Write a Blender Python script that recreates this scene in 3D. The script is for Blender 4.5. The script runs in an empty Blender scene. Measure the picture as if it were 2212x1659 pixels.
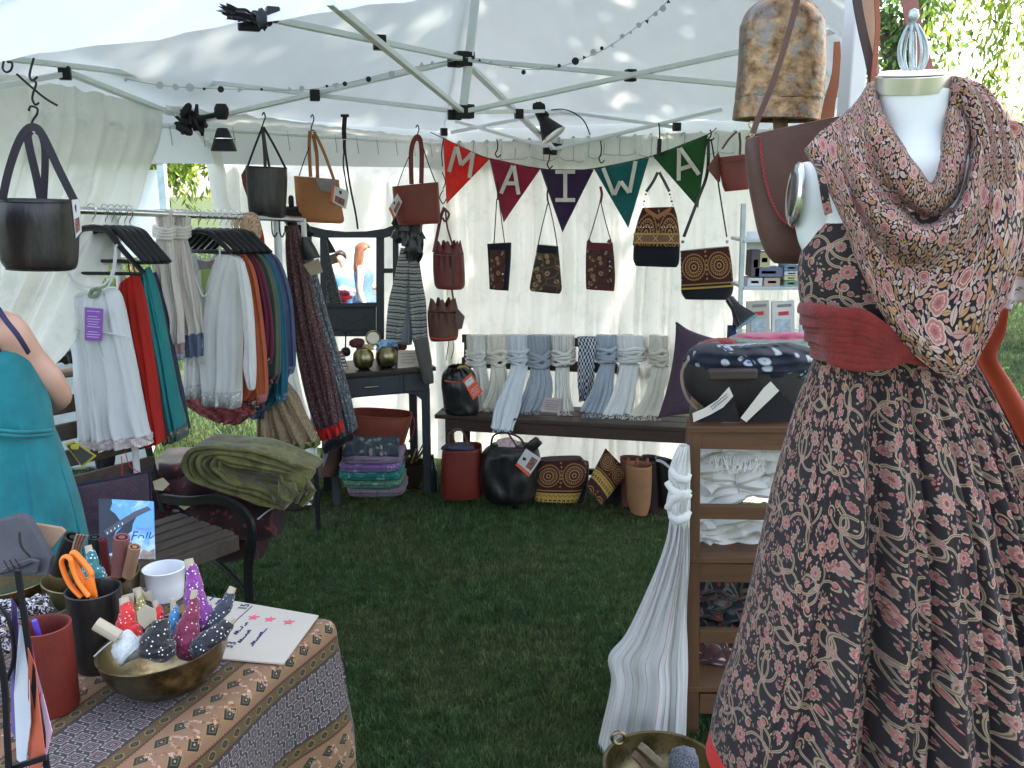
import bpy, math, random
import numpy as np
from mathutils import Vector, Matrix, noise as mnoise

random.seed(7)
rng = np.random.default_rng(7)
SC = bpy.context.scene

# ---------------------------------------------------------------- camera, light, exposure
CAM_H, PITCH, FPX, PW, PH = 1.6, math.radians(12.3), 1966.0, 2212.0, 1659.0
cam_data = bpy.data.cameras.new('camera')
cam_data.lens = 36.0 * FPX / PW
cam_data.sensor_width = 36.0
cam_data.clip_start = 0.02
cam_data.clip_end = 900
cam = bpy.data.objects.new('camera', cam_data)
SC.collection.objects.link(cam)
cam.location = (0, 0, CAM_H)
cam.rotation_euler = (math.radians(90) - PITCH, 0, 0)
SC.camera = cam

SUN_DIR = Vector((0.42, 0.66, 0.80)).normalized()          # from the place towards the sun
world = bpy.data.worlds.new("World")
SC.world = world
world.use_nodes = True
wn = world.node_tree
for n in list(wn.nodes):
 wn.nodes.remove(n)
sky = wn.nodes.new('ShaderNodeTexSky')
sky.sky_type = 'NISHITA'
sky.sun_disc = False
sky.sun_elevation = math.asin(SUN_DIR.z)
sky.sun_rotation = math.atan2(SUN_DIR.x, SUN_DIR.y)
sky.air_density = 1.0
sky.dust_density = 2.2
sky.ozone_density = 1.0
bgn = wn.nodes.new('ShaderNodeBackground')
bgn.inputs['Strength'].default_value = 0.15
wout = wn.nodes.new('ShaderNodeOutputWorld')
hsv = wn.nodes.new('ShaderNodeHueSaturation')
hsv.inputs['Saturation'].default_value = 0.62
wn.links.new(sky.outputs[0], hsv.inputs['Color'])
wn.links.new(hsv.outputs[0], bgn.inputs['Color'])
wn.links.new(bgn.outputs[0], wout.inputs['Surface'])

sun_data = bpy.data.lights.new('sun', 'SUN')
sun_data.energy = 5.0
sun_data.angle = math.radians(0.5)
sun_data.color = (1.0, 0.93, 0.80)
sun = bpy.data.objects.new('sun', sun_data)
SC.collection.objects.link(sun)
sun.rotation_euler = SUN_DIR.to_track_quat('Z', 'Y').to_euler()
sun.location = (6, 9, 14)

SC.view_settings.view_transform = 'Standard'
SC.view_settings.look = 'None'
SC.view_settings.exposure = 2.25
SC.view_settings.gamma = 1
SC.view_settings.use_curve_mapping = False
SC.cycles.max_bounces = 10
SC.cycles.diffuse_bounces = 5
SC.cycles.transmission_bounces = 6
SC.cycles.transparent_max_bounces = 10
SC.cycles.sample_clamp_indirect = 6.0
SC.cycles.use_denoising = True

# ---------------------------------------------------------------- measuring helpers
CP, SP = math.cos(PITCH), math.sin(PITCH)
CAMP = Vector((0, 0, CAM_H))
def ray(x, y):
 u = PH / 2 - y
 return Vector((x - PW / 2, FPX * CP + u * SP, u * CP - FPX * SP))
def P(x, y, d):                       # the place seen at (x, y) whose distance ahead is d metres
 r = ray(x, y)
 return CAMP + r * (d / r.y)
def G(x, y, z=0.0):                   # the place seen at (x, y) at height z
 r = ray(x, y)
 return CAMP + r * ((z - CAM_H) / r.z)
def PL(x, y, p0, n):                  # on a plane
 r = ray(x, y)
 return CAMP + r * ((p0 - CAMP).dot(n) / r.dot(n))
def m_per_px(y, d):
 return d / ray(0, y).y

def lin(c):
 return c / 12.92 if c <= 0.04045 else ((c + 0.055) / 1.055) ** 2.4
def C(h, k=1.0):
 h = h.lstrip('#')
 return tuple(min(1, lin(int(h[i:i + 2], 16) / 255.0) * k) for i in (0, 2, 4))

# ---------------------------------------------------------------- materials
MATS = {}
def _base(name):
 m = bpy.data.materials.new(name)
 m.use_nodes = True
 nt = m.node_tree
 b = nt.nodes.get('Principled BSDF')
 return m, nt, b, nt.nodes.get('Material Output')
def node(nt, t, **kw):
 n = nt.nodes.new(t)
 for k, v in kw.items():
  if k in n.inputs:
   n.inputs[k].default_value = v
  else:
   setattr(n, k, v)
 return n
def setv(b, **kw):
 nm = {'rough': 'Roughness', 'metal': 'Metallic', 'spec': 'Specular IOR Level', 'sheen': 'Sheen Weight', 'coat': 'Coat Weight',
    'trans': 'Transmission Weight', 'ior': 'IOR'}
 for k, v in kw.items():
  b.inputs[nm[k]].default_value = v
def mixc(nt, fac, a, b_, blend='MIX'):
 m = nt.nodes.new('ShaderNodeMix')
 m.data_type = 'RGBA'
 m.blend_type = blend
 for s, v in ((0, fac), (6, a), (7, b_)):
  if hasattr(v, 'is_linked') or hasattr(v, 'links'):
   nt.links.new(v, m.inputs[s])
  elif s == 0:
   m.inputs[0].default_value = v
  else:
   m.inputs[s].default_value = (*v, 1) if len(v) == 3 else v
 return m.outputs[2]
def translucent(nt, b, out, col, amount):
 t = nt.nodes.new('ShaderNodeBsdfTranslucent')
 if hasattr(col, 'links'):
  nt.links.new(col, t.inputs[0])
 else:
  t.inputs[0].default_value = (*col, 1)
 mx = nt.nodes.new('ShaderNodeMixShader')
 mx.inputs[0].default_value = amount
 nt.links.new(b.outputs[0], mx.inputs[1])
 nt.links.new(t.outputs[0], mx.inputs[2])
 nt.links.new(mx.outputs[0], out.inputs[0])
def addbump(nt, b, height, strength, dist=0.002):
 bp = nt.nodes.new('ShaderNodeBump')
 bp.inputs['Strength'].default_value = strength
 bp.inputs['Distance'].default_value = dist
 nt.links.new(height, bp.inputs['Height'])
 nt.links.new(bp.outputs[0], b.inputs['Normal'])

def M(name, col, rough=0.75, metal=0.0, var=0.18, vs=9.0, bump=0.35, bs=260.0, spec=0.3, sheen=0.0, coat=0.0, thru=0.0,
   col2=None, c2s=6.0, c2t=0.55, stretch=None):
 """plain stuff: colour with soft wear, fine relief"""
 if name in MATS:
  return MATS[name]
 m, nt, b, out = _base(name)
 setv(b, rough=rough, metal=metal, spec=spec, sheen=sheen, coat=coat)
 tc = node(nt, 'ShaderNodeTexCoord')
 src = tc.outputs['Object']
 if stretch:
  mp = node(nt, 'ShaderNodeMapping')
  mp.inputs['Scale'].default_value = stretch
  nt.links.new(src, mp.inputs[0])
  src = mp.outputs[0]
 nz = node(nt, 'ShaderNodeTexNoise', Scale=vs, Detail=6.0, Roughness=0.6)
 nt.links.new(src, nz.inputs['Vector'])
 lo = tuple(c * (1 - var) for c in col)
 hi = tuple(min(1, c * (1 + var)) for c in col)
 rp = node(nt, 'ShaderNodeMapRange')
 rp.inputs[1].default_value, rp.inputs[2].default_value = 0.3, 0.7
 nt.links.new(nz.outputs[0], rp.inputs[0])
 c = mixc(nt, rp.outputs[0], lo, hi)
 if col2:
  n2 = node(nt, 'ShaderNodeTexNoise', Scale=c2s, Detail=5.0, Roughness=0.7)
  nt.links.new(src, n2.inputs['Vector'])
  r2 = node(nt, 'ShaderNodeMapRange')
  r2.inputs[1].default_value, r2.inputs[2].default_value = c2t - 0.05, c2t + 0.08
  nt.links.new(n2.outputs[0], r2.inputs[0])
  c = mixc(nt, r2.outputs[0], c, col2)
 nt.links.new(c, b.inputs['Base Color'])
 if bump:
  n3 = node(nt, 'ShaderNodeTexNoise', Scale=bs, Detail=3.0)
  nt.links.new(src, n3.inputs['Vector'])
  addbump(nt, b, n3.outputs[0], bump)
 if thru:
  translucent(nt, b, out, c, thru)
 MATS[name] = m
 return m

def M_wood(name, col, dark, axis='Z', rough=0.55, scale=18, coat=0.0, plank=0.0):
 if name in MATS:
  return MATS[name]
 m, nt, b, out = _base(name)
 setv(b, rough=rough, spec=0.35, coat=coat)
 tc = node(nt, 'ShaderNodeTexCoord')
 mp = node(nt, 'ShaderNodeMapping')
 s = [1.0, 1.0, 1.0]
 s['XYZ'.index(axis)] = 0.08
 mp.inputs['Scale'].default_value = s
 nt.links.new(tc.outputs['Object'], mp.inputs[0])
 nz = node(nt, 'ShaderNodeTexNoise', Scale=scale * 3, Detail=8.0, Roughness=0.65, Distortion=0.6)
 nt.links.new(mp.outputs[0], nz.inputs['Vector'])
 r = node(nt, 'ShaderNodeMapRange')
 r.inputs[1].default_value, r.inputs[2].default_value = 0.32, 0.68
 nt.links.new(nz.outputs[0], r.inputs[0])
 c = mixc(nt, r.outputs[0], dark, col)
 n2 = node(nt, 'ShaderNodeTexNoise', Scale=5.0, Detail=4.0)
 nt.links.new(tc.outputs['Object'], n2.inputs['Vector'])
 c = mixc(nt, n2.outputs[0], c, tuple(x * 0.6 for x in col), 'MIX')
 nt.links.new(c, b.inputs['Base Color'])
 addbump(nt, b, nz.outputs[0], 0.4, 0.0015)
 MATS[name] = m
 return m

def M_print(name, base, c1, c2, scale=60.0, c3=None, rough=0.8, thru=0.0, sheen=0.1):
 """small all-over block print: cells, dots and curls"""
 if name in MATS:
  return MATS[name]
 m, nt, b, out = _base(name)
 setv(b, rough=rough, spec=0.2, sheen=sheen)
 tc = node(nt, 'ShaderNodeTexCoord')
 ns = node(nt, 'ShaderNodeTexNoise', Scale=scale * 0.5, Detail=2.0)
 nt.links.new(tc.outputs['UV'], ns.inputs['Vector'])
 va = node(nt, 'ShaderNodeVectorMath', operation='MULTIPLY_ADD')
 nt.links.new(ns.outputs[1], va.inputs[0])
 va.inputs[1].default_value = (0.6 / scale,) * 3
 nt.links.new(tc.outputs['UV'], va.inputs[2])
 v = node(nt, 'ShaderNodeTexVoronoi', Scale=scale)
 nt.links.new(va.outputs[0], v.inputs['Vector'])
 r = node(nt, 'ShaderNodeMapRange')
 r.inputs[1].default_value, r.inputs[2].default_value = 0.30, 0.38
 nt.links.new(v.outputs['Distance'], r.inputs[0])
 c = mixc(nt, r.outputs[0], c1, base)
 v2 = node(nt, 'ShaderNodeTexVoronoi', Scale=scale * 0.55)
 v2.feature = 'DISTANCE_TO_EDGE'
 nt.links.new(va.outputs[0], v2.inputs['Vector'])
 r2 = node(nt, 'ShaderNodeMapRange')
 r2.inputs[1].default_value, r2.inputs[2].default_value = 0.03, 0.07
 nt.links.new(v2.outputs[0], r2.inputs[0])
 c = mixc(nt, r2.outputs[0], c2, c)
 if c3:
  r3 = node(nt, 'ShaderNodeMapRange')
  r3.inputs[1].default_value, r3.inputs[2].default_value = 0.16, 0.10
  nt.links.new(v.outputs['Distance'], r3.inputs[0])
  c = mixc(nt, r3.outputs[0], c, c3)
 nt.links.new(c, b.inputs['Base Color'])
 nb = node(nt, 'ShaderNodeTexNoise', Scale=300.0)
 nt.links.new(tc.outputs['Object'], nb.inputs['Vector'])
 addbump(nt, b, nb.outputs[0], 0.3)
 if thru:
  translucent(nt, b, out, c, thru)
 MATS[name] = m
 return m

def M_stripe(name, bands, period, axis='u', rough=0.85, thru=0.1, wob=0.0):
 """woven stripes along UV (metres). bands: [(start fraction, colour), ...]"""
 if name in MATS:
  return MATS[name]
 m, nt, b, out = _base(name)
 setv(b, rough=rough, spec=0.15, sheen=0.15)
 tc = node(nt, 'ShaderNodeTexCoord')
 sp = node(nt, 'ShaderNodeSeparateXYZ')
 src = tc.outputs['UV']
 if wob:
  ns = node(nt, 'ShaderNodeTexNoise', Scale=20.0, Detail=2.0)
  nt.links.new(src, ns.inputs['Vector'])
  va = node(nt, 'ShaderNodeVectorMath', operation='MULTIPLY_ADD')
  nt.links.new(ns.outputs[1], va.inputs[0])
  va.inputs[1].default_value = (wob,) * 3
  nt.links.new(src, va.inputs[2])
  src = va.outputs[0]
 nt.links.new(src, sp.inputs[0])
 d = node(nt, 'ShaderNodeMath', operation='DIVIDE')
 nt.links.new(sp.outputs[0 if axis == 'u' else 1], d.inputs[0])
 d.inputs[1].default_value = period
 fr = node(nt, 'ShaderNodeMath', operation='FRACT')
 nt.links.new(d.outputs[0], fr.inputs[0])
 cr = node(nt, 'ShaderNodeValToRGB')
 cr.color_ramp.interpolation = 'CONSTANT'
 els = cr.color_ramp.elements
 for i, (p, col) in enumerate(bands):
  e = els[i] if i < 2 else els.new(p)
  e.position = p
  e.color = (*col, 1)
 nt.links.new(fr.outputs[0], cr.inputs[0])
 c = cr.outputs[0]
 nz = node(nt, 'ShaderNodeTexNoise', Scale=180.0, Detail=2.0)
 nt.links.new(tc.outputs['Object'], nz.inputs['Vector'])
 c = mixc(nt, 0.25, c, nz.outputs[0], 'OVERLAY')
 nt.links.new(c, b.inputs['Base Color'])
 addbump(nt, b, nz.outputs[0], 0.4)
 if thru:
  translucent(nt, b, out, c, thru)
 MATS[name] = m
 return m

def M_image(name, img, size, rough=0.8, thru=0.0, sheen=0.1, bump=0.25, size_y=None):
 """a printed cloth drawn by this script as a repeating tile; UV in metres"""
 if name in MATS:
  return MATS[name]
 m, nt, b, out = _base(name)
 setv(b, rough=rough, spec=0.2, sheen=sheen)
 tc = node(nt, 'ShaderNodeTexCoord')
 mp = node(nt, 'ShaderNodeMapping')
 mp.inputs['Scale'].default_value = (1 / size, 1 / (size_y or size), 1)
 nt.links.new(tc.outputs['UV'], mp.inputs[0])
 im = nt.nodes.new('ShaderNodeTexImage')
 im.image = img
 nt.links.new(mp.outputs[0], im.inputs[0])
 nt.links.new(im.outputs[0], b.inputs['Base Color'])
 if bump:
  nb = node(nt, 'ShaderNodeTexNoise', Scale=500.0)
  nt.links.new(tc.outputs['Object'], nb.inputs['Vector'])
  addbump(nt, b, nb.outputs[0], bump)
 if thru:
  translucent(nt, b, out, im.outputs[0], thru)
 MATS[name] = m
 return m

# ---------------------------------------------------------------- objects
ROOTS = {}
def thing(name, label, cat, loc=(0, 0, 0), group=None, rz=0.0):
 o = bpy.data.objects.new(name, None)
 SC.collection.objects.link(o)
 o.empty_display_size = 0.05
 o.location = loc
 o.rotation_euler = (0, 0, rz)
 o['label'] = label
 o['category'] = cat
 if group:
  o['group'] = group
 ROOTS[o.name] = Matrix.Translation(Vector(loc)) @ Matrix.Rotation(rz, 4, 'Z')
 return o
def tag(o, label=None, cat=None, group=None, kind=None):
 for k, v in (('label', label), ('category', cat), ('group', group), ('kind', kind)):
  if v:
   o[k] = v
 return o
def rootmat(o):
 m = Matrix.Identity(4)
 while o is not None:
  m = ROOTS.get(o.name, Matrix.Identity(4)) @ m
  o = o.parent
 return m

class MB:
 """collects world-space shapes and links them as ONE mesh object"""
 def __init__(s):
  s.v, s.f, s.uv = [], [], []
 def add(s, vs, fs, uv=None):
  o = len(s.v)
  s.v += [tuple(v) for v in vs]
  s.f += [tuple(i + o for i in f) for f in fs]
  s.uv += list(uv) if uv is not None else [(v[0] + v[1], v[2]) for v in vs]
  return s
 def box(s, c, size, ax=None, rz=0.0):
  c = Vector(c)
  if ax is None:
   ax = (Vector((math.cos(rz), math.sin(rz), 0)), Vector((-math.sin(rz), math.cos(rz), 0)), Vector((0, 0, 1)))
  vs = []
  for k in (-1, 1):
   for j in (-1, 1):
    for i in (-1, 1):
     vs.append(c + ax[0] * (i * size[0] / 2) + ax[1] * (j * size[1] / 2) + ax[2] * (k * size[2] / 2))
  return s.add(vs, [(0, 2, 3, 1), (4, 5, 7, 6), (0, 1, 5, 4), (2, 6, 7, 3), (0, 4, 6, 2), (1, 3, 7, 5)])
 def beam(s, a, b, w, h, up=(0, 0, 1)):
  a, b = Vector(a), Vector(b)
  t = (b - a)
  L = t.length
  t.normalize()
  up = Vector(up)
  x = t.cross(up)
  if x.length < 1e-4:
   x = t.cross(Vector((0, 1, 0)))
  x.normalize()
  y = x.cross(t).normalized()
  return s.box((a + b) / 2, (L, w, h), ax=(t, x, y))
 def quadprism(s, pts, thick, n=None):
  """polygon pts given thickness behind it"""
  pts = [Vector(p) for p in pts]
  if n is None:
   n = Vector((0, 0, 0))
   for i in range(len(pts)):
    n += pts[i].cross(pts[(i + 1) % len(pts)])
   n.normalize()
   if n.dot(pts[0] - CAMP) < 0:
    n = -n
  k = len(pts)
  back = [p + n * thick for p in pts]
  fs = [tuple(range(k)), tuple(reversed(range(k, 2 * k)))]
  fs += [(i, i + k, (i + 1) % k + k, (i + 1) % k) for i in range(k)]
  return s.add(pts + back, fs)
 def tube(s, pts, r, n=8, cap=True, flat=1.0, up=None):
  pts = [Vector(p) for p in pts]
  k = len(pts)
  rs = r if isinstance(r, (list, tuple)) else [r] * k
  ts = []
  for i in range(k):
   t = pts[min(i + 1, k - 1)] - pts[max(i - 1, 0)]
   ts.append(t.normalized() if t.length > 1e-9 else Vector((0, 0, 1)))
  u = Vector(up) if up is not None else Vector((0, 0, 1))
  if abs(ts[0].dot(u)) > 0.95:
   u = Vector((1, 0, 0)) if abs(ts[0].x) < 0.9 else Vector((0, 1, 0))
  u = (u - ts[0] * u.dot(ts[0])).normalized()
  vs, fs, uv = [], [], []
  L = 0.0
  for i in range(k):
   if i:
    L += (pts[i] - pts[i - 1]).length
    u = (u - ts[i] * u.dot(ts[i]))
    u = u.normalized() if u.length > 1e-6 else ts[i].orthogonal().normalized()
   w = ts[i].cross(u)
   for j in range(n):
    a = 2 * math.pi * j / n
    vs.append(pts[i] + (u * math.cos(a) * flat + w * math.sin(a)) * rs[i])
    uv.append((j / n * 2 * math.pi * rs[i], L))
  for i in range(k - 1):
   for j in range(n):
    a, b = i * n + j, i * n + (j + 1) % n
    fs.append((a, b, b + n, a + n))
  if cap:
   fs.append(tuple(reversed(range(n))))
   fs.append(tuple(range((k - 1) * n, k * n)))
  return s.add(vs, fs, uv)
 def strap(s, pts, w, t=0.002, face=None):
  """flat band through pts; its flat side turned to `face` (default: the viewer's side of the shop)"""
  pts = smooth(pts, 6) if len(pts) > 2 else [Vector(p) for p in pts]
  k = len(pts)
  ws = w if isinstance(w, (list, tuple)) else [w] * k
  if len(ws) != k:
   ws = [ws[0] + (ws[-1] - ws[0]) * i / (k - 1) for i in range(k)]
  f = Vector(face) if face is not None else Vector((0.1, -1, 0.05)).normalized()
  vs, fs, uv = [], [], []
  L = 0
  for i in range(k):
   tg = (pts[min(i + 1, k - 1)] - pts[max(i - 1, 0)]).normalized()
   x = tg.cross(f)
   x = x.normalized() if x.length > 1e-4 else Vector((1, 0, 0))
   nn = x.cross(tg).normalized()
   if i:
    L += (pts[i] - pts[i - 1]).length
   for (a, b) in ((-1, -1), (1, -1), (1, 1), (-1, 1)):
    vs.append(pts[i] + x * (a * ws[i] / 2) + nn * (b * t / 2))
    uv.append((a * ws[i] / 2, L))
  for i in range(k - 1):
   for j in range(4):
    a, b = i * 4 + j, i * 4 + (j + 1) % 4
    fs.append((a, b, b + 4, a + 4))
  fs += [(3, 2, 1, 0), tuple(range(4 * k - 4, 4 * k))]
  return s.add(vs, fs, uv)
 def lathe(s, prof, c, n=32, axis=None, squash=(1, 1)):
  """prof: [(r, h), ...] about a vertical (or given) axis through c"""
  c = Vector(c)
  z = Vector(axis).normalized() if axis is not None else Vector((0, 0, 1))
  x = Vector((1, 0, 0)) - z * z.x
  x = x.normalized() if x.length > 0.1 else Vector((0, 1, 0))
  y = z.cross(x)
  vs, fs, uv = [], [], []
  L = 0
  for i, (r, h) in enumerate(prof):
   if i:
    L += math.hypot(r - prof[i - 1][0], h - prof[i - 1][1])
   for j in range(n):
    a = 2 * math.pi * j / n
    vs.append(c + x * (r * math.cos(a) * squash[0]) + y * (r * math.sin(a) * squash[1]) + z * h)
    uv.append((a * max(p[0] for p in prof), L))
  for i in range(len(prof) - 1):
   for j in range(n):
    a, b = i * n + j, i * n + (j + 1) % n
    fs.append((a, b, b + n, a + n))
  if prof[0][0] > 1e-4:
   fs.append(tuple(reversed(range(n))))
  if prof[-1][0] > 1e-4 and not getattr(s, 'open_top', False):
   k = (len(prof) - 1) * n
   fs.append(tuple(range(k, k + n)))
  return s.add(vs, fs, uv)
 def grid(s, fn, nu, nv, closed=False, uvf=None):
  vs, uv, fs = [], [], []
  for j in range(nv + 1):
   for i in range(nu if closed else nu + 1):
    u, v = i / nu, j / nv
    vs.append(fn(u, v))
    uv.append(uvf(u, v) if uvf else (u, v))
  w = nu if closed else nu + 1
  for j in range(nv):
   for i in range(nu):
    a = j * w + i
    b = j * w + (i + 1) % w
    fs.append((a, b, b + w, a + w))
  return s.add(vs, fs, uv)
 def blob(s, c, size, ax=None, e=2.6, n=20, bump=0.0, seed=0, bf=6.0):
  """soft closed body (superellipsoid) with uneven surface"""
  c = Vector(c)
  ax = ax or (Vector((1, 0, 0)), Vector((0, 1, 0)), Vector((0, 0, 1)))
  def sg(t):
   return math.copysign(abs(t) ** (2 / e), t)
  m = n // 2
  vs, fs, uv = [], [], []
  for j in range(m + 1):
   ph = -math.pi / 2 + math.pi * j / m
   for i in range(n):
    th = 2 * math.pi * i / n
    q = Vector((sg(math.cos(ph)) * sg(math.cos(th)), sg(math.cos(ph)) * sg(math.sin(th)), sg(math.sin(ph))))
    k = 1 + bump * mnoise.noise(q * bf * 0.5 + Vector((seed, seed * 2.3, 0)))
    vs.append(c + ax[0] * (q.x * size[0] / 2 * k) + ax[1] * (q.y * size[1] / 2 * k) + ax[2] * (q.z * size[2] / 2 * k))
    uv.append((i / n * 2 * (size[0] + size[1]), j / m * size[2] * 2 + q.y * size[1] * 0.5))
  for j in range(m):
   for i in range(n):
    a, b = j * n + i, j * n + (i + 1) % n
    fs.append((a, b, b + n, a + n))
  return s.add(vs, fs, uv)
 def build(s, name, mat, parent=None, label=None, solid=0.0, bevel=0.0, sub=0, smooth_=True, angle=38, displace=None):
  inv = rootmat(parent).inverted() if parent is not None else Matrix.Identity(4)
  me = bpy.data.meshes.new(name)
  me.from_pydata([inv @ Vector(v) for v in s.v], [], s.f)
  uvl = me.uv_layers.new(name='UVMap')
  idx = np.empty(len(me.loops), dtype=np.int32)
  me.loops.foreach_get('vertex_index', idx)
  arr = np.array(s.uv, dtype=np.float32)[idx]
  uvl.data.foreach_set('uv', arr.ravel())
  mats = mat if isinstance(mat, (list, tuple)) else [mat]
  for mm in mats:
   me.materials.append(mm)
  if smooth_:
   me.polygons.foreach_set('use_smooth', [True] * len(me.polygons))
   if angle < 180:
    me.set_sharp_from_angle(angle=math.radians(angle))
  me.update()
  o = bpy.data.objects.new(name, me)
  SC.collection.objects.link(o)
  if parent is not None:
   o.parent = parent
  if label:
   o['label'] = label
  if bevel:
   md = o.modifiers.new('bevel', 'BEVEL')
   md.width = bevel
   md.segments = 2
   md.limit_method = 'ANGLE'
  if solid:
   md = o.modifiers.new('thickness', 'SOLIDIFY')
   md.thickness = solid
   md.offset = 0
  if sub:
   md = o.modifiers.new('smooth', 'SUBSURF')
   md.levels = md.render_levels = sub
  return o

def smooth(pts, k=6):
 """Catmull-Rom through points (Vectors or tuples of equal length)"""
 n = len(pts)
 V = [np.array(tuple(p), dtype=float) for p in pts]
 out = []
 for i in range(n - 1):
  p0, p1, p2, p3 = V[max(i - 1, 0)], V[i], V[i + 1], V[min(i + 2, n - 1)]
  for j in range(k):
   t = j / k
   out.append(0.5 * ((2 * p1) + (-p0 + p2) * t + (2 * p0 - 5 * p1 + 4 * p2 - p3) * t * t + (-p0 + 3 * p1 - 3 * p2 + p3) * t ** 3))
 out.append(V[-1])
 return [Vector(tuple(p)) if len(p) == 3 else tuple(p) for p in out]

def pxp(pts, d):
 """[(x, y) or (x, y, d)] -> world points"""
 return [P(p[0], p[1], p[2] if len(p) > 2 else d) for p in pts]

class Folds:
 """a fixed set of fold ridges across a width"""
 def __init__(s, n, amp, seed=0, sharp=1.4, jit=0.35):
  r = random.Random(seed)
  s.w = []
  for k in range(3):
   f = n * (0.6 + 0.55 * k) * (1 + jit * (r.random() - 0.5))
   s.w.append((f, r.random() * 6.28, amp * (1.0, 0.6, 0.3)[k], r.random() * 0.9 - 0.45))
  s.sharp = sharp
  s.o = seed * 3.7
  s.a = amp
 def __call__(s, u, v):
  t = s.a * .5 * mnoise.noise(Vector((u * 16 + s.o, v * 6, s.o)))
  u = u + .10 * mnoise.noise(Vector((u * 2.6 + s.o, v * 1.4, s.o)))
  mo = .65 + .9 * abs(mnoise.noise(Vector((u * 4, v * 1.2, s.o + 5))))
  for f, p, a, dr in s.w:
   a = a * mo
   q = math.sin(2 * math.pi * f * u + p + dr * v * 5)
   t += a * math.copysign(abs(q) ** (1 / s.sharp), q)
  return t

def loft(mb, rows, d, thick, n=48, e=2.4, folds=None, fold_grow=(0.3, 1.0), steps=5, uvw=None, cap_top=False, cap_bot=False, lean=0.0,
   sway=0.0, seed=0, uvoff=(0, 0)):
 """closed body from outline rows in the picture: (xl, yl, xr, yr[, thickness factor]).  d: distance ahead, or (left, right)"""
 R = [tuple(r) + ((1.0,) if len(r) == 4 else ()) for r in rows]
 R = smooth(R, steps) if len(R) > 2 else R
 dl, dr = d if isinstance(d, tuple) else (d, d)
 vs, uv, fs = [], [], []
 ln = 0.0
 prev = None
 m = len(R)
 for k, (xl, yl, xr, yr, tf) in enumerate(R):
  v = k / max(1, m - 1)
  A, B = P(xl, yl, dl - lean * v), P(xr, yr, dr - lean * v)
  c, h = (A + B) / 2, (B - A) / 2
  if prev is not None:
   ln += (c - prev).length
  prev = c
  nn = Vector((-h.y, h.x, 0))
  nn = nn.normalized() if nn.length > 1e-6 else Vector((0, 1, 0))
  g = fold_grow[0] + (fold_grow[1] - fold_grow[0]) * v
  W = uvw if uvw else h.length * 2
  for i in range(n):
   a = 2 * math.pi * i / n
   ca, sa = math.cos(a), math.sin(a)
   x = math.copysign(abs(ca) ** (2 / e), ca)
   y = math.copysign(abs(sa) ** (2 / e), sa)
   p = c + h * x - nn * (y * thick * tf)
   if folds:
    edge = 1 - abs(x) ** 6 * 0.6
    p = p - nn * (folds((x + 1) / 2 * (1 if y > 0 else 0.93), v) * g * edge)
    if sway:
     p = p + h.normalized() * (sway * g * mnoise.noise(Vector((x * 3, v * 4 + seed, 0))))
   vs.append(p)
   uv.append((uvoff[0] + (x if y > 0 else 2.13 - x) * W / 2 if e > 2.25 else uvoff[0] + (.5 - 2 * i / n) * W, uvoff[1] - ln))
 for k in range(m - 1):
  for i in range(n):
   a, b = k * n + i, k * n + (i + 1) % n
   fs.append((a, b, b + n, a + n))
 if cap_top:
  fs.append(tuple(reversed(range(n))))
 if cap_bot:
  fs.append(tuple(range((m - 1) * n, m * n)))
 mb.add(vs, fs, uv)
 return mb

def text(s, o, xd, yd, size, mat, parent, name='lettering', off=0.0006, align='LEFT'):
 cu = bpy.data.curves.new(name, 'FONT')
 cu.body = s
 cu.size = size
 cu.extrude = 0.0002
 cu.align_x = align
 cu.resolution_u = 2
 ob = bpy.data.objects.new(name, cu)
 SC.collection.objects.link(ob)
 xd, yd = Vector(xd).normalized(), Vector(yd)
 zd = xd.cross(yd).normalized()
 yd = zd.cross(xd)
 m = Matrix((xd, yd, zd)).transposed().to_4x4()
 m.translation = Vector(o) + zd * off
 if parent is not None:
  m = rootmat(parent).inverted() @ m
  ob.parent = parent
 cu.materials.append(mat)
 bpy.context.view_layer.update()
 me = bpy.data.meshes.new_from_object(ob)
 me.name = name
 mo = bpy.data.objects.new(name, me)
 SC.collection.objects.link(mo)
 mo.parent = parent
 mo.matrix_local = m
 bpy.data.objects.remove(ob)
 mo.name = name
 return mo

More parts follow.
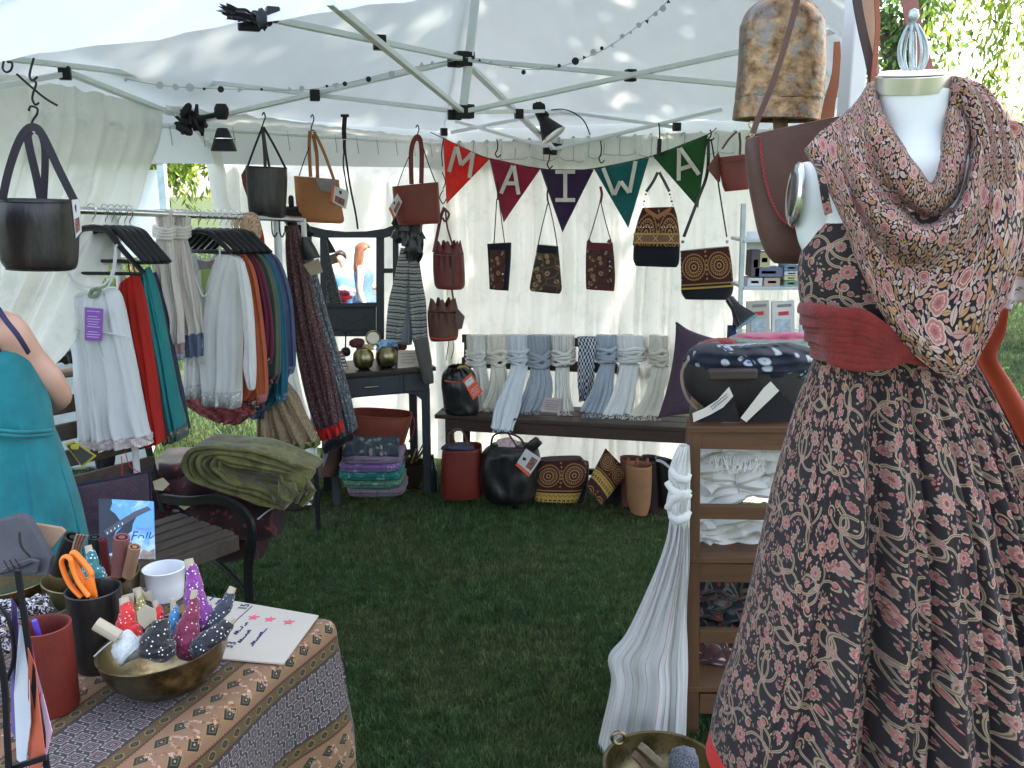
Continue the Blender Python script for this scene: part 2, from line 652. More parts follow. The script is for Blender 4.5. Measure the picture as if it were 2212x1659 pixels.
# ---------------------------------------------------------------- printed cloth drawn as repeating tiles
class Tile:
 def __init__(s, n, bg, seed=0):
  s.n = n
  s.a = np.empty((n, n, 3), np.float32)
  s.a[:] = np.array(bg, np.float32) / 255
  s.r = random.Random(seed)
  s.occ = np.zeros((n, n), bool)
 def reg(s, cx, cy, h):
  h = int(h) + 2
  xs = np.arange(int(cx) - h, int(cx) + h + 1)
  ys = np.arange(int(cy) - h, int(cy) + h + 1)
  X, Y = np.meshgrid(xs - cx, ys - cy)
  return np.ix_(ys % s.n, xs % s.n), X, Y
 def put(s, ix, mask, col, occ=True):
  sub = s.a[ix]
  sub[mask] = np.array(col, np.float32) / 255
  s.a[ix] = sub
  if occ:
   o = s.occ[ix]
   o[mask] = True
   s.occ[ix] = o
 def disc(s, cx, cy, r, col, occ=True):
  ix, X, Y = s.reg(cx, cy, r)
  s.put(ix, X * X + Y * Y <= r * r, col, occ)
 def stroke(s, pts, w, col, occ=True):
  for (x0, y0), (x1, y1) in zip(pts, pts[1:]):
   L = math.hypot(x1 - x0, y1 - y0)
   k = max(1, int(L / max(1.0, w * 0.3)))
   for i in range(k + 1):
    s.disc(x0 + (x1 - x0) * i / k, y0 + (y1 - y0) * i / k, w / 2, col, occ)
 def flower(s, cx, cy, R, cols, petals=6, a0=0.0, span=6.2832, depth=0.28):
  for q, (f, col) in enumerate(cols):
   ix, X, Y = s.reg(cx, cy, R * f)
   th = np.arctan2(Y, X) - a0
   rr = np.hypot(X, Y)
   lim = R * f * (1 - depth + depth * np.abs(np.cos(th * petals / 2)) ** 0.6)
   m = rr <= lim
   if span < 6.2:
    tt = (th + math.pi) % (2 * math.pi) - math.pi
    m &= np.abs(tt) < span / 2
   s.put(ix, m, col)
  # petal veins
  for k in range(petals * 2):
   a = a0 + math.pi * k / petals
   tt = (a - a0 + math.pi) % (2 * math.pi) - math.pi
   if span < 6.2 and abs(tt) > span / 2:
    continue
   s.stroke([(cx + math.cos(a) * R * .3, cy + math.sin(a) * R * .3), (cx + math.cos(a) * R * .72, cy + math.sin(a) * R * .72)],
      1.6, cols[-1][1])
 def leaf(s, cx, cy, L, w, a, col, vein=None):
  ix, X, Y = s.reg(cx, cy, L / 2)
  u = (X * math.cos(a) + Y * math.sin(a)) / (L / 2)
  v = (-X * math.sin(a) + Y * math.cos(a)) / (w / 2)
  s.put(ix, (np.abs(v) <= (1 - u * u)) & (np.abs(u) <= 1), col)
  if vein:
   s.stroke([(cx - math.cos(a) * L * .4, cy - math.sin(a) * L * .4), (cx + math.cos(a) * L * .4, cy + math.sin(a) * L * .4)], 1.5, vein)
 def spiral(s, cx, cy, R, a0, turns, w, col, tail=0, d=1):
  pts = []
  for i in range(40):
   t = i / 39
   r = R * (0.18 + 0.82 * t)
   a = a0 + d * turns * 2 * math.pi * t
   pts.append((cx + r * math.cos(a), cy + r * math.sin(a)))
  if tail:
   a = a0 + d * turns * 2 * math.pi + d * math.pi / 2
   x, y = pts[-1]
   for i in range(1, 12):
    a += 0.09 * d * s.r.uniform(-1.5, .8)
    x += math.cos(a) * tail / 11
    y += math.sin(a) * tail / 11
    pts.append((x, y))
  s.stroke(pts, w, col)
 def free(s, cx, cy, r):
  ix, X, Y = s.reg(cx, cy, r)
  return not s.occ[ix][X * X + Y * Y < r * r].any()
 def image(s, name, gain=1.0, sat=1.0):
  im = bpy.data.images.new(name, s.n, s.n)
  px = np.ones((s.n, s.n, 4), np.float32)
  g = s.a.mean(2, keepdims=True)
  px[..., :3] = np.clip((g + (s.a - g) * sat) * gain, 0, 1)
  im.pixels.foreach_set(px.ravel())
  im.update()
  im.pack()
  return im

def tile_vines():
 t = Tile(900, (40, 33, 36), 3)
 r = t.r
 tan, pk, gy = (150, 128, 100), (160, 88, 84), (146, 126, 110)
 for j in range(4):
  for i in range(4):
   cx, cy = (i + .5 * (j % 2) + .15) * 225, (j + .3) * 225
   for k in range(6):                                   # arms sprouting from a joint, each curling into a spiral
    a = k * math.pi / 3 + r.uniform(-.25, .25)
    L = r.uniform(70, 105)
    x, y, aa = cx, cy, a
    pts = [(x, y)]
    bend = r.choice((-1, 1)) * r.uniform(.10, .2)
    for q in range(12):
     aa += bend
     x += math.cos(aa) * L / 9
     y += math.sin(aa) * L / 9
     pts.append((x, y))
    t.stroke(pts, 11, tan)
    t.stroke(pts, 3, (98, 74, 66))
    if k % 2:
     t.spiral(x, y, r.uniform(18, 26), r.uniform(0, 6), 1.3, 7, tan, d=1 if bend > 0 else -1)
     t.disc(x, y, 10, pk)
   t.flower(cx, cy, 16, [(1, gy), (.7, pk), (.3, gy)], 5)
 for R, n in ((40, 18), (30, 30), (20, 60), (12, 90)):
  for _ in range(n * 14):
   x, y = r.uniform(0, 900), r.uniform(0, 900)
   if n > 0 and t.free(x, y, R * .66):
    a = r.uniform(0, 6.28)
    sp = r.choice((6.3, 3.4, 3.4))
    pink = r.choice(((172, 92, 88), (150, 78, 80), (168, 110, 98), (148, 108, 92)))
    t.flower(x, y, R, [(1.0, gy), (.80, pink), (.5, (176, 140, 122)), (.28, (120, 64, 62))], r.choice((7, 9, 11)), a, sp)
    n -= 1
 for _ in range(1400):
  x, y = r.uniform(0, 900), r.uniform(0, 900)
  if t.free(x, y, 7):
   t.leaf(x, y, 18, 8, r.uniform(0, 3), r.choice((tan, pk, (120, 104, 90))))
 return t.image('vine print', 1.06, .85)

def tile_roses():
 t = Tile(800, (30, 24, 36), 5)
 r = t.r
 for R, n in ((40, 9), (30, 18), (20, 50)):
  for _ in range(n * 30):
   x, y = r.uniform(0, 800), r.uniform(0, 800)
   if n > 0 and t.free(x, y, R * .95):
    p = r.choice(((186, 94, 96), (196, 118, 110), (176, 104, 92), (196, 140, 120)))
    t.flower(x, y, R, [(1.0, (222, 178, 162)), (.85, p), (.62, (226, 176, 160)), (.5, p), (.25, (176, 86, 88))], r.choice((5, 7, 9)), r.uniform(0, 6), depth=.2)
    n -= 1
 for L, w, n in ((54, 22, 70), (38, 16, 260), (26, 12, 800), (17, 9, 2600)):
  for _ in range(n * 6):
   x, y = r.uniform(0, 800), r.uniform(0, 800)
   if n > 0 and t.free(x, y, w * .62):
    t.leaf(x, y, L, w, r.uniform(0, 3.14), r.choice(((190, 128, 72), (206, 150, 92), (196, 160, 136), (212, 178, 158), (214, 182, 166), (170, 138, 118), (206, 140, 124))),
        (128, 84, 66) if w > 14 else None)
    n -= 1
 return t.image('rose print', .86, .82)

def tile_table():
 N = 780
 t = Tile(N, (104, 84, 58), 8)
 r = t.r
 def band(x0, x1, col):
  t.a[:, int(x0):int(x1)] = np.array(col, np.float32) / 255
 olive, mar, pink, blk = (104, 88, 50), (84, 42, 34), (158, 120, 88), (38, 42, 42)
 band(0, 85, olive); band(0, 9, mar); band(76, 85, mar)
 band(85, 345, pink)
 band(345, 430, olive); band(345, 354, mar); band(421, 430, mar)
 band(430, 780, (66, 62, 66))
 for b in (42, 387):                                         # narrow bands: green ovals in tan rings
  for k in range(8):
   y = (k + .5) * N / 8
   t.leaf(b, y, 62, 50, math.pi / 2, (152, 124, 66)); t.leaf(b, y, 48, 36, math.pi / 2, (40, 58, 50)); t.disc(b, y, 7, (120, 60, 48))
   for q in (-22, 22):
    t.disc(b + q, y + N / 16, 6, (40, 34, 30)); t.disc(b + q, y + N / 16, 3, (180, 150, 90))
   t.disc(b, y + N / 16, 7, (150, 70, 50))
 n = 6                                                       # wide pink band: dark diamonds on a zigzag of curls
 for k in range(n):
  y = (k + .5) * N / n
  for (cx, dy) in ((150, 0), (280, N / n / 2)):
   for f, c in ((1, (176, 132, 70)), (.86, (34, 44, 42)), (.55, (104, 100, 74)), (.4, (38, 44, 44))):
    ix, X, Y = t.reg(cx, y + dy, 62)
    t.put(ix, np.abs(X) / 40 + np.abs(Y) / 58 <= f, c)
   t.disc(cx, y + dy, 6, (190, 160, 110))
  for m in range(44):
   a = y + r.uniform(-65, 65)
   x = 215 + 60 * math.sin((a / (N / n)) * 2 * math.pi) + r.uniform(-22, 22)
   t.spiral(x, a, r.uniform(6, 10), r.uniform(0, 6), 1.1, 3, r.choice(((226, 192, 170), (140, 78, 60), (196, 136, 76), (222, 180, 160))))
 for x in (88, 342):
  for k in range(40):
   t.disc(x, k * N / 40, 5, (150, 66, 46))
 m = 9                                                       # wide grey band: pale lattice of squares
 for k in range(m):
  for c, cx in enumerate((475, 560, 645, 730)):
   y = (k + (.5 if c % 2 else 0)) * N / m
   for h, col in ((36, (160, 150, 144)), (30, (74, 76, 82)), (22, (170, 120, 118)), (18, (58, 60, 74)), (9, (176, 170, 166)), (5, (50, 50, 58))):
    ix, X, Y = t.reg(cx, y, h)
    t.put(ix, (np.abs(X) <= h) & (np.abs(Y) <= h * .9), col)
   for q in range(8):
    a = q * math.pi / 4
    t.disc(cx + math.cos(a) * 42, y + math.sin(a) * 42, 4, (196, 188, 184))
 nz = np.random.default_rng(2).normal(0, .035, (N, N, 1)).astype(np.float32)
 t.a += nz
 return t.image('tablecloth print', .84, .9)

def tile_brocade():
 N = 512
 t = Tile(N, (60, 26, 22), 4)
 for cx in (128, 384):
  for cy in (150,):
   for R, c in ((122, (138, 104, 62)), (110, (66, 26, 22)), (92, (140, 106, 66)), (80, (62, 22, 20)), (58, (146, 112, 70)), (44, (60, 20, 20)), (26, (150, 116, 76)), (13, (50, 18, 18))):
    t.flower(cx, cy, R, [(1, c)], 24, depth=.06)
   for k in range(20):
    a = k * math.pi / 10
    t.disc(cx + 70 * math.cos(a), cy + 70 * math.sin(a), 5, (170, 136, 90))
 for x in (0, 256):
  for k, y in enumerate(range(20, 300, 40)):
   ix, X, Y = t.reg(x, y, 16)
   t.put(ix, np.abs(X) + np.abs(Y) < 13, (150, 116, 72))
 t.a[300:312] = np.array((146, 112, 60)) / 255
 t.a[312:330] = np.array((40, 24, 22)) / 255
 t.a[330:470] = np.array((168, 136, 66)) / 255
 for k in range(10):
  x = (k + .5) * N / 10
  ix, X, Y = t.reg(x, 420, 26)
  t.put(ix, (np.abs(X) < 15) & (np.abs(Y) < 20), (44, 30, 26))
  t.put(ix, np.abs(X) + np.abs(Y) < 10, (180, 150, 80))
  t.stroke([(x - 24, 350), (x, 372), (x + 24, 350)], 5, (90, 60, 34))
 t.a[470:512] = np.array((46, 32, 28)) / 255
 nz = np.random.default_rng(2).normal(0, .04, (N, N, 1)).astype(np.float32)
 t.a += nz
 return t.image('brocade print')

IMG_VINE, IMG_ROSE, IMG_TABLE, IMG_BROC = tile_vines(), tile_roses(), tile_table(), tile_brocade()

# ---------------------------------------------------------------- colours in use
WHITE_FAB = M('tent fabric', (0.76, 0.79, 0.80), rough=0.7, var=0.05, vs=3, bump=0.25, bs=30, thru=0.24)
CURTAIN = M('curtain cotton', (0.82, 0.81, 0.75), rough=0.85, var=0.04, vs=4, bump=0.3, bs=120, thru=0.42, col2=(0.71, 0.72, 0.67), c2s=9, c2t=.58)
FRAME = M('frame metal', (0.82, 0.86, 0.88), rough=0.4, metal=0.0, var=0.06, bump=0.05)
BLACKP = M('black plastic', (0.012, 0.012, 0.016), rough=0.45, var=0.2, bump=0.1, bs=80)
IRON = M('dark iron', (0.02, 0.02, 0.024), rough=0.5, metal=0.6, bump=0.2, bs=120)
CHROME = M('chrome', (0.65, 0.66, 0.68), rough=0.2, metal=1.0, var=0.05, bump=0)
BRASS = M('old brass', (0.30, 0.25, 0.14), rough=0.34, metal=1.0, var=0.2, vs=14, bump=0.12, bs=60, col2=(0.12, 0.10, 0.06), c2s=12)
CORD = M('pale cord', (0.4, 0.42, 0.4), rough=0.8, bump=0)
BLACK_CORD = M('black cord', (0.012, 0.012, 0.018), rough=0.7, bump=0)
PAPER = M('cream card', (0.62, 0.58, 0.50), rough=0.8, var=0.05, bump=0.1)
INK = M('blue ink', (0.03, 0.04, 0.12), rough=0.7, bump=0, var=0)
WHITE = M('white paint', (0.75, 0.76, 0.76), rough=0.5, var=0.04, bump=0.05)
ORANGE_TAG = M('orange card', (0.65, 0.12, 0.05), rough=0.6, var=0.1, bump=0)

# ---------------------------------------------------------------- ground
gm, gnt, gb, gout = _base('soil and turf')
setv(gb, rough=0.95, spec=0.1)
gtc = node(gnt, 'ShaderNodeTexCoord')
g1 = node(gnt, 'ShaderNodeTexNoise', Scale=1.6, Detail=8.0, Roughness=0.7)
gnt.links.new(gtc.outputs['Object'], g1.inputs['Vector'])
g2 = node(gnt, 'ShaderNodeTexNoise', Scale=60.0, Detail=4.0)
gnt.links.new(gtc.outputs['Object'], g2.inputs['Vector'])
gc = mixc(gnt, g1.outputs[0], (0.04, 0.075, 0.025), (0.09, 0.11, 0.045))
gc = mixc(gnt, g2.outputs[0], gc, (0.03, 0.045, 0.02))
gnt.links.new(gc, gb.inputs['Base Color'])
addbump(gnt, gb, g2.outputs[0], 0.8, 0.02)
gmb = MB()
def gfn(u, v):
 x, y = (u - .5) * 2, (v - .5) * 2
 x, y = 130 * x * abs(x) ** 1.2, 130 * y * abs(y) ** 1.2 + 3
 return (x, y, -0.004 + (0.03 * mnoise.noise(Vector((x * .3, y * .3, 0))) if 7 < math.hypot(x, y) < 60 else 0))
gmb.grid(gfn, 70, 70)
ground = gmb.build('ground', gm, angle=180)
tag(ground, kind='structure')

def blades(n, x0, x1, y0, y1, h, w, near=True, seed=0, reject=None, patchy=True):
 r = np.random.default_rng(seed)
 x = r.uniform(x0, x1, n)
 y = r.uniform(y0, y1, n)
 if near:
  keep = r.uniform(0, 1, n) < np.clip(2.6 / y, 0.25, 1) ** 1.3
  x, y = x[keep], y[keep]
 if reject is not None:
  k = ~reject(x, y)
  x, y = x[k], y[k]
 n = len(x)
 hh = h * r.uniform(0.45, 1.15, n)
 if patchy:
  hh *= 0.75 + 0.35 * np.sin(x * 3.1 + 1.3 * np.sin(y * 2.3)) * np.sin(y * 2.7 + x) + 0.30 * np.sin(x * 17 + 2 * np.sin(y * 7)) * np.sin(y * 19 + 2 * np.sin(x * 9)) + 0.22 * np.sin(x * 47 + 3 * np.sin(y * 13)) * np.sin(y * 53)
 ww = w * r.uniform(0.6, 1.3, n)
 a = r.uniform(0, 2 * np.pi, n)
 la = r.uniform(0, 2 * np.pi, n)
 ln = hh * r.uniform(0.2, 0.9, n)
 dx, dy = np.cos(a) * ww / 2, np.sin(a) * ww / 2
 lx, ly = np.cos(la) * ln, np.sin(la) * ln
 v = np.zeros((n, 5, 3), np.float32)
 v[:, 0] = np.stack([x - dx, y - dy, np.full(n, -0.004)], 1)
 v[:, 1] = np.stack([x + dx, y + dy, np.full(n, -0.004)], 1)
 v[:, 2] = np.stack([x - dx * .8 + lx * .35, y - dy * .8 + ly * .35, hh * .6], 1)
 v[:, 3] = np.stack([x + dx * .8 + lx * .35, y + dy * .8 + ly * .35, hh * .6], 1)
 v[:, 4] = np.stack([x + lx, y + ly, hh * .95], 1)
 base = np.arange(n)[:, None] * 5
 tri = np.concatenate([base + np.array([[0, 1, 3]]), base + np.array([[0, 3, 2]]), base + np.array([[2, 3, 4]])], 1).reshape(-1, 3)
 me = bpy.data.meshes.new('grass')
 me.vertices.add(n * 5)
 me.vertices.foreach_set('co', v.ravel())
 m = len(tri)
 me.loops.add(m * 3)
 me.loops.foreach_set('vertex_index', tri.ravel().astype(np.int32))
 me.polygons.add(m)
 me.polygons.foreach_set('loop_start', np.arange(0, m * 3, 3, dtype=np.int32))
 me.update()
 me.validate()
 return me
grm, grn, grb, gro = _base('grass blades')
setv(grb, rough=0.55, spec=0.35)
gi = node(grn, 'ShaderNodeNewGeometry')
rc = node(grn, 'ShaderNodeValToRGB')
rc.color_ramp.elements[0].color = (0.075, 0.150, 0.055, 1)
rc.color_ramp.elements[1].color = (0.18, 0.32, 0.11, 1)
e = rc.color_ramp.elements.new(0.93); e.color = (0.05, 0.11, 0.03, 1)
e = rc.color_ramp.elements.new(0.97); e.color = (0.17, 0.15, 0.07, 1)
grn.links.new(gi.outputs['Random Per Island'], rc.inputs[0])
gtc2 = node(grn, 'ShaderNodeTexCoord')
gn3 = node(grn, 'ShaderNodeTexNoise', Scale=1.3, Detail=5.0, Roughness=0.65)
grn.links.new(gtc2.outputs['Object'], gn3.inputs['Vector'])
gr3 = node(grn, 'ShaderNodeMapRange')
gr3.inputs[1].default_value, gr3.inputs[2].default_value = 0.45, 0.70
grn.links.new(gn3.outputs[0], gr3.inputs[0])
gcol = mixc(grn, gr3.outputs[0], rc.outputs[0], (0.15, 0.155, 0.07))
gn4 = node(grn, 'ShaderNodeTexNoise', Scale=16.0, Detail=4.0, Roughness=0.7)
grn.links.new(gtc2.outputs['Object'], gn4.inputs['Vector'])
gr4 = node(grn, 'ShaderNodeMapRange')
gr4.inputs[1].default_value, gr4.inputs[2].default_value, gr4.inputs[3].default_value, gr4.inputs[4].default_value = 0.35, 0.68, 0.45, 1.5
grn.links.new(gn4.outputs[0], gr4.inputs[0])
gcol = mixc(grn, 1.0, gcol, gr4.outputs[0], 'MULTIPLY')
grn.links.new(gcol, grb.inputs['Base Color'])
translucent(grn, grb, gro, gcol, 0.25)
def add_grass(me, name='grass'):
 me.materials.append(grm)
 o = bpy.data.objects.new(name, me)
 SC.collection.objects.link(o)
 tag(o, kind='stuff')
 return o
def outside_view(x, y):
 return (np.abs(x) > 0.72 * y + 0.5)
add_grass(blades(680000, -3.0, 3.0, 1.2, 5.6, 0.027, 0.0030, seed=1, reject=outside_view))
add_grass(blades(170000, -8.5, 8.5, 5.4, 12.0, 0.07, 0.008, near=False, seed=2, reject=outside_view))
add_grass(blades(120000, -16, 16, 12.0, 30.0, 0.12, 0.02, near=False, seed=3, reject=outside_view))
add_grass(blades(40000, -5, 4, -6, 1.2, 0.04, 0.006, near=False, seed=4))

# ---------------------------------------------------------------- tent
EL, EB, ER, EN, AP = Vector((-1.78, 2.56, 1.87)), Vector((-.38, 5.2, 1.89)), Vector((1.62, 4.32, 1.92)), Vector((.66, 1.85, 2.06)), Vector((0.0, 3.4, 3.3))
tent = thing('canopy_tent', 'white pop-up canopy tent with metal scissor frame over the market stall', 'tent', (0, 3.4, 0))
def roof_panel(a, b):
 mb = MB()
 nrm = (b - a).cross(AP - a).normalized()
 if nrm.z < 0:
  nrm = -nrm
 def f(u, v):
  p = a.lerp(b, u).lerp(AP, v * .995)
  sag = -0.10 * math.sin(math.pi * v) * (0.6 + 0.4 * math.sin(math.pi * u))
  wr = 0.008 * mnoise.noise(p * 3.0) + 0.012 * mnoise.noise(Vector((u * 22, v * 3, a.x))) * (1 - v)
  return p + nrm * (sag + wr)
 mb.grid(f, 60, 40)
 mb.build('roof_panel', WHITE_FAB, tent, angle=180)
for a, b in ((EL, EB), (EB, ER), (ER, EN), (EN, EL)):
 roof_panel(a, b)
def valance(a, b, h, out):
 mb = MB()
 o = Vector(out)
 mb.grid(lambda u, v: a.lerp(b, u) + o * (0.02 + 0.006 * math.sin(u * 60) * v) + Vector((0, 0, 0.005 - h * v)), 80, 3)
 mb.build('valance', WHITE_FAB, tent, angle=180)
nL = Vector((-(EB.y - EL.y), EB.x - EL.x, 0)).normalized()       # outward from the left wall
nB = Vector((-(ER.y - EB.y), ER.x - EB.x, 0)).normalized()
valance(EL, EB, 0.20, nL); valance(EB, ER, 0.20, nB)
valance(ER, EN, 0.12, (.9, -.3, 0))
def bar(a, b, w=0.026, h=0.016, name='frame_bar'):
 MB().beam(a, b, w, h).build(name, FRAME, tent, bevel=0.002)
def joint(p, s=(0.055, 0.05, 0.05), rz=0.4):
 mb = MB().box(p, s, rz=rz)
 mb.box(Vector(p) + Vector((-.03, .0, -.01)), (0.05, 0.02, 0.035), rz=rz)
 mb.box(Vector(p) + Vector((.02, .02, .012)), (0.03, 0.05, 0.03), rz=rz)
 mb.build('joint_block', BLACKP, tent, bevel=0.003)
HU, HL = P(1000, 128, 3.4), P(1000, 242, 3.4)
LMU, LML = P(405, 172, 3.6), P(398, 268, 3.6)
RMU, RML = P(1835, 60, 3.05), P(1835, 206, 3.05)
BMU, BML = P(1210, 240, 4.85), P(1196, 322, 4.85)
FMU, FML = P(556, 34, 2.22), P(712, 4, 2.12)
bar(HU, FMU, .018); bar(HL, FML, .018); bar(HU, LML); bar(HL, LMU); bar(HL, RMU); bar(HU, RML); bar(HU, BML); bar(HL, BMU)
joint(HU); joint(HL, (0.07, 0.05, 0.045)); joint(LMU, (.05, .03, .03)); joint(P(565, 40, 2.24), (.045, .03, .03)); joint(BML, (.025, .03, .06))
for x, y, d in ((820, 92, 2.72), (680, 206, 3.48), (1362, 163, 3.3), (1121, 246, 4.05)):
 MB().box(P(x, y, d - .02), (0.035, 0.03, 0.04), rz=.3).build('pivot_clip', BLACKP, tent, bevel=0.003)
MB().tube([HL, AP - Vector((0, 0, .03))], 0.016, 10).build('centre_mast', FRAME, tent)
bar(LMU, P(-60, 118, 2.6)); bar(P(150, 158, 2.98), P(372, 246, 3.5)); bar(P(425, 180, 3.62), P(560, 236, 4.0)); bar(P(150, 158, 2.98), P(-80, 200, 2.6))
bar(BMU, P(1460, 275, 4.6)); bar(BML, P(1560, 236, 4.5)); bar(BMU, P(975, 286, 5.12)); bar(BML, P(985, 262, 5.1))
for p in (P(140, 158, 2.95), P(1462, 274, 4.58), P(959, 285, 5.05)):
 MB().box(p, (0.035, 0.03, 0.04), rz=.3).build('pivot_clip', BLACKP, tent, bevel=0.003)
rail = [EL + Vector((.03, 0, -.06)), EB + Vector((0.02, -.05, -.07)), ER + Vector((-.03, -.03, -.07))]
MB().tube(rail[:2], 0.009).tube(rail[1:], 0.009).build('curtain_rail', FRAME, tent)
for c, nm in ((EL, 0), (EB, 1), (ER, 2)):
 MB().box((c.x, c.y, c.z / 2), (0.034, 0.034, c.z), rz=.5).build('tent_leg', WHITE, tent, bevel=0.003)
MB().box((EN.x, EN.y, 1.15), (0.036, 0.036, 2.3), rz=.36).build('tent_leg', WHITE, tent, bevel=0.003)

# side walls
def curtain(name, label, rows, folds, amp, nrm, nu=220, mat=CURTAIN, cat='curtain', billow=0.0):
 """rows: [(A, B), ...] world points top to bottom"""
 mb = MB()
 R = smooth([tuple(a) + tuple(b) for a, b in rows], 8) if len(rows) > 2 else [tuple(a) + tuple(b) for a, b in rows]
 m = len(R) - 1
 def f(u, v):
  q = v * m
  i = min(int(q), m - 1)
  t = q - i
  r = [R[i][k] * (1 - t) + R[i + 1][k] * t for k in range(6)]
  p = Vector(r[:3]).lerp(Vector(r[3:]), u)
  p = p + nrm * (billow * math.sin(math.pi * min(1, u * 1.0)) ** .8 * min(1, v * 3.5))
  return p + nrm * (folds(u, v) * amp * (0.35 + 0.65 * min(1, v * 3))) + Vector((0, 0, .01 * mnoise.noise(Vector((u * 30, 1, 2))) * (1 if v == 0 else 0)))
 mb.grid(f, nu, 30 if m < 3 else m)
 o = mb.build(name, mat, angle=180)
 o['label'] = label
 o['category'] = cat
 return o
WLp, WLn = EL + Vector((0.06, 0, 0)), nL
WBp, WBn = EB + Vector((0.02, -.07, 0)), nB
def wl(x, y): return PL(x, y, WLp, WLn)
curtain('side_curtain', 'white tent side panel drawn aside above the rack beside the open gap', [(wl(-420, 60), wl(352, 232)), (wl(-420, 200), wl(350, 300)), (wl(-420, 330), wl(326, 380)), (wl(-420, 470), wl(300, 450)),
  (wl(-420, 600), wl(240, 560)), (wl(-420, 730), wl(150, 738)), (wl(-420, 860), wl(92, 802)), (wl(-420, 1000), wl(30, 860))], Folds(9, 1, 2, sharp=1.0), 0.028, WLn)
BX = WBp
curtain('side_curtain', 'white tent side panel behind the hanging totes and the mirrored vanity', [(wl(352, 226), EB + Vector((.02, -.05, -.05))), (wl(440, 300), EB + Vector((.02, -.05, -.18))), (wl(478, 330), EB + Vector((.02, -.05, -.34))),
  (wl(505, 440), EB + Vector((.02, -.05, -.7))), (wl(596, 640), EB + Vector((.02, -.05, -1.2))), (wl(660, 900), EB + Vector((.02, -.05, -1.6))), (wl(690, 1010), EB + Vector((.02, -.05, -1.87)))], Folds(12, 1, 5), 0.025, WLn, billow=.62)
curtain('back_curtain', 'long pleated white curtain across the back of the tent behind the bunting', [(EB + Vector((.02, -.07, -.07)), ER + Vector((0, -.07, -.05))), (EB + Vector((.02, -.07, -1.0)), ER + Vector((0, -.07, -1.0))),
  (EB + Vector((.02, -.07, -1.88)), ER + Vector((0, -.07, -1.9)))], Folds(22, 1, 9, sharp=1.9), 0.022, WBn, nu=520)
# header tapes and rings that carry the back curtain
cr = thing('curtain_cords', 'white knotted cords looping along the rail above the back curtain', 'cord', tuple(EB))
mb = MB()
prev = None
for k in range(27):
 t = k / 26
 p = rail[1].lerp(rail[2], t)
 q = p + Vector((0, -.03, -.075 - .03 * random.random()))
 mb.tube([p + Vector((0, 0, .012)), p + Vector((.004, -.02, 0)), q], 0.0022, 5)
 mb.tube(smooth([p + Vector((-.012, -.01, .0)), p + Vector((0, -.014, .016)), p + Vector((.012, -.01, 0)), p + Vector((.006, -.015, -.02))], 3), 0.003, 5)
 if prev is not None:
  mid = (prev + q) / 2 + Vector((0, -.01, -.02 * random.random()))
  mb.tube(smooth([prev, mid, q], 4), 0.002, 5)
 prev = q
for k in range(14):
 t = k / 13
 p = rail[0].lerp(rail[1], .3 + .7 * t)
 mb.tube([p + Vector((0, -.01, .01)), p + Vector((.01, -.02, -.07))], 0.002, 5)
mb.build('cord', CORD, cr)

# ---------------------------------------------------------------- trees
BARK = M('bark', (0.10, 0.08, 0.06), rough=0.95, var=0.35, bump=1.0, bs=30, stretch=(1, 1, .25))
def leafmat(name, a, b_, c_):
 m, nt, b, out = _base(name)
 setv(b, rough=0.5, spec=0.3)
 g = node(nt, 'ShaderNodeNewGeometry')
 r = node(nt, 'ShaderNodeValToRGB')
 r.color_ramp.elements[0].color = (*a, 1)
 r.color_ramp.elements[1].color = (*b_, 1)
 e = r.color_ramp.elements.new(.5)
 e.color = (*c_, 1)
 nt.links.new(g.outputs['Random Per Island'], r.inputs[0])
 nt.links.new(r.outputs[0], b.inputs['Base Color'])
 translucent(nt, b, out, r.outputs[0], 0.5)
 return m
LEAF_Y = leafmat('willow leaf yellow green', (0.09, 0.15, 0.02), (0.32, 0.36, 0.05), (0.16, 0.25, 0.04))
LEAF_G = leafmat('willow leaf grey green', (0.05, 0.10, 0.025), (0.17, 0.25, 0.10), (0.09, 0.17, 0.05))
def leaves_mesh(pos, dirs, L, w, seed=0):
 r = np.random.default_rng(seed)
 n = len(pos)
 d = dirs + r.normal(0, .45, (n, 3))
 d /= np.linalg.norm(d, axis=1)[:, None]
 s = np.cross(d, r.normal(0, 1, (n, 3)))
 s /= np.linalg.norm(s, axis=1)[:, None]
 ll = (L * r.uniform(.6, 1.3, n))[:, None]
 v = np.zeros((n, 4, 3), np.float32)
 v[:, 0] = pos
 v[:, 1] = pos + d * ll * .45 + s * w / 2
 v[:, 2] = pos + d * ll
 v[:, 3] = pos + d * ll * .45 - s * w / 2
 me = bpy.data.meshes.new('crown')
 me.vertices.add(n * 4)
 me.vertices.foreach_set('co', v.ravel())
 me.loops.add(n * 4)
 me.loops.foreach_set('vertex_index', np.arange(n * 4, dtype=np.int32))
 me.polygons.add(n)
 me.polygons.foreach_set('loop_start', np.arange(0, n * 4, 4, dtype=np.int32))
 me.update()
 return me
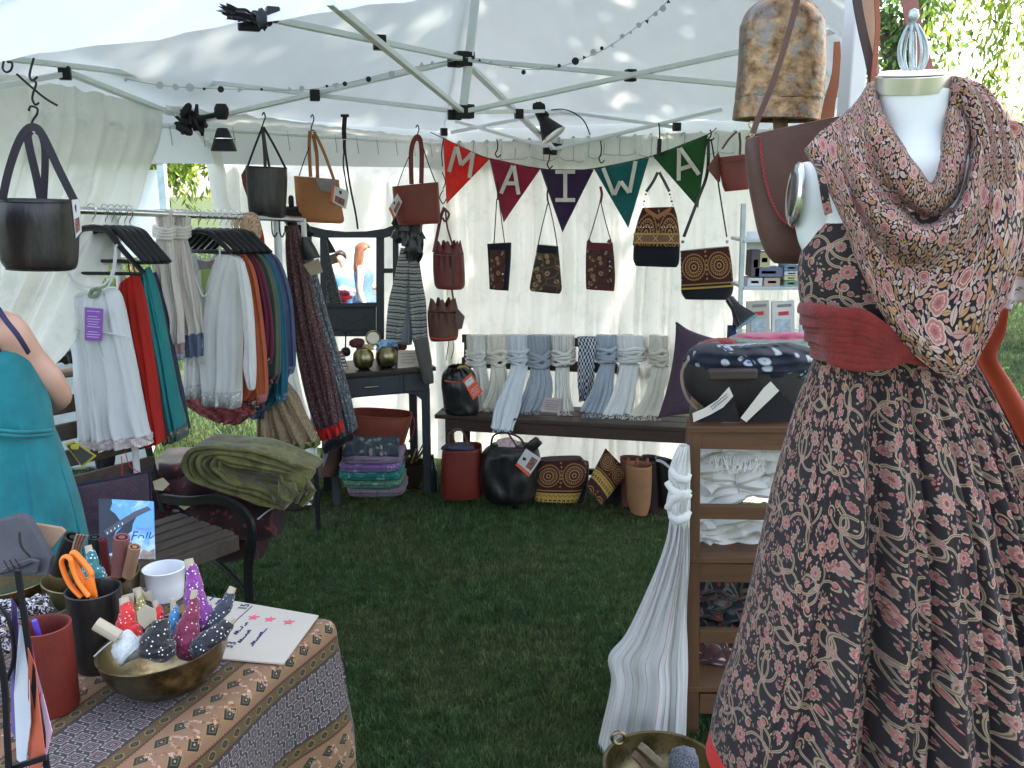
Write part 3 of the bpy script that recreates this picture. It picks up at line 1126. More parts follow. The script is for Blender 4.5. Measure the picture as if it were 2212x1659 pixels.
def tree(label, base, h, crown_c, crown_r, nleaf, willow=True, mat=LEAF_Y, seed=0, L=.13, w=.03, strands=220, low=1.2, group=None, lump=1.0):
 base = Vector(base)
 root = thing('willow_tree' if willow else 'tree', label, 'tree', tuple(base), group)
 rr = random.Random(seed)
 cc = Vector(crown_c)
 mb = MB()
 fork = base.lerp(Vector((cc.x, cc.y, base.z)), .3) + Vector((0, 0, h * .38))
 mb.tube(smooth([base - Vector((0, 0, .1)), base + Vector((.05, .03, h * .18)), fork], 5), [h * .045 * (1 - .5 * i / 10) for i in range(11)], 10)
 mb.build('trunk', BARK, root)
 tips = []
 for k in range(9):
  a = k * 2.4 + rr.random()
  t = cc + Vector((math.cos(a) * crown_r[0] * .6, math.sin(a) * crown_r[1] * .6, crown_r[2] * rr.uniform(-.1, .75)))
  mid = fork.lerp(t, .5) + Vector((0, 0, .25 * crown_r[2]))
  ps = smooth([fork, mid, t], 5)
  MB().tube(ps, [h * .018 * (1 - .85 * i / 10) + .01 for i in range(11)], 7).build('limb', BARK, root)
  tips += ps[3:]
 r = np.random.default_rng(seed)
 pos, dirs = [], []
 if willow:
  per = max(8, nleaf // strands)
  for k in range(strands):
   a, q = rr.uniform(0, 6.283), rr.random() ** .5
   x, y = cc.x + math.cos(a) * crown_r[0] * q, cc.y + math.sin(a) * crown_r[1] * q
   top = cc.z + crown_r[2] * math.sqrt(max(0, 1 - q * q)) * rr.uniform(.55, 1.0)
   clump = .5 + .5 * mnoise.noise(Vector((x * .9, y * .9, seed)))
   bot = low + (top - low) * rr.uniform(0, .75) * (1.25 - clump)
   n = int(per * (.5 + clump))
   z = top - (top - bot) * r.uniform(0, 1, n)
   sw = .22 * np.sin((top - z) * 1.3 + k)
   pos.append(np.stack([x + sw * math.cos(k) + r.normal(0, .05, n), y + sw * math.sin(k) + r.normal(0, .05, n), z], 1))
   dirs.append(np.tile(np.array([[.12 * math.cos(k), .12 * math.sin(k), -1.0]]), (n, 1)))
  P_, D_ = np.concatenate(pos), np.concatenate(dirs)
 else:
  nb = int(46 * lump)
  for k in range(nb):
   dv = Vector((rr.gauss(0, 1), rr.gauss(0, 1), rr.gauss(0, 1))).normalized() * (rr.random() ** .4)
   c0 = np.array([cc.x + dv.x * crown_r[0], cc.y + dv.y * crown_r[1], cc.z + dv.z * crown_r[2]])
   n = nleaf // nb
   o = r.normal(0, 1, (n, 3)) * np.array([crown_r[0], crown_r[1], crown_r[2]]) * .17
   pos.append(c0 + o)
   dirs.append(o * .3 + np.array([[0, 0, -.4]]))
  P_, D_ = np.concatenate(pos), np.concatenate(dirs)
 me = leaves_mesh(P_ - np.array(tuple(base)), D_, L, w, seed)
 me.materials.append(mat)
 o = bpy.data.objects.new('crown', me)
 SC.collection.objects.link(o)
 o.parent = root
 return root
tree('weeping willow with yellow green strands seen through the gap between the side panels', (-7.6, 14.5, 0), 8, (-5.3, 15.2, 4.6), (2.4, 2.2, 3.6), 26000, seed=3, L=.16, w=.05, strands=230, low=1.1)
tree('tall weeping willow hanging down behind the white dress form', (8.6, 13.0, 0), 9, (8.1, 13.0, 5.2), (2.6, 2.2, 4.4), 15000, mat=LEAF_Y, seed=5, L=.16, w=.042, strands=120, low=1.3)
tree('smaller leafy tree between the tent leg and the large willow', (8.3, 20, 0), 7, (8.0, 20, 4.7), (1.0, 1.2, 1.5), 1300, willow=False, mat=LEAF_G, seed=8, L=.2, w=.12)
tree('broad shade tree standing behind the tent and throwing dappled shade on its roof', (2.4, 8.6, 0), 9, (2.7, 7.7, 7.6), (3.1, 3.4, 1.7), 21000, willow=False, mat=LEAF_G, seed=11, L=.17, w=.085, lump=1.6)
for k, (x, y, hh) in enumerate(((-9, 60, 6), (-4, 66, 6), (5, 64, 6), (26, 58, 6), (36, 62, 6), (-24, 58, 6), (44, 54, 6))):
 tree(('dark rounded tree', 'wide pale tree', 'tall full tree', 'bushy mid green tree', 'high dense tree', 'spreading tree', 'low broad tree')[k] + ' in the row far across the park', (x, y, 0), hh, (x, y, hh * .55), (5, 3, hh * .42), 5000,
   willow=False, mat=(LEAF_G, LEAF_Y)[k % 2], seed=20 + k, L=.5, w=.35, group='trees far across the park')

# ================================================================ the near table, left
TZ = 0.75
tA = G(703, 1345, TZ)                     # its far right corner
tDir = (G(330, 1659, TZ) - tA).normalized()             # along the right edge towards the viewer
tOut = Vector((-tDir.y, tDir.x, 0))
if tOut.x < 0:
 tOut = -tOut
tc0 = tA + tDir * 0.62 - tOut * 0.5
table = thing('market_table', 'display table hidden under the printed cloth at the front of the stall', 'table', (tc0.x, tc0.y, 0))
MB().box(tA + tDir * .62 - tOut * .52 + Vector((0, 0, -.02)), (1.2, 1.0, .025), ax=(tDir, tOut, Vector((0, 0, 1)))).build('tabletop', M_wood('table wood', (.25, .16, .08), (.15, .09, .05), 'X'), table)
for a in (.07, 1.15):
 for b in (.07, .95):
  q = tA + tDir * a - tOut * b
  MB().box((q.x, q.y, .36), (.04, .04, .72), ax=(tDir, tOut, Vector((0, 0, 1)))).build('leg', MATS['table wood'], table)
CLOTH = M_image('tablecloth', IMG_TABLE, 0.27, bump=0.5)
mb = MB()
def tc_fn(u, v):
 b = -1.25 + 1.85 * v               # along: 0 = far edge, positive hangs beyond it
 a = -1.05 + 1.60 * u               # across: 0 = right edge
 a2, b2 = max(a, 0), max(b, 0)
 dr = math.hypot(a2, b2)
 p = tA - tDir * min(b, 0) * -1 * -1 + tOut * min(a, 0)
 p = tA + tDir * (-min(b, 0)) + tOut * min(a, 0)
 p.z = TZ + .004
 if dr > 0:
  o = (tOut * a2 - tDir * b2) / dr
  rr = 0.018
  th = min(dr / rr, math.pi / 2)
  drop = rr * (1 - math.cos(th)) + max(0, dr - rr * math.pi / 2) * .985
  fl = 0.07 * drop + 0.022 * min(1, drop * 4) * math.sin((b * 17 if a2 > b2 else a * 17) + 2.0 * (a2 > b2)) + .01 * mnoise.noise(Vector((a * 5, b * 5, 1))) * min(1, drop * 6)
  p += o * (rr * math.sin(th) + fl)
  p.z -= drop
 else:
  p.z += .0025 * mnoise.noise(Vector((a * 7, b * 7, 3))) + .0015 * mnoise.noise(Vector((a * 21, b * 9, 5)))
 return p
mb.grid(tc_fn, 150, 170, uvf=lambda u, v: (-.02 - (1.60 * u - 1.05) + .9, 1.85 * v))
tcl = mb.build('tablecloth', CLOTH, angle=180)
tag(tcl, 'block printed tablecloth with banded diamonds draped over the near table', 'tablecloth')

def up_on(x, yb, r_px, z0=TZ + .006):
 """centre of a round base whose front is seen at (x, yb)"""
 g = G(x, yb, z0)
 d = g.y
 d += r_px * m_per_px(yb, d)
 p = P(x, yb, d)
 return Vector((p.x, d, z0))
def vessel(name, label, cat, x, yr, yb, wpx, mat, taper=1.0, wall=.003, z0=TZ + .006, bowl=False, tilt=None, rim=0.0, dadd=0.0, inner=None, x2=None, n=48, sq=(1, 1)):
 b = up_on(x, yb, wpx / 2 * (.45 if bowl else taper), z0)
 b.y += dadd
 if x2 is not None:
  b.x = P(x2, yb, b.y).x
 t = P(x, yr, b.y)
 r = wpx / 2 * m_per_px(yr, b.y)
 h = t.z - z0
 root = thing(name, label, cat, tuple(b))
 ax = tilt
 if bowl:
  prof = [(0.0, .0), (r * .40, .0), (r * .62, h * .12), (r * .84, h * .40), (r * .96, h * .72), (r, h), (r * 1.012, h + .001), (r - wall * 1.3, h + .0005), (r * .95 - wall, h * .74), (r * .82 - wall, h * .44), (r * .6, h * .18), (r * .35, wall + .002), (0.0, wall + .002)]
 else:
  rb = r * taper
  prof = [(0, 0), (rb * .94, 0), (rb, .004), (rb + (r - rb) * .5, h * .5), (r, h - .002), (r + rim, h), (r - wall * .6, h + .001), (r - wall, h - .004), (rb - wall, .006), (0, .006)]
 m_ = MB()
 m_.open_top = True
 m_.lathe(prof, b, n, axis=ax, squash=sq)
 m_.build('body', mat, root, angle=50)
 return root, b, r, h

LEATHER_RED = M('red leather', (0.15, 0.020, 0.013), rough=0.5, var=0.2, vs=12, bump=0.35, bs=220, spec=.4)
LEATHER_BLK = M('black leather', (0.009, 0.009, 0.010), rough=0.36, var=0.4, vs=6, bump=0.45, bs=120, spec=.5, col2=(0.035, 0.030, 0.027), c2s=14, c2t=.56, stretch=(1, 1, .22))  # paler upright streaks put the gloss into the colour
LEATHER_BRN = M('brown leather', (0.10, 0.048, 0.035), rough=0.52, var=0.22, vs=9, bump=0.35, bs=220, spec=.4)
LEATHER_TAN = M('tan leather', (0.34, 0.135, 0.045), rough=0.5, var=0.16, vs=8, bump=0.3, bs=200, spec=.4)
ENAMEL = M('white enamel', (0.78, 0.80, 0.82), rough=0.22, var=0.03, bump=0.02, spec=.5)

bigbowl, bb, br, bh = vessel('brass_bowl', 'wide brass bowl full of sequined yarn bundles beside the price card', 'bowl', 366, 1386, 1512, 272, BRASS, bowl=True, tilt=(-.10, -.02, 1), x2=374)
vessel('enamel_mug', 'white enamel mug standing empty behind the brass bowl of bundles', 'mug', 361, 1226, 1306, 86, ENAMEL, taper=.86, rim=.002)
vessel('pen_holder', 'black leather pen holder with orange scissors in it', 'holder', 221, 1272, 1462, 114, LEATHER_BLK, taper=.93, wall=.004, rim=.001)
rc_, rcb, rcr, rch = vessel('leather_cup', 'tall red leather cup with a blue pen in it', 'cup', 118, 1350, 1558, 112, LEATHER_RED, taper=1.0, wall=.005)
vessel('brass_pot', 'round brass pot stuffed with leather rolls behind the pen holder', 'pot', 208, 1240, 1345, 198, BRASS, taper=.92, wall=.004)
vessel('clay_cup', 'small terracotta cup with a glazed rim inside the brass pot', 'cup', 232, 1237, 1268, 62, M('glazed clay', (.28, .12, .07), rough=.3, bump=.1), taper=.8, wall=.005, z0=TZ + .02)
vessel('brass_basin', 'shallow brass basin holding dark leather purses at the edge of the table', 'basin', 18, 1246, 1322, 205, BRASS, taper=.9, wall=.003)
vessel('stone_bowl', 'small grey green bowl behind the red leather cup', 'bowl', 112, 1312, 1372, 92, M('verdigris', (.09, .10, .07), rough=.6, var=.3), bowl=True)

# the blue pen
pen = thing('pen', 'blue pen sticking out of the red leather cup', 'pen', tuple(P(80, 1360, rcb.y)))
MB().tube([P(74, 1340, rcb.y - .01), P(92, 1400, rcb.y + .0)], .0042, 10).build('barrel', M('blue barrel', (.12, .08, .55), rough=.3, bump=0), pen)
# scissors
ORANGE = M('orange plastic', (0.85, 0.22, 0.03), rough=0.35, var=0.04, bump=0.03)
sci = thing('scissors', 'orange handled scissors standing in the black pen holder', 'scissors', tuple(P(190, 1290, 1.5)))
m1 = MB().tube(smooth(pxp([(176, 1290), (152, 1264), (137, 1232), (133, 1212), (141, 1202), (152, 1208), (157, 1228), (170, 1258), (192, 1288)], 1.47), 5), .0062, 10, flat=.6)
m1.build('finger_loop', ORANGE, sci)
m2 = MB().tube(smooth(pxp([(200, 1290), (178, 1250), (163, 1222), (156, 1200), (160, 1194), (178, 1212), (196, 1236), (197, 1250), (205, 1290)], 1.485), 5), .0068, 10, flat=.7)
m2.build('thumb_loop', ORANGE, sci)
MB().quadprism(pxp([(172, 1268), (196, 1245), (207, 1292), (180, 1290)], 1.478), .006).build('handle_web', ORANGE, sci, bevel=.002)
MB().quadprism(pxp([(185, 1290), (203, 1290), (205, 1400), (198, 1420)], 1.49), .002).build('blade', CHROME, sci)

def sequins(name, col, fleck=(.9, .9, .92), dens=170, thr=.22):
 if name in MATS:
  return MATS[name]
 m, nt, b, out = _base(name)
 setv(b, rough=.55, spec=.4, sheen=.3)
 tc = node(nt, 'ShaderNodeTexCoord')
 v = node(nt, 'ShaderNodeTexVoronoi', Scale=float(dens))
 nt.links.new(tc.outputs['Object'], v.inputs['Vector'])
 r = node(nt, 'ShaderNodeMapRange')
 r.inputs[1].default_value, r.inputs[2].default_value = thr + .04, thr
 nt.links.new(v.outputs['Distance'], r.inputs[0])
 g = node(nt, 'ShaderNodeMath', operation='GREATER_THAN')
 sx = node(nt, 'ShaderNodeSeparateColor')
 nt.links.new(v.outputs['Color'], sx.inputs[0])
 nt.links.new(sx.outputs[0], g.inputs[0])
 g.inputs[1].default_value = .28
 mu = node(nt, 'ShaderNodeMath', operation='MULTIPLY')
 nt.links.new(r.outputs[0], mu.inputs[0])
 nt.links.new(g.outputs[0], mu.inputs[1])
 nz = node(nt, 'ShaderNodeTexNoise', Scale=90.0, Detail=3.0)
 nt.links.new(tc.outputs['Object'], nz.inputs['Vector'])
 c = mixc(nt, nz.outputs[0], tuple(x * .5 for x in col), tuple(min(1, x * 1.5) for x in col))
 c = mixc(nt, mu.outputs[0], c, fleck)
 nt.links.new(c, b.inputs['Base Color'])
 addbump(nt, b, nz.outputs[0], 1.0, .006)
 MATS[name] = m
 return m
WRAP = M('paper wrap', (.46, .39, .29), rough=.7, var=.1, bump=.2)
def bundle(label, top, bot, w0, w1, col, d0, d1, wrap=True, name='yarn_bundle', belly=.7):
 """a twist of sequined yarn, tied with a paper band at its thin end; px ends, widths px"""
 a, b = P(top[0], top[1], d0), P(bot[0], bot[1], d1)
 root = thing(name, label, 'yarn', tuple(b), 'sequined yarn bundles in the brass bowl')
 k = m_per_px(top[1], d0) / 2
 n = 14
 rs = []
 pts = []
 for i in range(n + 1):
  t = i / n
  s_ = (w0 + (w1 - w0) * min(1, (t / belly)) ** 1.1) if t < belly else w1 * math.sqrt(max(.05, 1 - ((t - belly) / (1 - belly)) ** 2 * .8))
  rs.append(s_ * k * (1 + .06 * math.sin(t * 31)))
  pts.append(a.lerp(b, t) + Vector((.002 * math.sin(t * 9), .002 * math.cos(t * 7), 0)))
 o = MB().tube(pts, rs, 20).build('yarn', col, root)
 if wrap:
  dr = (a - b).normalized()
  MB().tube([a + dr * .012, a - dr * .014], [w0 * k * .80, w0 * k * .95], 10).build('paper_band', WRAP, root, angle=30)
 return root
bundle('tall purple sequined bundle leaning behind the crimson one', (410, 1222), (440, 1372), 24, 58, sequins('purple sequins', (.22, .03, .25)), 1.50, 1.47)
bundle('crimson sequined bundle upright in the middle of the brass bowl', (418, 1290), (398, 1425), 18, 66, sequins('crimson sequins', (.18, .012, .05), (.9, .6, .6)), 1.45, 1.42)
bundle('slate grey sequined bundle leaning to the far side of the bowl', (497, 1282), (450, 1385), 20, 50, sequins('slate sequins', (.03, .037, .055)), 1.50, 1.46)
bundle('long navy black sequined bundle lying over the near side of the bowl', (492, 1345), (418, 1425), 30, 62, sequins('navy sequins', (.006, .007, .014)), 1.44, 1.40)
bundle('fat black sequined bundle with pale beads in the near part of the bowl', (345, 1340), (335, 1428), 34, 82, sequins('black sequins', (.003, .003, .005)), 1.40, 1.38, wrap=False)
bundle('small sky blue yarn bundle with a paper top', (374, 1308), (378, 1390), 14, 34, sequins('sky sequins', (.05, .25, .5)), 1.45, 1.44)
bundle('bright red yarn bundle at the left rim of the bowl', (270, 1306), (283, 1392), 26, 52, sequins('red sequins', (.6, .015, .015), (.9, .5, .5)), 1.45, 1.42)
bundle('second red bundle half hidden behind the folded paper tag', (338, 1312), (352, 1372), 16, 34, sequins('red sequins', (.6, .015, .015)), 1.47, 1.45)
bundle('olive yarn bundle between the paper tags', (300, 1290), (308, 1360), 16, 34, sequins('olive sequins', (.25, .22, .04)), 1.47, 1.45)
bundle('white thread skein spilling over the rim of the bowl', (262, 1378), (292, 1420), 44, 70, M('white thread', (.62, .66, .66), rough=.9, var=.1, vs=60, bump=1.2, bs=200), 1.41, 1.395, wrap=False, name='thread_skein')
bundle('teal sequined bundle standing in the clay cup', (193, 1192), (208, 1262), 18, 46, sequins('teal sequins', (.01, .14, .16)), 1.6, 1.58)
for lab, pts, d in (('blank kraft tag with an oval label propped on the black bundle', [(295, 1322), (312, 1306), (336, 1318), (338, 1336), (312, 1358), (298, 1345)], 1.40),
     ('kraft tag standing beside the red bundle', [(262, 1288), (288, 1281), (290, 1308), (266, 1312)], 1.46),
     ('kraft tag folded over behind the olive bundle', [(286, 1273), (302, 1268), (312, 1280), (326, 1276), (330, 1300), (305, 1294), (290, 1290)], 1.475)):
 t = MB().quadprism(pxp(pts, d), .0015).build('paper_tag', WRAP, angle=20)
 tag(t, lab, 'tag')
t = MB().tube(pxp([(207, 1347), (257, 1376)], 1.39), .0115, 12).build('paper_roll', WRAP, angle=30)
tag(t, 'rolled paper end poking out over the rim of the brass bowl', 'paper')
t = MB().tube(smooth(pxp([(258, 1376), (232, 1392), (203, 1418)], 1.385), 4), .0012, 5).build('loose_thread', M('white thread', (.6, .6, .6)))
tag(t, 'loose white thread trailing from the paper roll', 'thread')

# price card
cz = TZ + .010
sg = thing('price_card', 'large cream price card with three pink stars at the table corner', 'card', tuple(G(560, 1360, cz)))
cpts = [G(448, 1288, cz), G(688, 1329, cz), G(612, 1433, cz), G(430, 1418, cz)]
MB().quadprism(cpts, .003, n=Vector((0, 0, -1))).build('sheet', M('pale card', (.50, .46, .39), rough=.7, var=.04, bump=.1), sg)
PINK = M('pink marker', (.75, .12, .18), rough=.6, bump=0)
def star(c, r, a0, mat, parent, z):
 pts = []
 for k in range(10):
  q = r * (1 if k % 2 == 0 else .4)
  a = a0 + k * math.pi / 5
  pts.append(c + Vector((q * math.cos(a), q * math.sin(a), 0)))
 MB().quadprism(pts, .0006, n=Vector((0, 0, -1))).build('star', mat, parent, angle=20)
for x, y in ((548, 1333), (583, 1337), (624, 1343)):
 star(G(x, y, cz + .0012), .0125, .3, PINK, sg, cz)
cx_, cy_ = (G(612, 1433, cz) - G(688, 1329, cz)).normalized(), (G(688, 1329, cz) - G(448, 1288, cz)).normalized()
def scrib(o, L, h, seed, parent, zz, xd, yd, w=.0011, mat=INK):
 r = random.Random(seed)
 pts = []
 for k in range(int(L / .0035)):
  pts.append(o + xd * (k * .0035) + yd * (h * (r.random() if k % 2 else 0)) + Vector((0, 0, .0)))
 MB().tube(smooth(pts, 3), w, 5).build('handwriting', mat, parent)
wr = [(G(500, 1402, cz), '33'), (G(530, 1318, cz), '15')]
for o, s_ in wr:
 text(s_, o, -cx_, -cy_ * -1 if False else Vector((0, 0, 1)).cross(-cx_), .026, INK, sg, 'number', off=.0014)
fx = -cx_
fy = Vector((0, 0, 1)).cross(fx)
for k, (x, y, L) in enumerate(((520, 1388, .055), (545, 1396, .075), (512, 1370, .035), (530, 1352, .02))):
 scrib(G(x, y, cz + .0008), L, .008, k, sg, cz, fx, fy)
MB().tube([G(507, 1343, cz + .0005), G(545, 1309, cz + .0005)], .0009, 5).build('ruled_line', INK, sg)
for k, (x, y) in enumerate(((455, 1297), (468, 1305), (480, 1311), (470, 1320))):
 scrib(G(x, y, cz + .0008), .03, .007, k + 9, sg, cz, fx, fy)

# leather goods standing in the pots
def slab(name, label, cat, pts, d, t, mat, lean=0.0, group=None, bevel=.002, extra=None):
 q = []
 ys = [p[1] for p in pts]
 for p in pts:
  q.append(P(p[0], p[1], d + lean * (max(ys) - p[1]) / max(1, (max(ys) - min(ys)))))
 c = sum(q, Vector()) / len(q)
 r = thing(name, label, cat, tuple(c), group)
 MB().quadprism(q, t, n=Vector((0, 1, .1)).normalized()).build('body', mat, r, bevel=bevel, angle=30)
 if extra:
  extra(r)
 return r
SLATE = M('slate leather', (.075, .075, .09), rough=.5, var=.2, bump=.35, bs=180)
def purse_extra(r):
 MB().strap(pxp([(42, 1150), (46, 1180), (66, 1204)], 1.635), .004, .002).build('seam', LEATHER_BLK, r)
 MB().quadprism(pxp([(2, 1230), (62, 1207), (84, 1212), (80, 1240), (0, 1245)], 1.63), .006).build('lower_pocket', SLATE, r, bevel=.002)
 MB().strap(pxp([(0, 1240), (30, 1232), (70, 1216)], 1.625), .003, .002).build('pocket_edge', LEATHER_BLK, r)
 for x in (8, 20, 32):
  MB().strap(pxp([(x, 1212 - x * .15), (x + 12, 1234 - x * .2)], 1.628), .0018, .0015).build('pleat', LEATHER_BLK, r)
slab('leather_purse', 'slate grey leather purse with a folded flap standing in the brass basin', 'purse', [(-20, 1132), (34, 1116), (58, 1122), (108, 1208), (104, 1244), (-20, 1248)], 1.64, .02, SLATE, lean=.03, extra=purse_extra)
slab('leather_card', 'plain tan leather offcut behind the slate purse', 'leather', [(74, 1131), (132, 1140), (142, 1148), (106, 1195), (98, 1190)], 1.70, .006, M('pale tan leather', (.42, .27, .17), rough=.6), lean=.02)
def roll(label, a, b, rpx, d, mat, cat='roll', name='leather_roll', coils=2):
 root = thing(name, label, cat, tuple(P(b[0], b[1], d)), 'leather rolls in the brass pot')
 k = m_per_px(a[1], d)
 m_ = MB()
 A, B = P(a[0], a[1], d), P(b[0], b[1], d + .01)
 pr = [(rpx * k, 0), (rpx * k, (B - A).length), (rpx * k * .78, (B - A).length), (rpx * k * .74, .002)]
 m_.open_top = True
 ax = (A - B)
 m_.lathe([(pr[0][0], 0), (pr[0][0], ax.length), (pr[0][0] * .75, ax.length), (pr[0][0] * .7, ax.length - .03)], B, 20, axis=ax)
 m_.build('roll', mat, root, angle=50)
 k2 = MB().tube([A + Vector((0, 0, .0)), A - ax.normalized() * .03], rpx * k * .42, 10, cap=True)
 k2.build('inner_coil', mat, root)
 return root
roll('dusky pink leather roll in the brass pot', (263, 1160), (258, 1240), 17, 1.70, M('pink brown leather', (.22, .085, .075), rough=.55))
roll('short tan leather roll beside the pink one', (291, 1181), (277, 1244), 13, 1.69, M('light tan leather', (.30, .17, .10), rough=.55))
roll('black leather roll leaning out of the brass pot', (158, 1160), (126, 1236), 19, 1.71, LEATHER_BLK)
roll('dark green leather roll behind the teal bundle', (204, 1160), (204, 1240), 13, 1.73, M('green black leather', (.02, .03, .03), rough=.4))
roll('burgundy leather strip roll in front of the magazine', (222, 1165), (232, 1240), 9, 1.72, M('burgundy leather', (.12, .02, .025), rough=.4))
st = thing('leather_strips', 'bunch of thin tan leather strips standing behind the scissors', 'leather', tuple(P(165, 1215, 1.68)))
for k in range(7):
 MB().strap(pxp([(166 + k * 3.6, 1154 + k * .4), (158 + k * 3, 1180), (150 + k * 2.4, 1222)], 1.66 + .004 * k), .0026, .004).build('strip', M('strip leather %d' % (k % 2), ((.36, .22, .14), (.16, .08, .06))[k % 2], rough=.6), st)
# printed yarn bundles, left edge
for k, (x, y, r_, d, lab) in enumerate(((78, 1312, 24, 1.45, 'zigzag black and white cord bundle behind the red leather cup'), (14, 1325, 26, 1.42, 'tangle of black and white printed cord at the table edge'), (12, 1382, 20, 1.36, 'coil of black and white cord beside the paper rack'))):
 mz = M_print('zigzag cord', (.01, .01, .02), (.55, .52, .55), (.6, .58, .6), 150)
 o = thing('cord_bundle', lab, 'cord', tuple(P(x, y, d)))
 for q in range(7):
  a = q * .9 + k
  mm = m_per_px(y, d)
  c = P(x, y, d)
  MB().tube(smooth([c + Vector((math.cos(a + t) * r_ * mm * .8, .02 * math.sin(t * 2 + q), math.sin(a * .7 + t * 1.3) * r_ * mm * .75)) for t in (0, 1, 2, 3)], 4), .0045, 7).build('strand', mz, o)

# iron rack with papers, far left
rk = thing('paper_rack', 'dark iron letter rack at the near left edge of the table', 'rack', tuple(G(60, 1640, TZ)))
for pts, d in (([(38, 1232), (48, 1300), (62, 1400), (74, 1480), (92, 1590), (104, 1680)], 1.16), ([(-8, 1380), (10, 1480), (16, 1600), (20, 1680)], 1.12), ([(22, 1660), (60, 1648), (100, 1636)], 1.13)):
 MB().strap(pxp(pts, d), .0075, .005).build('rail', IRON, rk)
MB().tube(smooth(pxp([(-10, 1300), (20, 1340), (30, 1420), (10, 1480)], 1.18), 4), .003, 7).build('scroll', IRON, rk)
for k, (lab, pts, col, d) in enumerate((
  ('white leaflet bent upright in the iron rack', [(42, 1350), (54, 1362), (60, 1400), (66, 1560), (54, 1659), (36, 1640), (30, 1500)], (.62, .66, .72), 1.16),
  ('violet edged paper behind the white leaflet', [(24, 1290), (36, 1310), (44, 1420), (36, 1600), (24, 1580)], (.14, .10, .30), 1.19),
  ('orange red paper in the iron rack', [(60, 1400), (76, 1440), (84, 1530), (96, 1620), (80, 1690), (62, 1690)], (.55, .13, .07), 1.15),
  ('pale pink paper curling out of the rack', [(76, 1440), (92, 1500), (112, 1580), (98, 1640), (86, 1560)], (.62, .45, .58), 1.165),
  ('magenta sheet between the papers of the rack', [(52, 1345), (60, 1352), (88, 1500), (82, 1560), (70, 1480)], (.5, .04, .2), 1.175))):
 o = MB().quadprism([P(x, y, d + .012 * math.sin(i * 1.7)) for i, (x, y) in enumerate(pts)], .0012, n=Vector((.3, 1, 0)).normalized()).build('leaflet', M('leaflet %d' % k, col, rough=.5, var=.05, bump=0), angle=30)
 tag(o, lab, 'paper')

# ================================================================ dress form, right
MD = 1.50
MANN = M('form plaster', (.70, .72, .70), rough=.45, var=.03, bump=.05)
form = thing('dress_form', 'white armless dress form with steel neck cap wearing the printed sun dress', 'mannequin', tuple(P(1950, 1500, MD).xy) + (0,))
VINE = M_image('vine cotton', IMG_VINE, 0.38, bump=.3)
VINE_B = M_image('vine cotton bodice', IMG_VINE, 0.36, bump=.3)
ROSE = M_image('rose cotton', IMG_ROSE, 0.27, bump=.3, thru=.05)
mb = MB()
loft(mb, [(1899, 196, 2044, 196, .62), (1902, 240, 2040, 240, .60), (1896, 290, 2046, 290, .62), (1868, 322, 2080, 322, .8), (1800, 352, 2150, 345, 1.0), (1765, 400, 2185, 395, 1.05), (1765, 470, 2180, 470, 1.1), (1752, 560, 2160, 560, 1.15),
    (1760, 660, 2130, 660, 1.0), (1790, 760, 2088, 760, .80), (1790, 860, 2090, 860, .80)], MD, .083, n=64, e=2.2)
mb.build('torso', MANN, form, angle=180)
c = P(1969, 180, MD)
k = m_per_px(180, MD)
MB().lathe([(76 * k, -.62 * 30 * k), (76 * k, .5 * 30 * k), (73 * k, .5 * 30 * k + .001)], c, 48, axis=(-.05, -.16, 1)).build('neck_band', M('brushed steel', (.6, .58, .54), rough=.32, metal=1, bump=0), form)
capc = c + Vector((-.05, -.16, 1)).normalized() * (15 * k + .003)
MB().lathe([(70 * k, 0), (66 * k, .004), (0, .006)], capc, 48, axis=(-.05, -.16, 1)).build('neck_cap', M('white cap', (.8, .8, .8), rough=.3, bump=0), form)
mb = MB()
for q in range(8):
 a = q * math.pi / 4 + .2
 pts = []
 for y, r_ in ((158, 9), (146, 22), (122, 29), (95, 27), (70, 18), (54, 9)):
  b_ = P(1972, y, MD)
  pts.append(b_ + Vector((math.cos(a) * r_ * k, math.sin(a) * r_ * k, 0)))
 MB().tube(smooth(pts, 4), .0022, 7).build('finial_wire', M('pewter', (.42, .47, .48), rough=.35, metal=.7), form)
MB().lathe([(9 * k, -.012), (12 * k, -.002), (5 * k, 0), (8 * k, .003), (12 * k, .010), (9 * k, .019), (0, .022)], P(1972, 50, MD), 20).build('finial_knob', MATS['pewter'], form)
MB().lathe([(14 * k, 0), (12 * k, .006), (9 * k, .012), (0, .013)], P(1972, 163, MD), 20).build('finial_base', MATS['pewter'], form)
MB().tube([P(1972, 160, MD), P(1972, 55, MD)], .0016, 6).build('finial_wire', MATS['pewter'], form)
# arm stub
mb = MB()
loft(mb, [(1768, 350, 1815, 344, .5), (1738, 352, 1822, 350, .8), (1719, 385, 1830, 380, 1.0), (1715, 430, 1836, 430, 1.05), (1720, 470, 1838, 470, .95), (1728, 520, 1835, 520, .8), (1745, 560, 1830, 560, .6)], (MD + .005, MD + .02), .045, n=40, e=2.0, cap_top=True, cap_bot=True)
mb.build('arm_stub', MANN, form, angle=180)
pc = P(1716, 420, MD + .004)
mb = MB().lathe([(.0, .004), (.040, .004), (.045, 0), (.045, -.004)], pc, 36, axis=(-1, .02, .05), squash=(.8, 1.15))
mb.build('shoulder_plate', CHROME, form)
MB().lathe([(.0, .0065), (.024, .0065), (.03, .004)], pc, 30, axis=(-1, .02, .05), squash=(.8, 1.2)).build('plate_boss', M('dark steel', (.12, .12, .12), rough=.25, metal=1, bump=0), form)
MB().tube([Vector((form.location.x, form.location.y, .03)), Vector((form.location.x, form.location.y, 1.2))], .017, 14).build('stand_pole', IRON, form)
mb = MB()
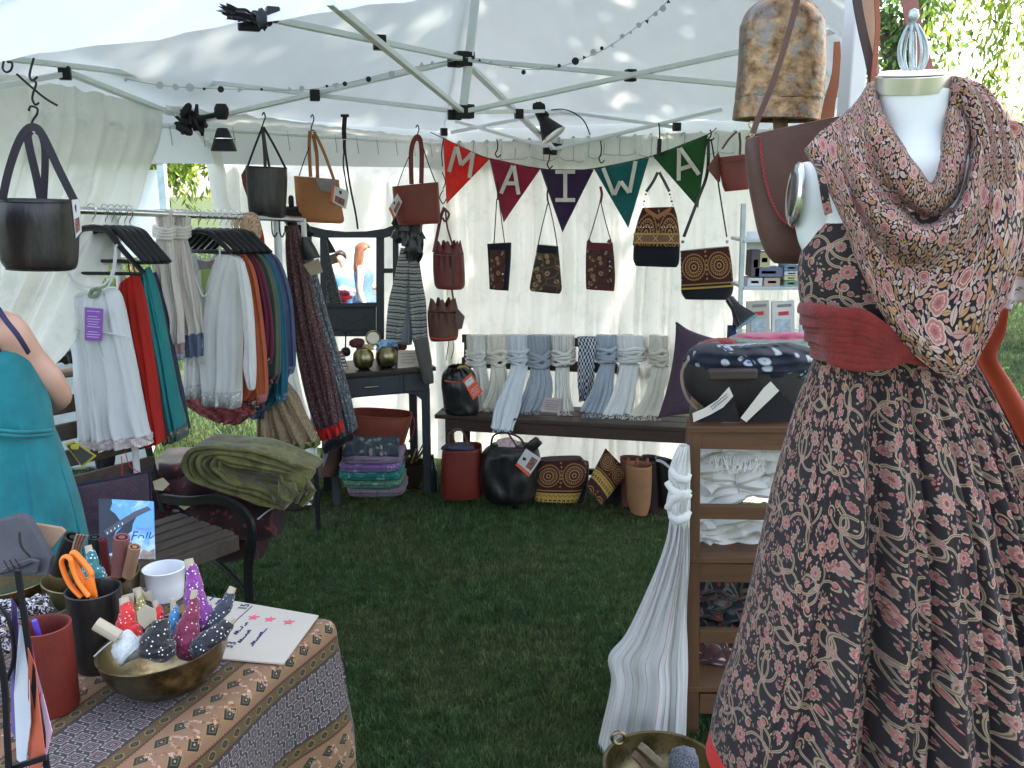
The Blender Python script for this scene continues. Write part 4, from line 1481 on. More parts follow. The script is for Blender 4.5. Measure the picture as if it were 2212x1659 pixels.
for q in range(4):
 a = q * math.pi / 2 + .5
 mb = MB().tube(smooth([Vector((form.location.x, form.location.y, .12)), Vector((form.location.x + .12 * math.cos(a), form.location.y + .12 * math.sin(a), .08)), Vector((form.location.x + .26 * math.cos(a), form.location.y + .26 * math.sin(a), .014))], 4), .012, 8)
 mb.build('stand_foot', IRON, form)
# the dress
dress = thing('sun_dress', 'dark block printed sun dress with pink flowers and tan vines on the dress form', 'dress', tuple(P(1950, 1200, MD)))
mb = MB()
loft(mb, [(1786, 452, 2188, 440, .98), (1752, 500, 2196, 500, 1.12), (1733, 560, 2186, 560, 1.22), (1730, 620, 2168, 620, 1.2), (1742, 690, 2140, 690, 1.05), (1757, 750, 2118, 750, .98), (1763, 790, 2112, 790, 1.0)], MD, .092, n=90, e=2.1,
  folds=Folds(5, .004, 3), uvw=.36)
mb.build('bodice', VINE_B, dress, solid=.0015, angle=180)
MB().strap(pxp([(1764, 345, MD - .03), (1776, 390, MD - .075), (1783, 430, MD - .085), (1790, 462, MD - .08)], MD), .0125, .0015).build('shoulder_strap', VINE_B, dress)
mb = MB()
srows = [(1763, 775, 2112, 775, .92), (1748, 815, 2132, 815, 1.0), (1725, 880, 2165, 880, 1.25), (1703, 960, 2195, 960, 1.55), (1680, 1060, 2225, 1060, 1.9), (1655, 1180, 2255, 1180, 2.25), (1630, 1280, 2280, 1280, 2.5), (1600, 1400, 2310, 1400, 2.75),
   (1575, 1490, 2335, 1490, 2.95), (1552, 1560, 2355, 1560, 3.05), (1540, 1612, 2372, 1612, 3.1), (1532, 1650, 2380, 1650, 3.12)]
def skirt_fold():
 f1, f2 = Folds(13, .024, 21, sharp=1.5, jit=.2), Folds(5, .026, 8, sharp=1.2)
 return lambda u, v: f1(u, v * .25) + f2(u, v * .4)
loft(mb, srows, MD, .095, n=420, e=2.0, folds=skirt_fold(), fold_grow=(.06, 1.3), uvw=.92, steps=6, sway=.01)
sk = mb.build('skirt', [VINE, M('red hem cotton', (.62, .02, .015), rough=.8, sheen=.1, var=.08)], dress, angle=180)
np_ = len(sk.data.polygons)
mi = np.zeros(np_, np.int32)
mi[-420 * 6:] = 1
sk.data.polygons.foreach_set('material_index', mi)
md = sk.modifiers.new('thickness', 'SOLIDIFY'); md.thickness = .0015; md.offset = 0

# sash
SASH = M('rust gauze', (.17, .018, .014), rough=.9, var=.25, vs=30, bump=1.0, bs=240, sheen=.2, thru=.05)
sash = thing('waist_sash', 'rust red gauze sash wrapped round the waist of the dress', 'sash', tuple(P(1840, 720, 1.4)))
for j in range(9):
 t = j / 8
 yl, ym, yr = 664 + 96 * t, 682 + 104 * t ** 1.05, 728 + 48 * t
 xl = 1728 + 30 * t + 3 * math.sin(j * 2.2)
 pts = pxp([(xl + 26, yl + 2, 1.56), (xl, yl, 1.50), (xl + 24, yl + 5, 1.43), (1800, (yl + ym) / 2 + 2, 1.385), (1860, ym + 4 * math.sin(j * 1.7), 1.362), (1915, (ym + yr) / 2 + 6, 1.356), (1950, yr, 1.36), (2020, yr + 8, 1.37), (2100, 748 + 20 * t, 1.42), (2125, 742 + 22 * t, 1.49)], 1.4)
 ps = smooth(pts, 5)
 MB().tube(ps, [.0105 * (1 - .45 * min(1, max(0, (i / len(ps) - .35) * 2.2))) * (1 + .12 * math.sin(i * .7 + j)) for i in range(len(ps))], 14, flat=.42, up=(0, -1, 0)).build('wrap', SASH, sash)
SASH2 = M('rust ribbon', (.30, .04, .014), rough=.8, var=.08, sheen=.1, thru=.15)
mb = MB()
def tail(pl, pr, dd):
 A, B = smooth(pxp(pl, dd), 6), smooth(pxp(pr, dd), 6)
 mb = MB()
 n = len(A) - 1
 mb.grid(lambda u, v: A[int(v * n + .5)].lerp(B[int(v * n + .5)], u) + Vector((0, -.006 * math.sin(u * 6 + v * 5), 0)), 10, n)
 return mb
tail([(2150, 660), (2118, 720), (2104, 768), (2150, 850), (2225, 990)], [(2180, 668), (2168, 720), (2150, 770), (2190, 832), (2260, 940)], 1.43).build('tail', SASH2, sash, solid=.0015, angle=180)
MB().blob(P(1952, 752, 1.362), (.045, .02, .034), bump=.5, n=16).build('knot', SASH, sash)

# the scarf
scarf = thing('floral_scarf', 'pink and ochre flowered cotton scarf draped in cowl folds round the neck of the form', 'scarf', tuple(P(1990, 480, 1.38)))
curves = [
 [(1890, 180, 1.53), (1905, 232, 1.475), (1945, 300, 1.44), (1984, 352, 1.425), (2014, 394, 1.42), (2032, 330, 1.43), (2044, 250, 1.455), (2052, 176, 1.53)],
 [(1886, 178, 1.535), (1896, 240, 1.45), (1935, 318, 1.405), (1975, 372, 1.385), (2012, 408, 1.378), (2045, 345, 1.39), (2062, 262, 1.43), (2064, 174, 1.53)],
 [(1874, 186, 1.53), (1880, 270, 1.425), (1918, 360, 1.385), (1968, 424, 1.372), (2016, 448, 1.368), (2062, 388, 1.38), (2082, 286, 1.42), (2078, 176, 1.53)],
 [(1862, 200, 1.525), (1866, 300, 1.435), (1905, 392, 1.41), (1960, 452, 1.42), (2012, 478, 1.43), (2070, 424, 1.425), (2096, 306, 1.44), (2088, 182, 1.53)],
 [(1856, 212, 1.525), (1848, 318, 1.42), (1892, 410, 1.375), (1950, 474, 1.352), (2004, 498, 1.345), (2076, 452, 1.36), (2112, 322, 1.40), (2098, 188, 1.525)],
 [(1838, 232, 1.525), (1832, 340, 1.41), (1872, 440, 1.37), (1930, 515, 1.353), (1996, 550, 1.348), (2086, 498, 1.36), (2126, 350, 1.40), (2112, 196, 1.525)],
 [(1820, 250, 1.525), (1826, 360, 1.42), (1866, 470, 1.385), (1918, 545, 1.375), (1990, 590, 1.375), (2098, 530, 1.385), (2138, 372, 1.42), (2124, 202, 1.525)],
 [(1795, 268, 1.525), (1818, 392, 1.415), (1862, 505, 1.372), (1915, 590, 1.352), (1995, 648, 1.345), (2112, 570, 1.365), (2155, 398, 1.405), (2144, 212, 1.525)],
 [(1768, 290, 1.52), (1812, 418, 1.415), (1860, 540, 1.37), (1922, 650, 1.35), (2015, 728, 1.345), (2132, 610, 1.365), (2182, 420, 1.41), (2170, 232, 1.52)],
 [(1744, 316, 1.51), (1808, 436, 1.415), (1864, 580, 1.37), (1940, 722, 1.352), (2062, 800, 1.345), (2150, 660, 1.37), (2215, 450, 1.42), (2200, 262, 1.51)],
 [(1738, 326, 1.512), (1806, 442, 1.42), (1866, 590, 1.375), (1950, 740, 1.357), (2072, 814, 1.35), (2158, 672, 1.375), (2228, 462, 1.43), (2212, 275, 1.515)],
]
CU = [smooth([P(*p) for p in c_], 7) for c_ in curves]
nu_ = len(CU[0])
COLS = []
for i in range(nu_):
 COLS.append(smooth([c_[i] for c_ in CU], 7))
nv_ = len(COLS[0])
def sc_fn(u, v):
 i = min(nu_ - 1, int(u * (nu_ - 1) + .5))
 j = min(nv_ - 1, int(v * (nv_ - 1) + .5))
 p = COLS[i][j]
 w = math.sin(math.pi * u)
 return p + Vector((0, 1, 0)) * (.0055 * math.sin(v * 34 + 3 * u) * (0.4 + .6 * w) + .006 * mnoise.noise(p * 22))
mb = MB()
mb.grid(sc_fn, nu_ - 1, nv_ - 1, uvf=lambda u, v: (u * .50 + .06 * v, v * .36))
mb.build('drape', ROSE, scarf, solid=.0018, angle=180)
# behind the neck and over the right shoulder
mb = MB()
def back_fn(u, v):
 a = math.pi * u
 x0, x1 = 1885 - 26 * v, 2058 + 40 * v
 p = P(x0 + (x1 - x0) * (1 - math.cos(a)) / 2, 188 + 45 * v - 26 * math.sin(a) * (1 - v), 1.53)
 return p + Vector((0, .075 * math.sin(a) + .01 * math.sin(v * 9), .0))
mb.grid(back_fn, 30, 12, uvf=lambda u, v: (u * .3, v * .08))
mb.build('collar', ROSE, scarf, solid=.002, angle=180)
for q, pts in enumerate(([(2052, 178), (2078, 190), (2102, 240), (2120, 330), (2110, 430), (2070, 520)], [(2062, 176), (2096, 196), (2128, 260), (2142, 370), (2124, 480), (2088, 560)], [(2070, 178), (2120, 206), (2160, 290), (2172, 420), (2150, 540), (2120, 620)])):
 MB().tube(smooth(pxp([(x, y, 1.50 - .085 * math.sin(i / 5 * math.pi * .62) - .012 * q * 0) for i, (x, y) in enumerate(pts)], 1.4), 6), [.010 + .006 * math.sin(i / 31 * math.pi) for i in range(31)], 12, flat=.6, up=(0, -1, 0)).build('fold', ROSE, scarf)
MB().blob(P(2066, 212, 1.475), (.032, .04, .045), bump=.35, n=18, seed=3).build('knot', ROSE, scarf)
mb = MB()
mb.grid(lambda u, v: P(2150 + 95 * u, 250 + 330 * v + 30 * u, 1.475 + .06 * u) + Vector((0, .012 * math.sin(u * 9 + v * 3), 0)), 24, 30, uvf=lambda u, v: (u * .1 + .3, v * .3))
mb.build('side_fall', ROSE, scarf, solid=.002, angle=180)
# pale printed cloth behind, at the edge of the frame
mb = MB()
mb.grid(lambda u, v: P(2150 + 120 * u, 480 + 182 * v + 8 * math.sin(u * 9), 1.66) + Vector((0, .015 * math.sin(u * 14 + v * 2), 0)), 40, 20, uvf=lambda u, v: (u * .12, v * .2))
o = mb.build('printed_wrap', M_print('pale bird print', (.60, .50, .47), (.08, .07, .11), (.5, .42, .42), 45), solid=.0015, angle=180)
tag(o, 'pale pink wrap with small dark sprigs hanging behind the dress form', 'cloth')

# ================================================================ bell, satchel and straps by the tent leg
BELLM = M('bell bronze', (.21, .13, .07), rough=.38, metal=.85, var=.7, vs=55, bump=.7, bs=90, col2=(.17, .155, .135), c2s=30, c2t=.53)
bell = thing('cow_bell', 'large hammered copper cow bell with a wooden clapper hanging from the tent front', 'bell', tuple(P(1685, 130, 1.78)))
mb = MB()
loft(mb, [(1680, -6, 1692, -6, .1), (1645, 2, 1728, 0, .62), (1618, 22, 1758, 20, .88), (1605, 50, 1775, 46, .99), (1602, 62, 1777, 58, 1.0), (1600, 110, 1779, 110, 1.0), (1597, 160, 1778, 162, .99), (1592, 205, 1773, 208, .97),
    (1592, 214, 1771, 218, .96), (1589, 232, 1768, 236, .97), (1586, 258, 1764, 263, .99)], 1.78, .062, n=64, e=2.4, folds=lambda u, v: .0012 * mnoise.noise(Vector((u * 9, v * 9, 0))))
mb.build('shell', BELLM, bell, solid=.003, angle=60)
def ring_px(x0, x1, y, d, t, bow, r_):
 pts = []
 for i in range(25):
  a = math.pi * i / 24
  q = P((x0 + x1) / 2 - math.cos(a) * (x1 - x0) / 2, y, d)
  pts.append(q + Vector((0, -t * math.sin(a), 0)))
 return MB().tube(pts, r_, 8)
ring_px(1603, 1777, 55, 1.78, .062, 0, .0018).build('shoulder_seam', BELLM, bell)
ring_px(1591, 1772, 214, 1.78, .060, 0, .0022).build('lower_seam', BELLM, bell)
MB().tube([P(1684, 236, 1.78), P(1688, 300, 1.78)], .014, 12).build('clapper', M_wood('clapper wood', (.25, .17, .10), (.14, .09, .05)), bell)
MB().tube(smooth(pxp([(1672, 0), (1684, -26), (1698, 0)], 1.78), 5), .004, 8).build('hanging_loop', IRON, bell)
MB().tube(pxp([(1684, -22), (1684, -190)], 1.78), .003, 7).build('hanging_cord', IRON, bell)
for y in (95, 150, 190):
 MB().blob(P(1779, y, 1.76), (.005, .005, .005), n=8).build('rivet', BELLM, bell)

sat = thing('leather_satchel', 'brown leather satchel with red zigzag stitched flap hanging behind the form', 'bag', tuple(P(1720, 400, 1.68)))
mb = MB()
loft(mb, [(1612, 300, 1850, 247, .55), (1611, 330, 1850, 300, .9), (1617, 390, 1850, 380, 1.0), (1628, 450, 1850, 450, 1.0), (1640, 505, 1850, 510, 1.0), (1655, 545, 1850, 550, .9), (1672, 568, 1845, 572, .5)], 1.68, .032, n=40, e=3.4, cap_top=True, cap_bot=True, steps=6)
mb.build('body', LEATHER_BRN, sat, angle=60)
fl = [(1637, 292, 1850, 246), (1640, 330, 1850, 320), (1649, 390, 1850, 390), (1664, 440, 1850, 440), (1688, 480, 1850, 480), (1724, 504, 1850, 503)]
mb = MB()
loft(mb, fl, 1.642, .003, n=40, e=5, steps=6, cap_top=True, cap_bot=True)
mb.build('flap', LEATHER_BRN, sat, angle=60)
edge = smooth(pxp([(1641, 296), (1644, 330), (1653, 390), (1668, 436), (1692, 476), (1726, 498), (1742, 500)], 1.637), 12)
zz = [p + Vector((.0016 * (1 if i % 2 else -1), -.001, 0)) for i, p in enumerate(edge)]
MB().tube(zz, .0012, 5).build('stitching', M('red thread', (.5, .03, .04), bump=0), sat)
MB().tube(pxp([(1612, 300), (1613, 296), (1640, 290), (1740, 268), (1850, 245)], 1.645), .0022, 6).build('top_edge', LEATHER_BRN, sat)
MB().strap(pxp([(1756, -260), (1740, -120), (1726, -20), (1712, 40), (1692, 110), (1665, 190), (1640, 250), (1626, 288)], 1.60), .0095, .003).build('strap', LEATHER_BRN, sat)
for y in (270, 288):
 MB().tube(smooth([P(1624 + 6 * math.cos(a), y + 7 * math.sin(a), 1.60) for a in np.linspace(0, 6.28, 9)], 3), .0014, 6).build('ring', BRASS, sat)
# other straps up to the frame
s1 = thing('bag_straps', 'pair of brown leather straps rising behind the neck of the dress form', 'strap', tuple(P(1880, 100, 1.62)))
MB().strap(pxp([(1822, -220), (1848, -20), (1862, 60), (1878, 130), (1890, 200)], 1.63), .015, .003).build('strap', M('dark brown leather', (.06, .035, .03), rough=.5), s1)
MB().strap(pxp([(1850, -220), (1872, -20), (1880, 60), (1884, 130), (1892, 215)], 1.66), .022, .003).build('strap', M('buff leather', (.42, .25, .17), rough=.6), s1)
MB().strap(pxp([(1886, -220), (1893, -20), (1896, 60), (1890, 130), (1882, 215)], 1.62), .008, .003).build('strap', M('rust leather', (.30, .09, .05), rough=.5), s1)
o = MB().strap(pxp([(1930, -220), (1960, -30), (1975, 60), (1990, 120), (2004, 165)], 1.72), .03, .003).build('leather_strap', M('dusty rose leather', (.30, .12, .10), rough=.6))
tag(o, 'single dusty rose strap behind the wire finial', 'strap')
o = MB().strap(pxp([(1808, 90), (1806, 160), (1792, 220), (1786, 268)], 1.92), [.012, .03], .003).build('leather_strap', M('orange brown leather', (.36, .12, .06), rough=.5))
tag(o, 'orange brown leather strap hanging behind the white tent leg', 'strap')

# ================================================================ wooden rack with scarves, right of the lawn
WD = M_wood('old teak', (.165, .083, .04), (.07, .035, .02), 'Z', rough=.5)
WDX = M_wood('old teak rail', (.175, .088, .042), (.075, .037, .021), 'X', rough=.5)
SD = 2.45
shelf = thing('wooden_shelf', 'brown wooden ladder shelf stacked with white and dark scarves', 'shelf', tuple(G(1600, 1560, 0).xy) + (0,))
W_ = 27 * m_per_px(1200, SD)
def post(x0, x1, d, y0=921, y1=1585):
 A, B = P(x0, y0, d), P(x1, y1, d)
 MB().beam(A, B, W_, W_, up=(0, 1, 0)).build('post', WD, shelf, bevel=.002)
post(1497, 1494, SD); post(1872, 1812, SD); post(1498, 1496, SD + .36, 905, 1510); post(1812, 1770, SD + .36, 905, 1510)
def rail_(y0, y1, x0=1509, d=SD, nm='rail', dy=6, w=.024):
 ym = (y0 + y1) / 2
 A, B = P(x0, ym, d), P(1815 if ym > 1200 else 1865, ym + dy, d)
 MB().beam(A, B, w, (y1 - y0) * m_per_px(ym, d), up=(0, 0, 1)).build(nm, WDX, shelf, bevel=.002)
rail_(924, 968, nm='top_rail'); rail_(1089, 1119); rail_(1212, 1255); rail_(1356, 1386); rail_(1492, 1540)
for y in (922, 1205, 1484):
 a, b, c_, d_ = P(1486, y, SD - .02), P(1880, y + 4, SD - .02), P(1812, y, SD + .36), P(1476, y, SD + .36)
 z = P(1486, y, SD - .02).z
 c_.y = d_.y = SD + .37
 lx = P(1490, y, SD + .37).x
 ps = [Vector((q.x, q.y, z)) for q in (a, b, Vector((b.x, SD + .37, 0)), Vector((lx, SD + .37, 0)))]
 MB().quadprism(ps, .018, n=Vector((0, 0, -1))).build('shelf_board', WDX, shelf, bevel=.002)
GAUZE = M('white gauze', (.80, .79, .74), rough=.9, var=.06, vs=20, bump=.8, bs=160, thru=.15)
def scarf_pile(label, x0, x1, y0, y1, d, n, seed, mat=GAUZE, name='folded_scarves', amp=5, cat='scarves', depth=.05, slant=0):
 r = random.Random(seed)
 root = thing(name, label, cat, tuple(P((x0 + x1) / 2, y1, d)))
 for j in range(n):
  t = (j + .5) / n
  y = y1 + (y0 - y1) * t
  xa, xb = x0 + r.uniform(-4, 8), x1 + r.uniform(-10, 6)
  sl = slant * r.uniform(.3, 1.2)
  pts = [P(xa + (xb - xa) * q / 7, y + amp * math.sin(q * .9 + seed + j) - sl * q / 7 + r.uniform(-2, 2), d + depth * r.uniform(0, .6) + .02 * (j % 2)) for q in range(8)]
  ps = smooth(pts, 5)
  rr = (y1 - y0) / n * .95 * m_per_px(y, d)
  mm = MB()
  k = len(ps)
  mm.tube(ps, [rr * (1 + .16 * math.sin(i * .55 + j)) for i in range(k)], 14, up=(0, -1, 0), flat=2.6)
  mm.build('scarf', mat, root)
 return root
scarf_pile('loose pile of fringed white scarves behind the upper rungs of the shelf', 1508, 1700, 962, 1092, SD + .10, 9, 1, amp=9, slant=30)
scarf_pile('white gauze scarves folded on the middle shelf board', 1508, 1690, 1106, 1208, SD + .10, 8, 2, amp=8, slant=14)
def fringe(parent, x0, x1, y, d, n, L, mat, seed=0, r_=.0011):
 rr = random.Random(seed)
 mb = MB()
 for k in range(n):
  x = x0 + (x1 - x0) * (k + .5) / n + rr.uniform(-2, 2)
  a = P(x, y + rr.uniform(-2, 2), d)
  mb.tube([a, a + Vector((rr.uniform(-.01, .01), -.005, -L * .5)), a + Vector((rr.uniform(-.018, .018), -.008, -L * rr.uniform(.7, 1.1)))], r_, 4)
 o = mb.build('fringe', mat, parent)
 o['kind'] = 'stuff'
 return o
fr = thing('scarf_fringe', 'tangled white fringe hanging over the scarves at the top of the shelf', 'fringe', tuple(P(1600, 990, SD)))
fringe(fr, 1535, 1650, 985, SD + .03, 46, .045, GAUZE, 3)
DKP = M_print('dark kalamkari', (.018, .02, .025), (.22, .04, .03), (.12, .13, .11), 55, c3=(.3, .26, .2))
scarf_pile('dark red and green printed cloths on the third shelf', 1508, 1660, 1258, 1352, SD + .14, 7, 4, mat=DKP, name='printed_cloths', amp=7, cat='cloths')
scarf_pile('maroon and white patterned cloths on the lowest shelf', 1508, 1640, 1388, 1486, SD + .14, 6, 6, mat=M_print('maroon ikat', (.09, .03, .03), (.45, .42, .38), (.03, .03, .04), 40), name='printed_cloths', amp=7, cat='cloths')
# knotted white scarf at the shelf's side
wst = M_stripe('dotted white cotton', [(0, (.80, .80, .77)), (.16, (.66, .40, .44)), (.18, (.80, .80, .77)), (.42, (.30, .32, .42)), (.44, (.80, .80, .77)), (.66, (.64, .52, .36)), (.68, (.80, .80, .77)), (.86, (.42, .42, .48)), (.88, (.80, .80, .77))], .11, thru=.32)
ws = thing('hanging_scarf', 'long white cotton scarf with thin coloured lines knotted beside the wooden shelf', 'scarf', tuple(P(1420, 1400, 2.4)))
mb = MB()
loft(mb, [(1447, 1128, 1489, 1128, .6), (1440, 1165, 1488, 1165, .7), (1418, 1230, 1487, 1228, .8), (1392, 1290, 1486, 1290, .9), (1352, 1370, 1485, 1370, 1.0), (1316, 1418, 1484, 1425, 1.1), (1322, 1470, 1483, 1480, 1.1), (1304, 1550, 1482, 1560, 1.15), (1278, 1655, 1480, 1640, 1.2), (1262, 1700, 1480, 1690, 1.2)],
  2.38, .035, n=150, e=2.2, folds=(lambda fa, fb: (lambda u, v: fa(u, v * .5) * (1 - .8 * v) + fb(u, v * .4) * v + .003 * mnoise.noise(Vector((u * 26, v * 14, 1)))))(Folds(9, .012, 4, sharp=1.3), Folds(3, .020, 9, sharp=1.3)), fold_grow=(1, 1), uvw=.42, seed=3, sway=.006)
mb.build('tail', wst, ws, solid=.001, angle=180)
mb = MB()
loft(mb, [(1468, 962, 1489, 962, .5), (1456, 985, 1490, 985, .8), (1444, 1020, 1491, 1018, 1.0), (1446, 1052, 1490, 1050, .95), (1440, 1082, 1491, 1085, 1.05), (1442, 1110, 1490, 1112, 1.0), (1450, 1136, 1489, 1138, .7)], 2.38, .03, n=80, e=2.1,
  folds=lambda u, v: .009 * mnoise.noise(Vector((u * 4, v * 6, 2))) + .0035 * math.sin(u * 46 + 6 * mnoise.noise(Vector((u * 2, v * 3, 0)))), fold_grow=(1, 1))
mb.build('knot', GAUZE, ws, angle=180)
for q, (pts, r0) in enumerate((([(1440, 1040), (1456, 1062), (1478, 1070), (1491, 1058)], .010), ([(1441, 1100), (1455, 1078), (1476, 1068), (1491, 1074)], .011), ([(1446, 1112), (1462, 1122), (1480, 1118), (1490, 1104)], .010), ([(1448, 1012), (1462, 1030), (1482, 1036), (1491, 1024)], .009))):
 MB().tube(smooth([P(x, y, 2.36 - .012 * math.sin(i / 3 * math.pi)) for i, (x, y) in enumerate(pts)], 6), [r0 * (.75 + .45 * math.sin(i / 18 * math.pi)) * (1 + .1 * math.sin(i * 1.1)) for i in range(19)], 12, flat=.5, up=(0, -1, 0)).build('wrap', GAUZE, ws)

# brass pan at the bottom
pan_c = P(1430, 1655, 2.08)
pan = thing('brass_pan', 'wide brass pan on the grass holding wooden sticks and grey yarn', 'pan', (pan_c.x, pan_c.y, 0))
pr_ = 124 * m_per_px(1655, 2.08)
zt = pan_c.z
mb = MB()
mb.open_top = True
mb.lathe([(0, .012), (pr_ * .5, .012), (pr_ * .82, zt * .3), (pr_ * .96, zt * .7), (pr_, zt - .004), (pr_ + .006, zt), (pr_ + .004, zt + .004), (pr_ - .004, zt + .002), (pr_ * .94, zt * .7), (pr_ * .78, zt * .33), (pr_ * .46, .022), (0, .02)], (pan_c.x, pan_c.y, 0), 64)
mb.build('body', BRASS, pan, angle=60)
MB().tube(smooth([P(1336 + 14 * math.cos(a), 1594 + 12 * math.sin(a), 2.02) for a in np.linspace(0, 6.28, 10)], 3), .0045, 8).build('lug', BRASS, pan)
for q, (a, b) in enumerate((((1386, 1612), (1450, 1672)), ((1372, 1630), (1425, 1690)))):
 o = thing('wooden_stick', ('square pale wooden stick', 'second darker wooden stick')[q] + ' leaning in the brass pan', 'stick', tuple(P(a[0], a[1], 2.0)))
 MB().beam(P(a[0], a[1], 2.0), P(b[0], b[1], 2.06), .018, .018).build('shaft', M_wood('stick wood %d' % q, ((.30, .24, .16), (.20, .13, .09))[q], (.12, .09, .06), 'X'), o, bevel=.002)
yb = thing('yarn_ball', 'grey marled yarn ball at the far side of the brass pan', 'yarn', tuple(P(1476, 1640, 2.08)))
MB().blob(P(1477, 1648, 2.06), (.075, .07, .085), e=2.2, bump=.15, n=24).build('core', M_print('marled yarn', (.05, .055, .075), (.4, .42, .46), (.14, .15, .18), 260), yb)

# ================================================================ person in the teal dress, left edge
SKIN = M('skin', (.62, .36, .27), rough=.5, var=.05, vs=20, bump=.1, bs=300, spec=.35)
HAIR = M('brown hair', (.07, .035, .018), rough=.45, var=.3, vs=60, bump=.6, bs=200, stretch=(1, 1, .1))
def body(root, joints, edges, radii, mat, name='body', sub=2, start=0):
 """one continuous skinned figure from joints in world space"""
 inv = rootmat(root).inverted()
 me = bpy.data.meshes.new(name)
 me.from_pydata([inv @ Vector(j) for j in joints], edges, [])
 me.materials.append(mat)
 o = bpy.data.objects.new(name, me)
 SC.collection.objects.link(o)
 o.parent = root
 md = o.modifiers.new('skin', 'SKIN')
 md.use_smooth_shade = True
 for i, r in enumerate(radii):
  v = me.skin_vertices[0].data[i]
  v.radius = r if isinstance(r, tuple) else (r, r)
  v.use_root = (i == start)
 sd = o.modifiers.new('smooth', 'SUBSURF')
 sd.levels = sd.render_levels = sub
 return o
def person(label, base, rz, height, arms, hair_mat, skin=SKIN, hair_long=True, head_tilt=(0, 0), group=None, leg_spread=.09, hands=True):
 """figure standing on base, facing local -Y; arms: two lists of joints relative to the body (x right, y back, z up), shoulder to wrist, for height 1.68"""
 k = height / 1.68
 root = thing('person', label, 'person', tuple(base), group, rz)
 Mx = rootmat(root)
 def w(x, y, z):
  return Mx @ Vector((x * k, y * k, z * k))
 J, E, R = [], [], []
 def add(p, r, parent=None):
  J.append(w(*p)); R.append((r[0] * k, r[1] * k) if isinstance(r, tuple) else (r * k, r * k))
  if parent is not None:
   E.append((parent, len(J) - 1))
  return len(J) - 1
 pel = add((0, 0, .93), (.135, .10))
 wa = add((0, -.005, 1.06), (.11, .085), pel)
 ch = add((0, -.01, 1.22), (.13, .095), wa)
 up = add((0, .005, 1.34), (.125, .085), ch)
 nb = add((0, .01, 1.41), (.058, .056), up)
 nk = add((0, -.002, 1.46), (.048, .05), nb)
 hx, hy = head_tilt
 jaw = add((hx * .4, -.02 + hy * .4, 1.52), (.056, .066), nk)
 hd = add((hx * .8, -.012 + hy * .8, 1.59), (.072, .088), jaw)
 add((hx, -.004 + hy, 1.65), (.058, .070), hd)
 for s in (-1, 1):
  hp = add((s * leg_spread, 0, .86), (.085, .085), pel)
  kn = add((s * leg_spread * 1.05, -.01, .48), .055, hp)
  cf = add((s * leg_spread * 1.05, .02, .34), .052, kn)
  an = add((s * leg_spread * 1.05, .02, .09), .034, cf)
  he = add((s * leg_spread * 1.05, .0, .045), (.036, .036), an)
  add((s * leg_spread * 1.2, -.15, .03), (.034, .022), he)
 wrists = []
 for s, js in zip((-1, 1), arms):
  sh = add((s * .165, .0, 1.365), .052, up)
  pr = sh
  rr = (.045, .038, .034, .026)
  for q, p in enumerate(js):
   pr = add((p[0] * s, p[1], p[2]), rr[min(q + (4 - len(js)), 3)], pr)
  wrists.append((s, js[-1], js[-2]))
  a, b = Vector((js[-1][0] * s, js[-1][1], js[-1][2])), Vector((js[-2][0] * s, js[-2][1], js[-2][2]))
  d = (a - b).normalized()
  palm = a + d * .05
  side = d.cross(Vector((0, 1, 0)))
  side = side.normalized() if side.length > .1 else Vector((1, 0, 0))
  pi = add(tuple(palm), (.034, .016), pr)
  if hands:
   for f in range(4):
    o_ = side * ((f - 1.5) * .018)
    L = (.062, .072, .068, .052)[f]
    k1 = add(tuple(palm + d * .035 + o_), .0095, pi)
    k2 = add(tuple(palm + d * (.035 + L * .55) + o_ * 1.1 + Vector((0, .010, 0))), .0085, k1)
    add(tuple(palm + d * (.035 + L) + o_ * 1.1 + Vector((0, .026, 0))), .007, k2)
   t1 = add(tuple(a + d * .03 + side * -.034), .011, pi)
   add(tuple(a + d * .062 + side * -.052), .009, t1)
 body(root, J, E, R, skin)
 hc = w(hx * .85, -.008 + hy * .85, 1.60)
 X_, Y_, Z_ = (Mx.to_3x3() @ Vector(v) for v in ((1, 0, 0), (0, 1, 0), (0, 0, 1)))
 # face
 for s in (-1, 1):
  MB().blob(w(hx * .8 + s * .030, -.088 + hy * .8, 1.585), (.026 * k, .012 * k, .012 * k), (X_, Y_, Z_), e=2, n=10).build('eye', M('eye white', (.6, .6, .6), rough=.3, bump=0), root)
  MB().blob(w(hx * .8 + s * .030, -.0935 + hy * .8, 1.585), (.011 * k, .006 * k, .011 * k), (X_, Y_, Z_), e=2, n=8).build('iris', M('iris', (.03, .02, .015), rough=.3, bump=0), root)
  MB().tube([w(hx * .8 + s * .016, -.094 + hy * .8, 1.605), w(hx * .8 + s * .03, -.096 + hy * .8, 1.611), w(hx * .8 + s * .046, -.086 + hy * .8, 1.606)], .003 * k, 6).build('eyebrow', hair_mat, root)
  MB().blob(w(hx * .8 + s * .078, .008 + hy * .8, 1.575), (.016 * k, .034 * k, .056 * k), (X_, Y_, Z_), e=2, n=12).build('ear', skin, root)
 MB().tube([w(hx * .8, -.090 + hy * .8, 1.588), w(hx * .75, -.108 + hy * .8, 1.562), w(hx * .75, -.092 + hy * .8, 1.552)], [.006 * k, .012 * k, .010 * k], 10).build('nose', skin, root)
 MB().blob(w(hx * .7, -.086 + hy * .7, 1.532), (.046 * k, .014 * k, .014 * k), (X_, Y_, Z_), e=2, n=12).build('mouth', M('lips', (.42, .12, .11), rough=.4, bump=0), root)
 # hair: cap plus hanging locks
 mb = MB()
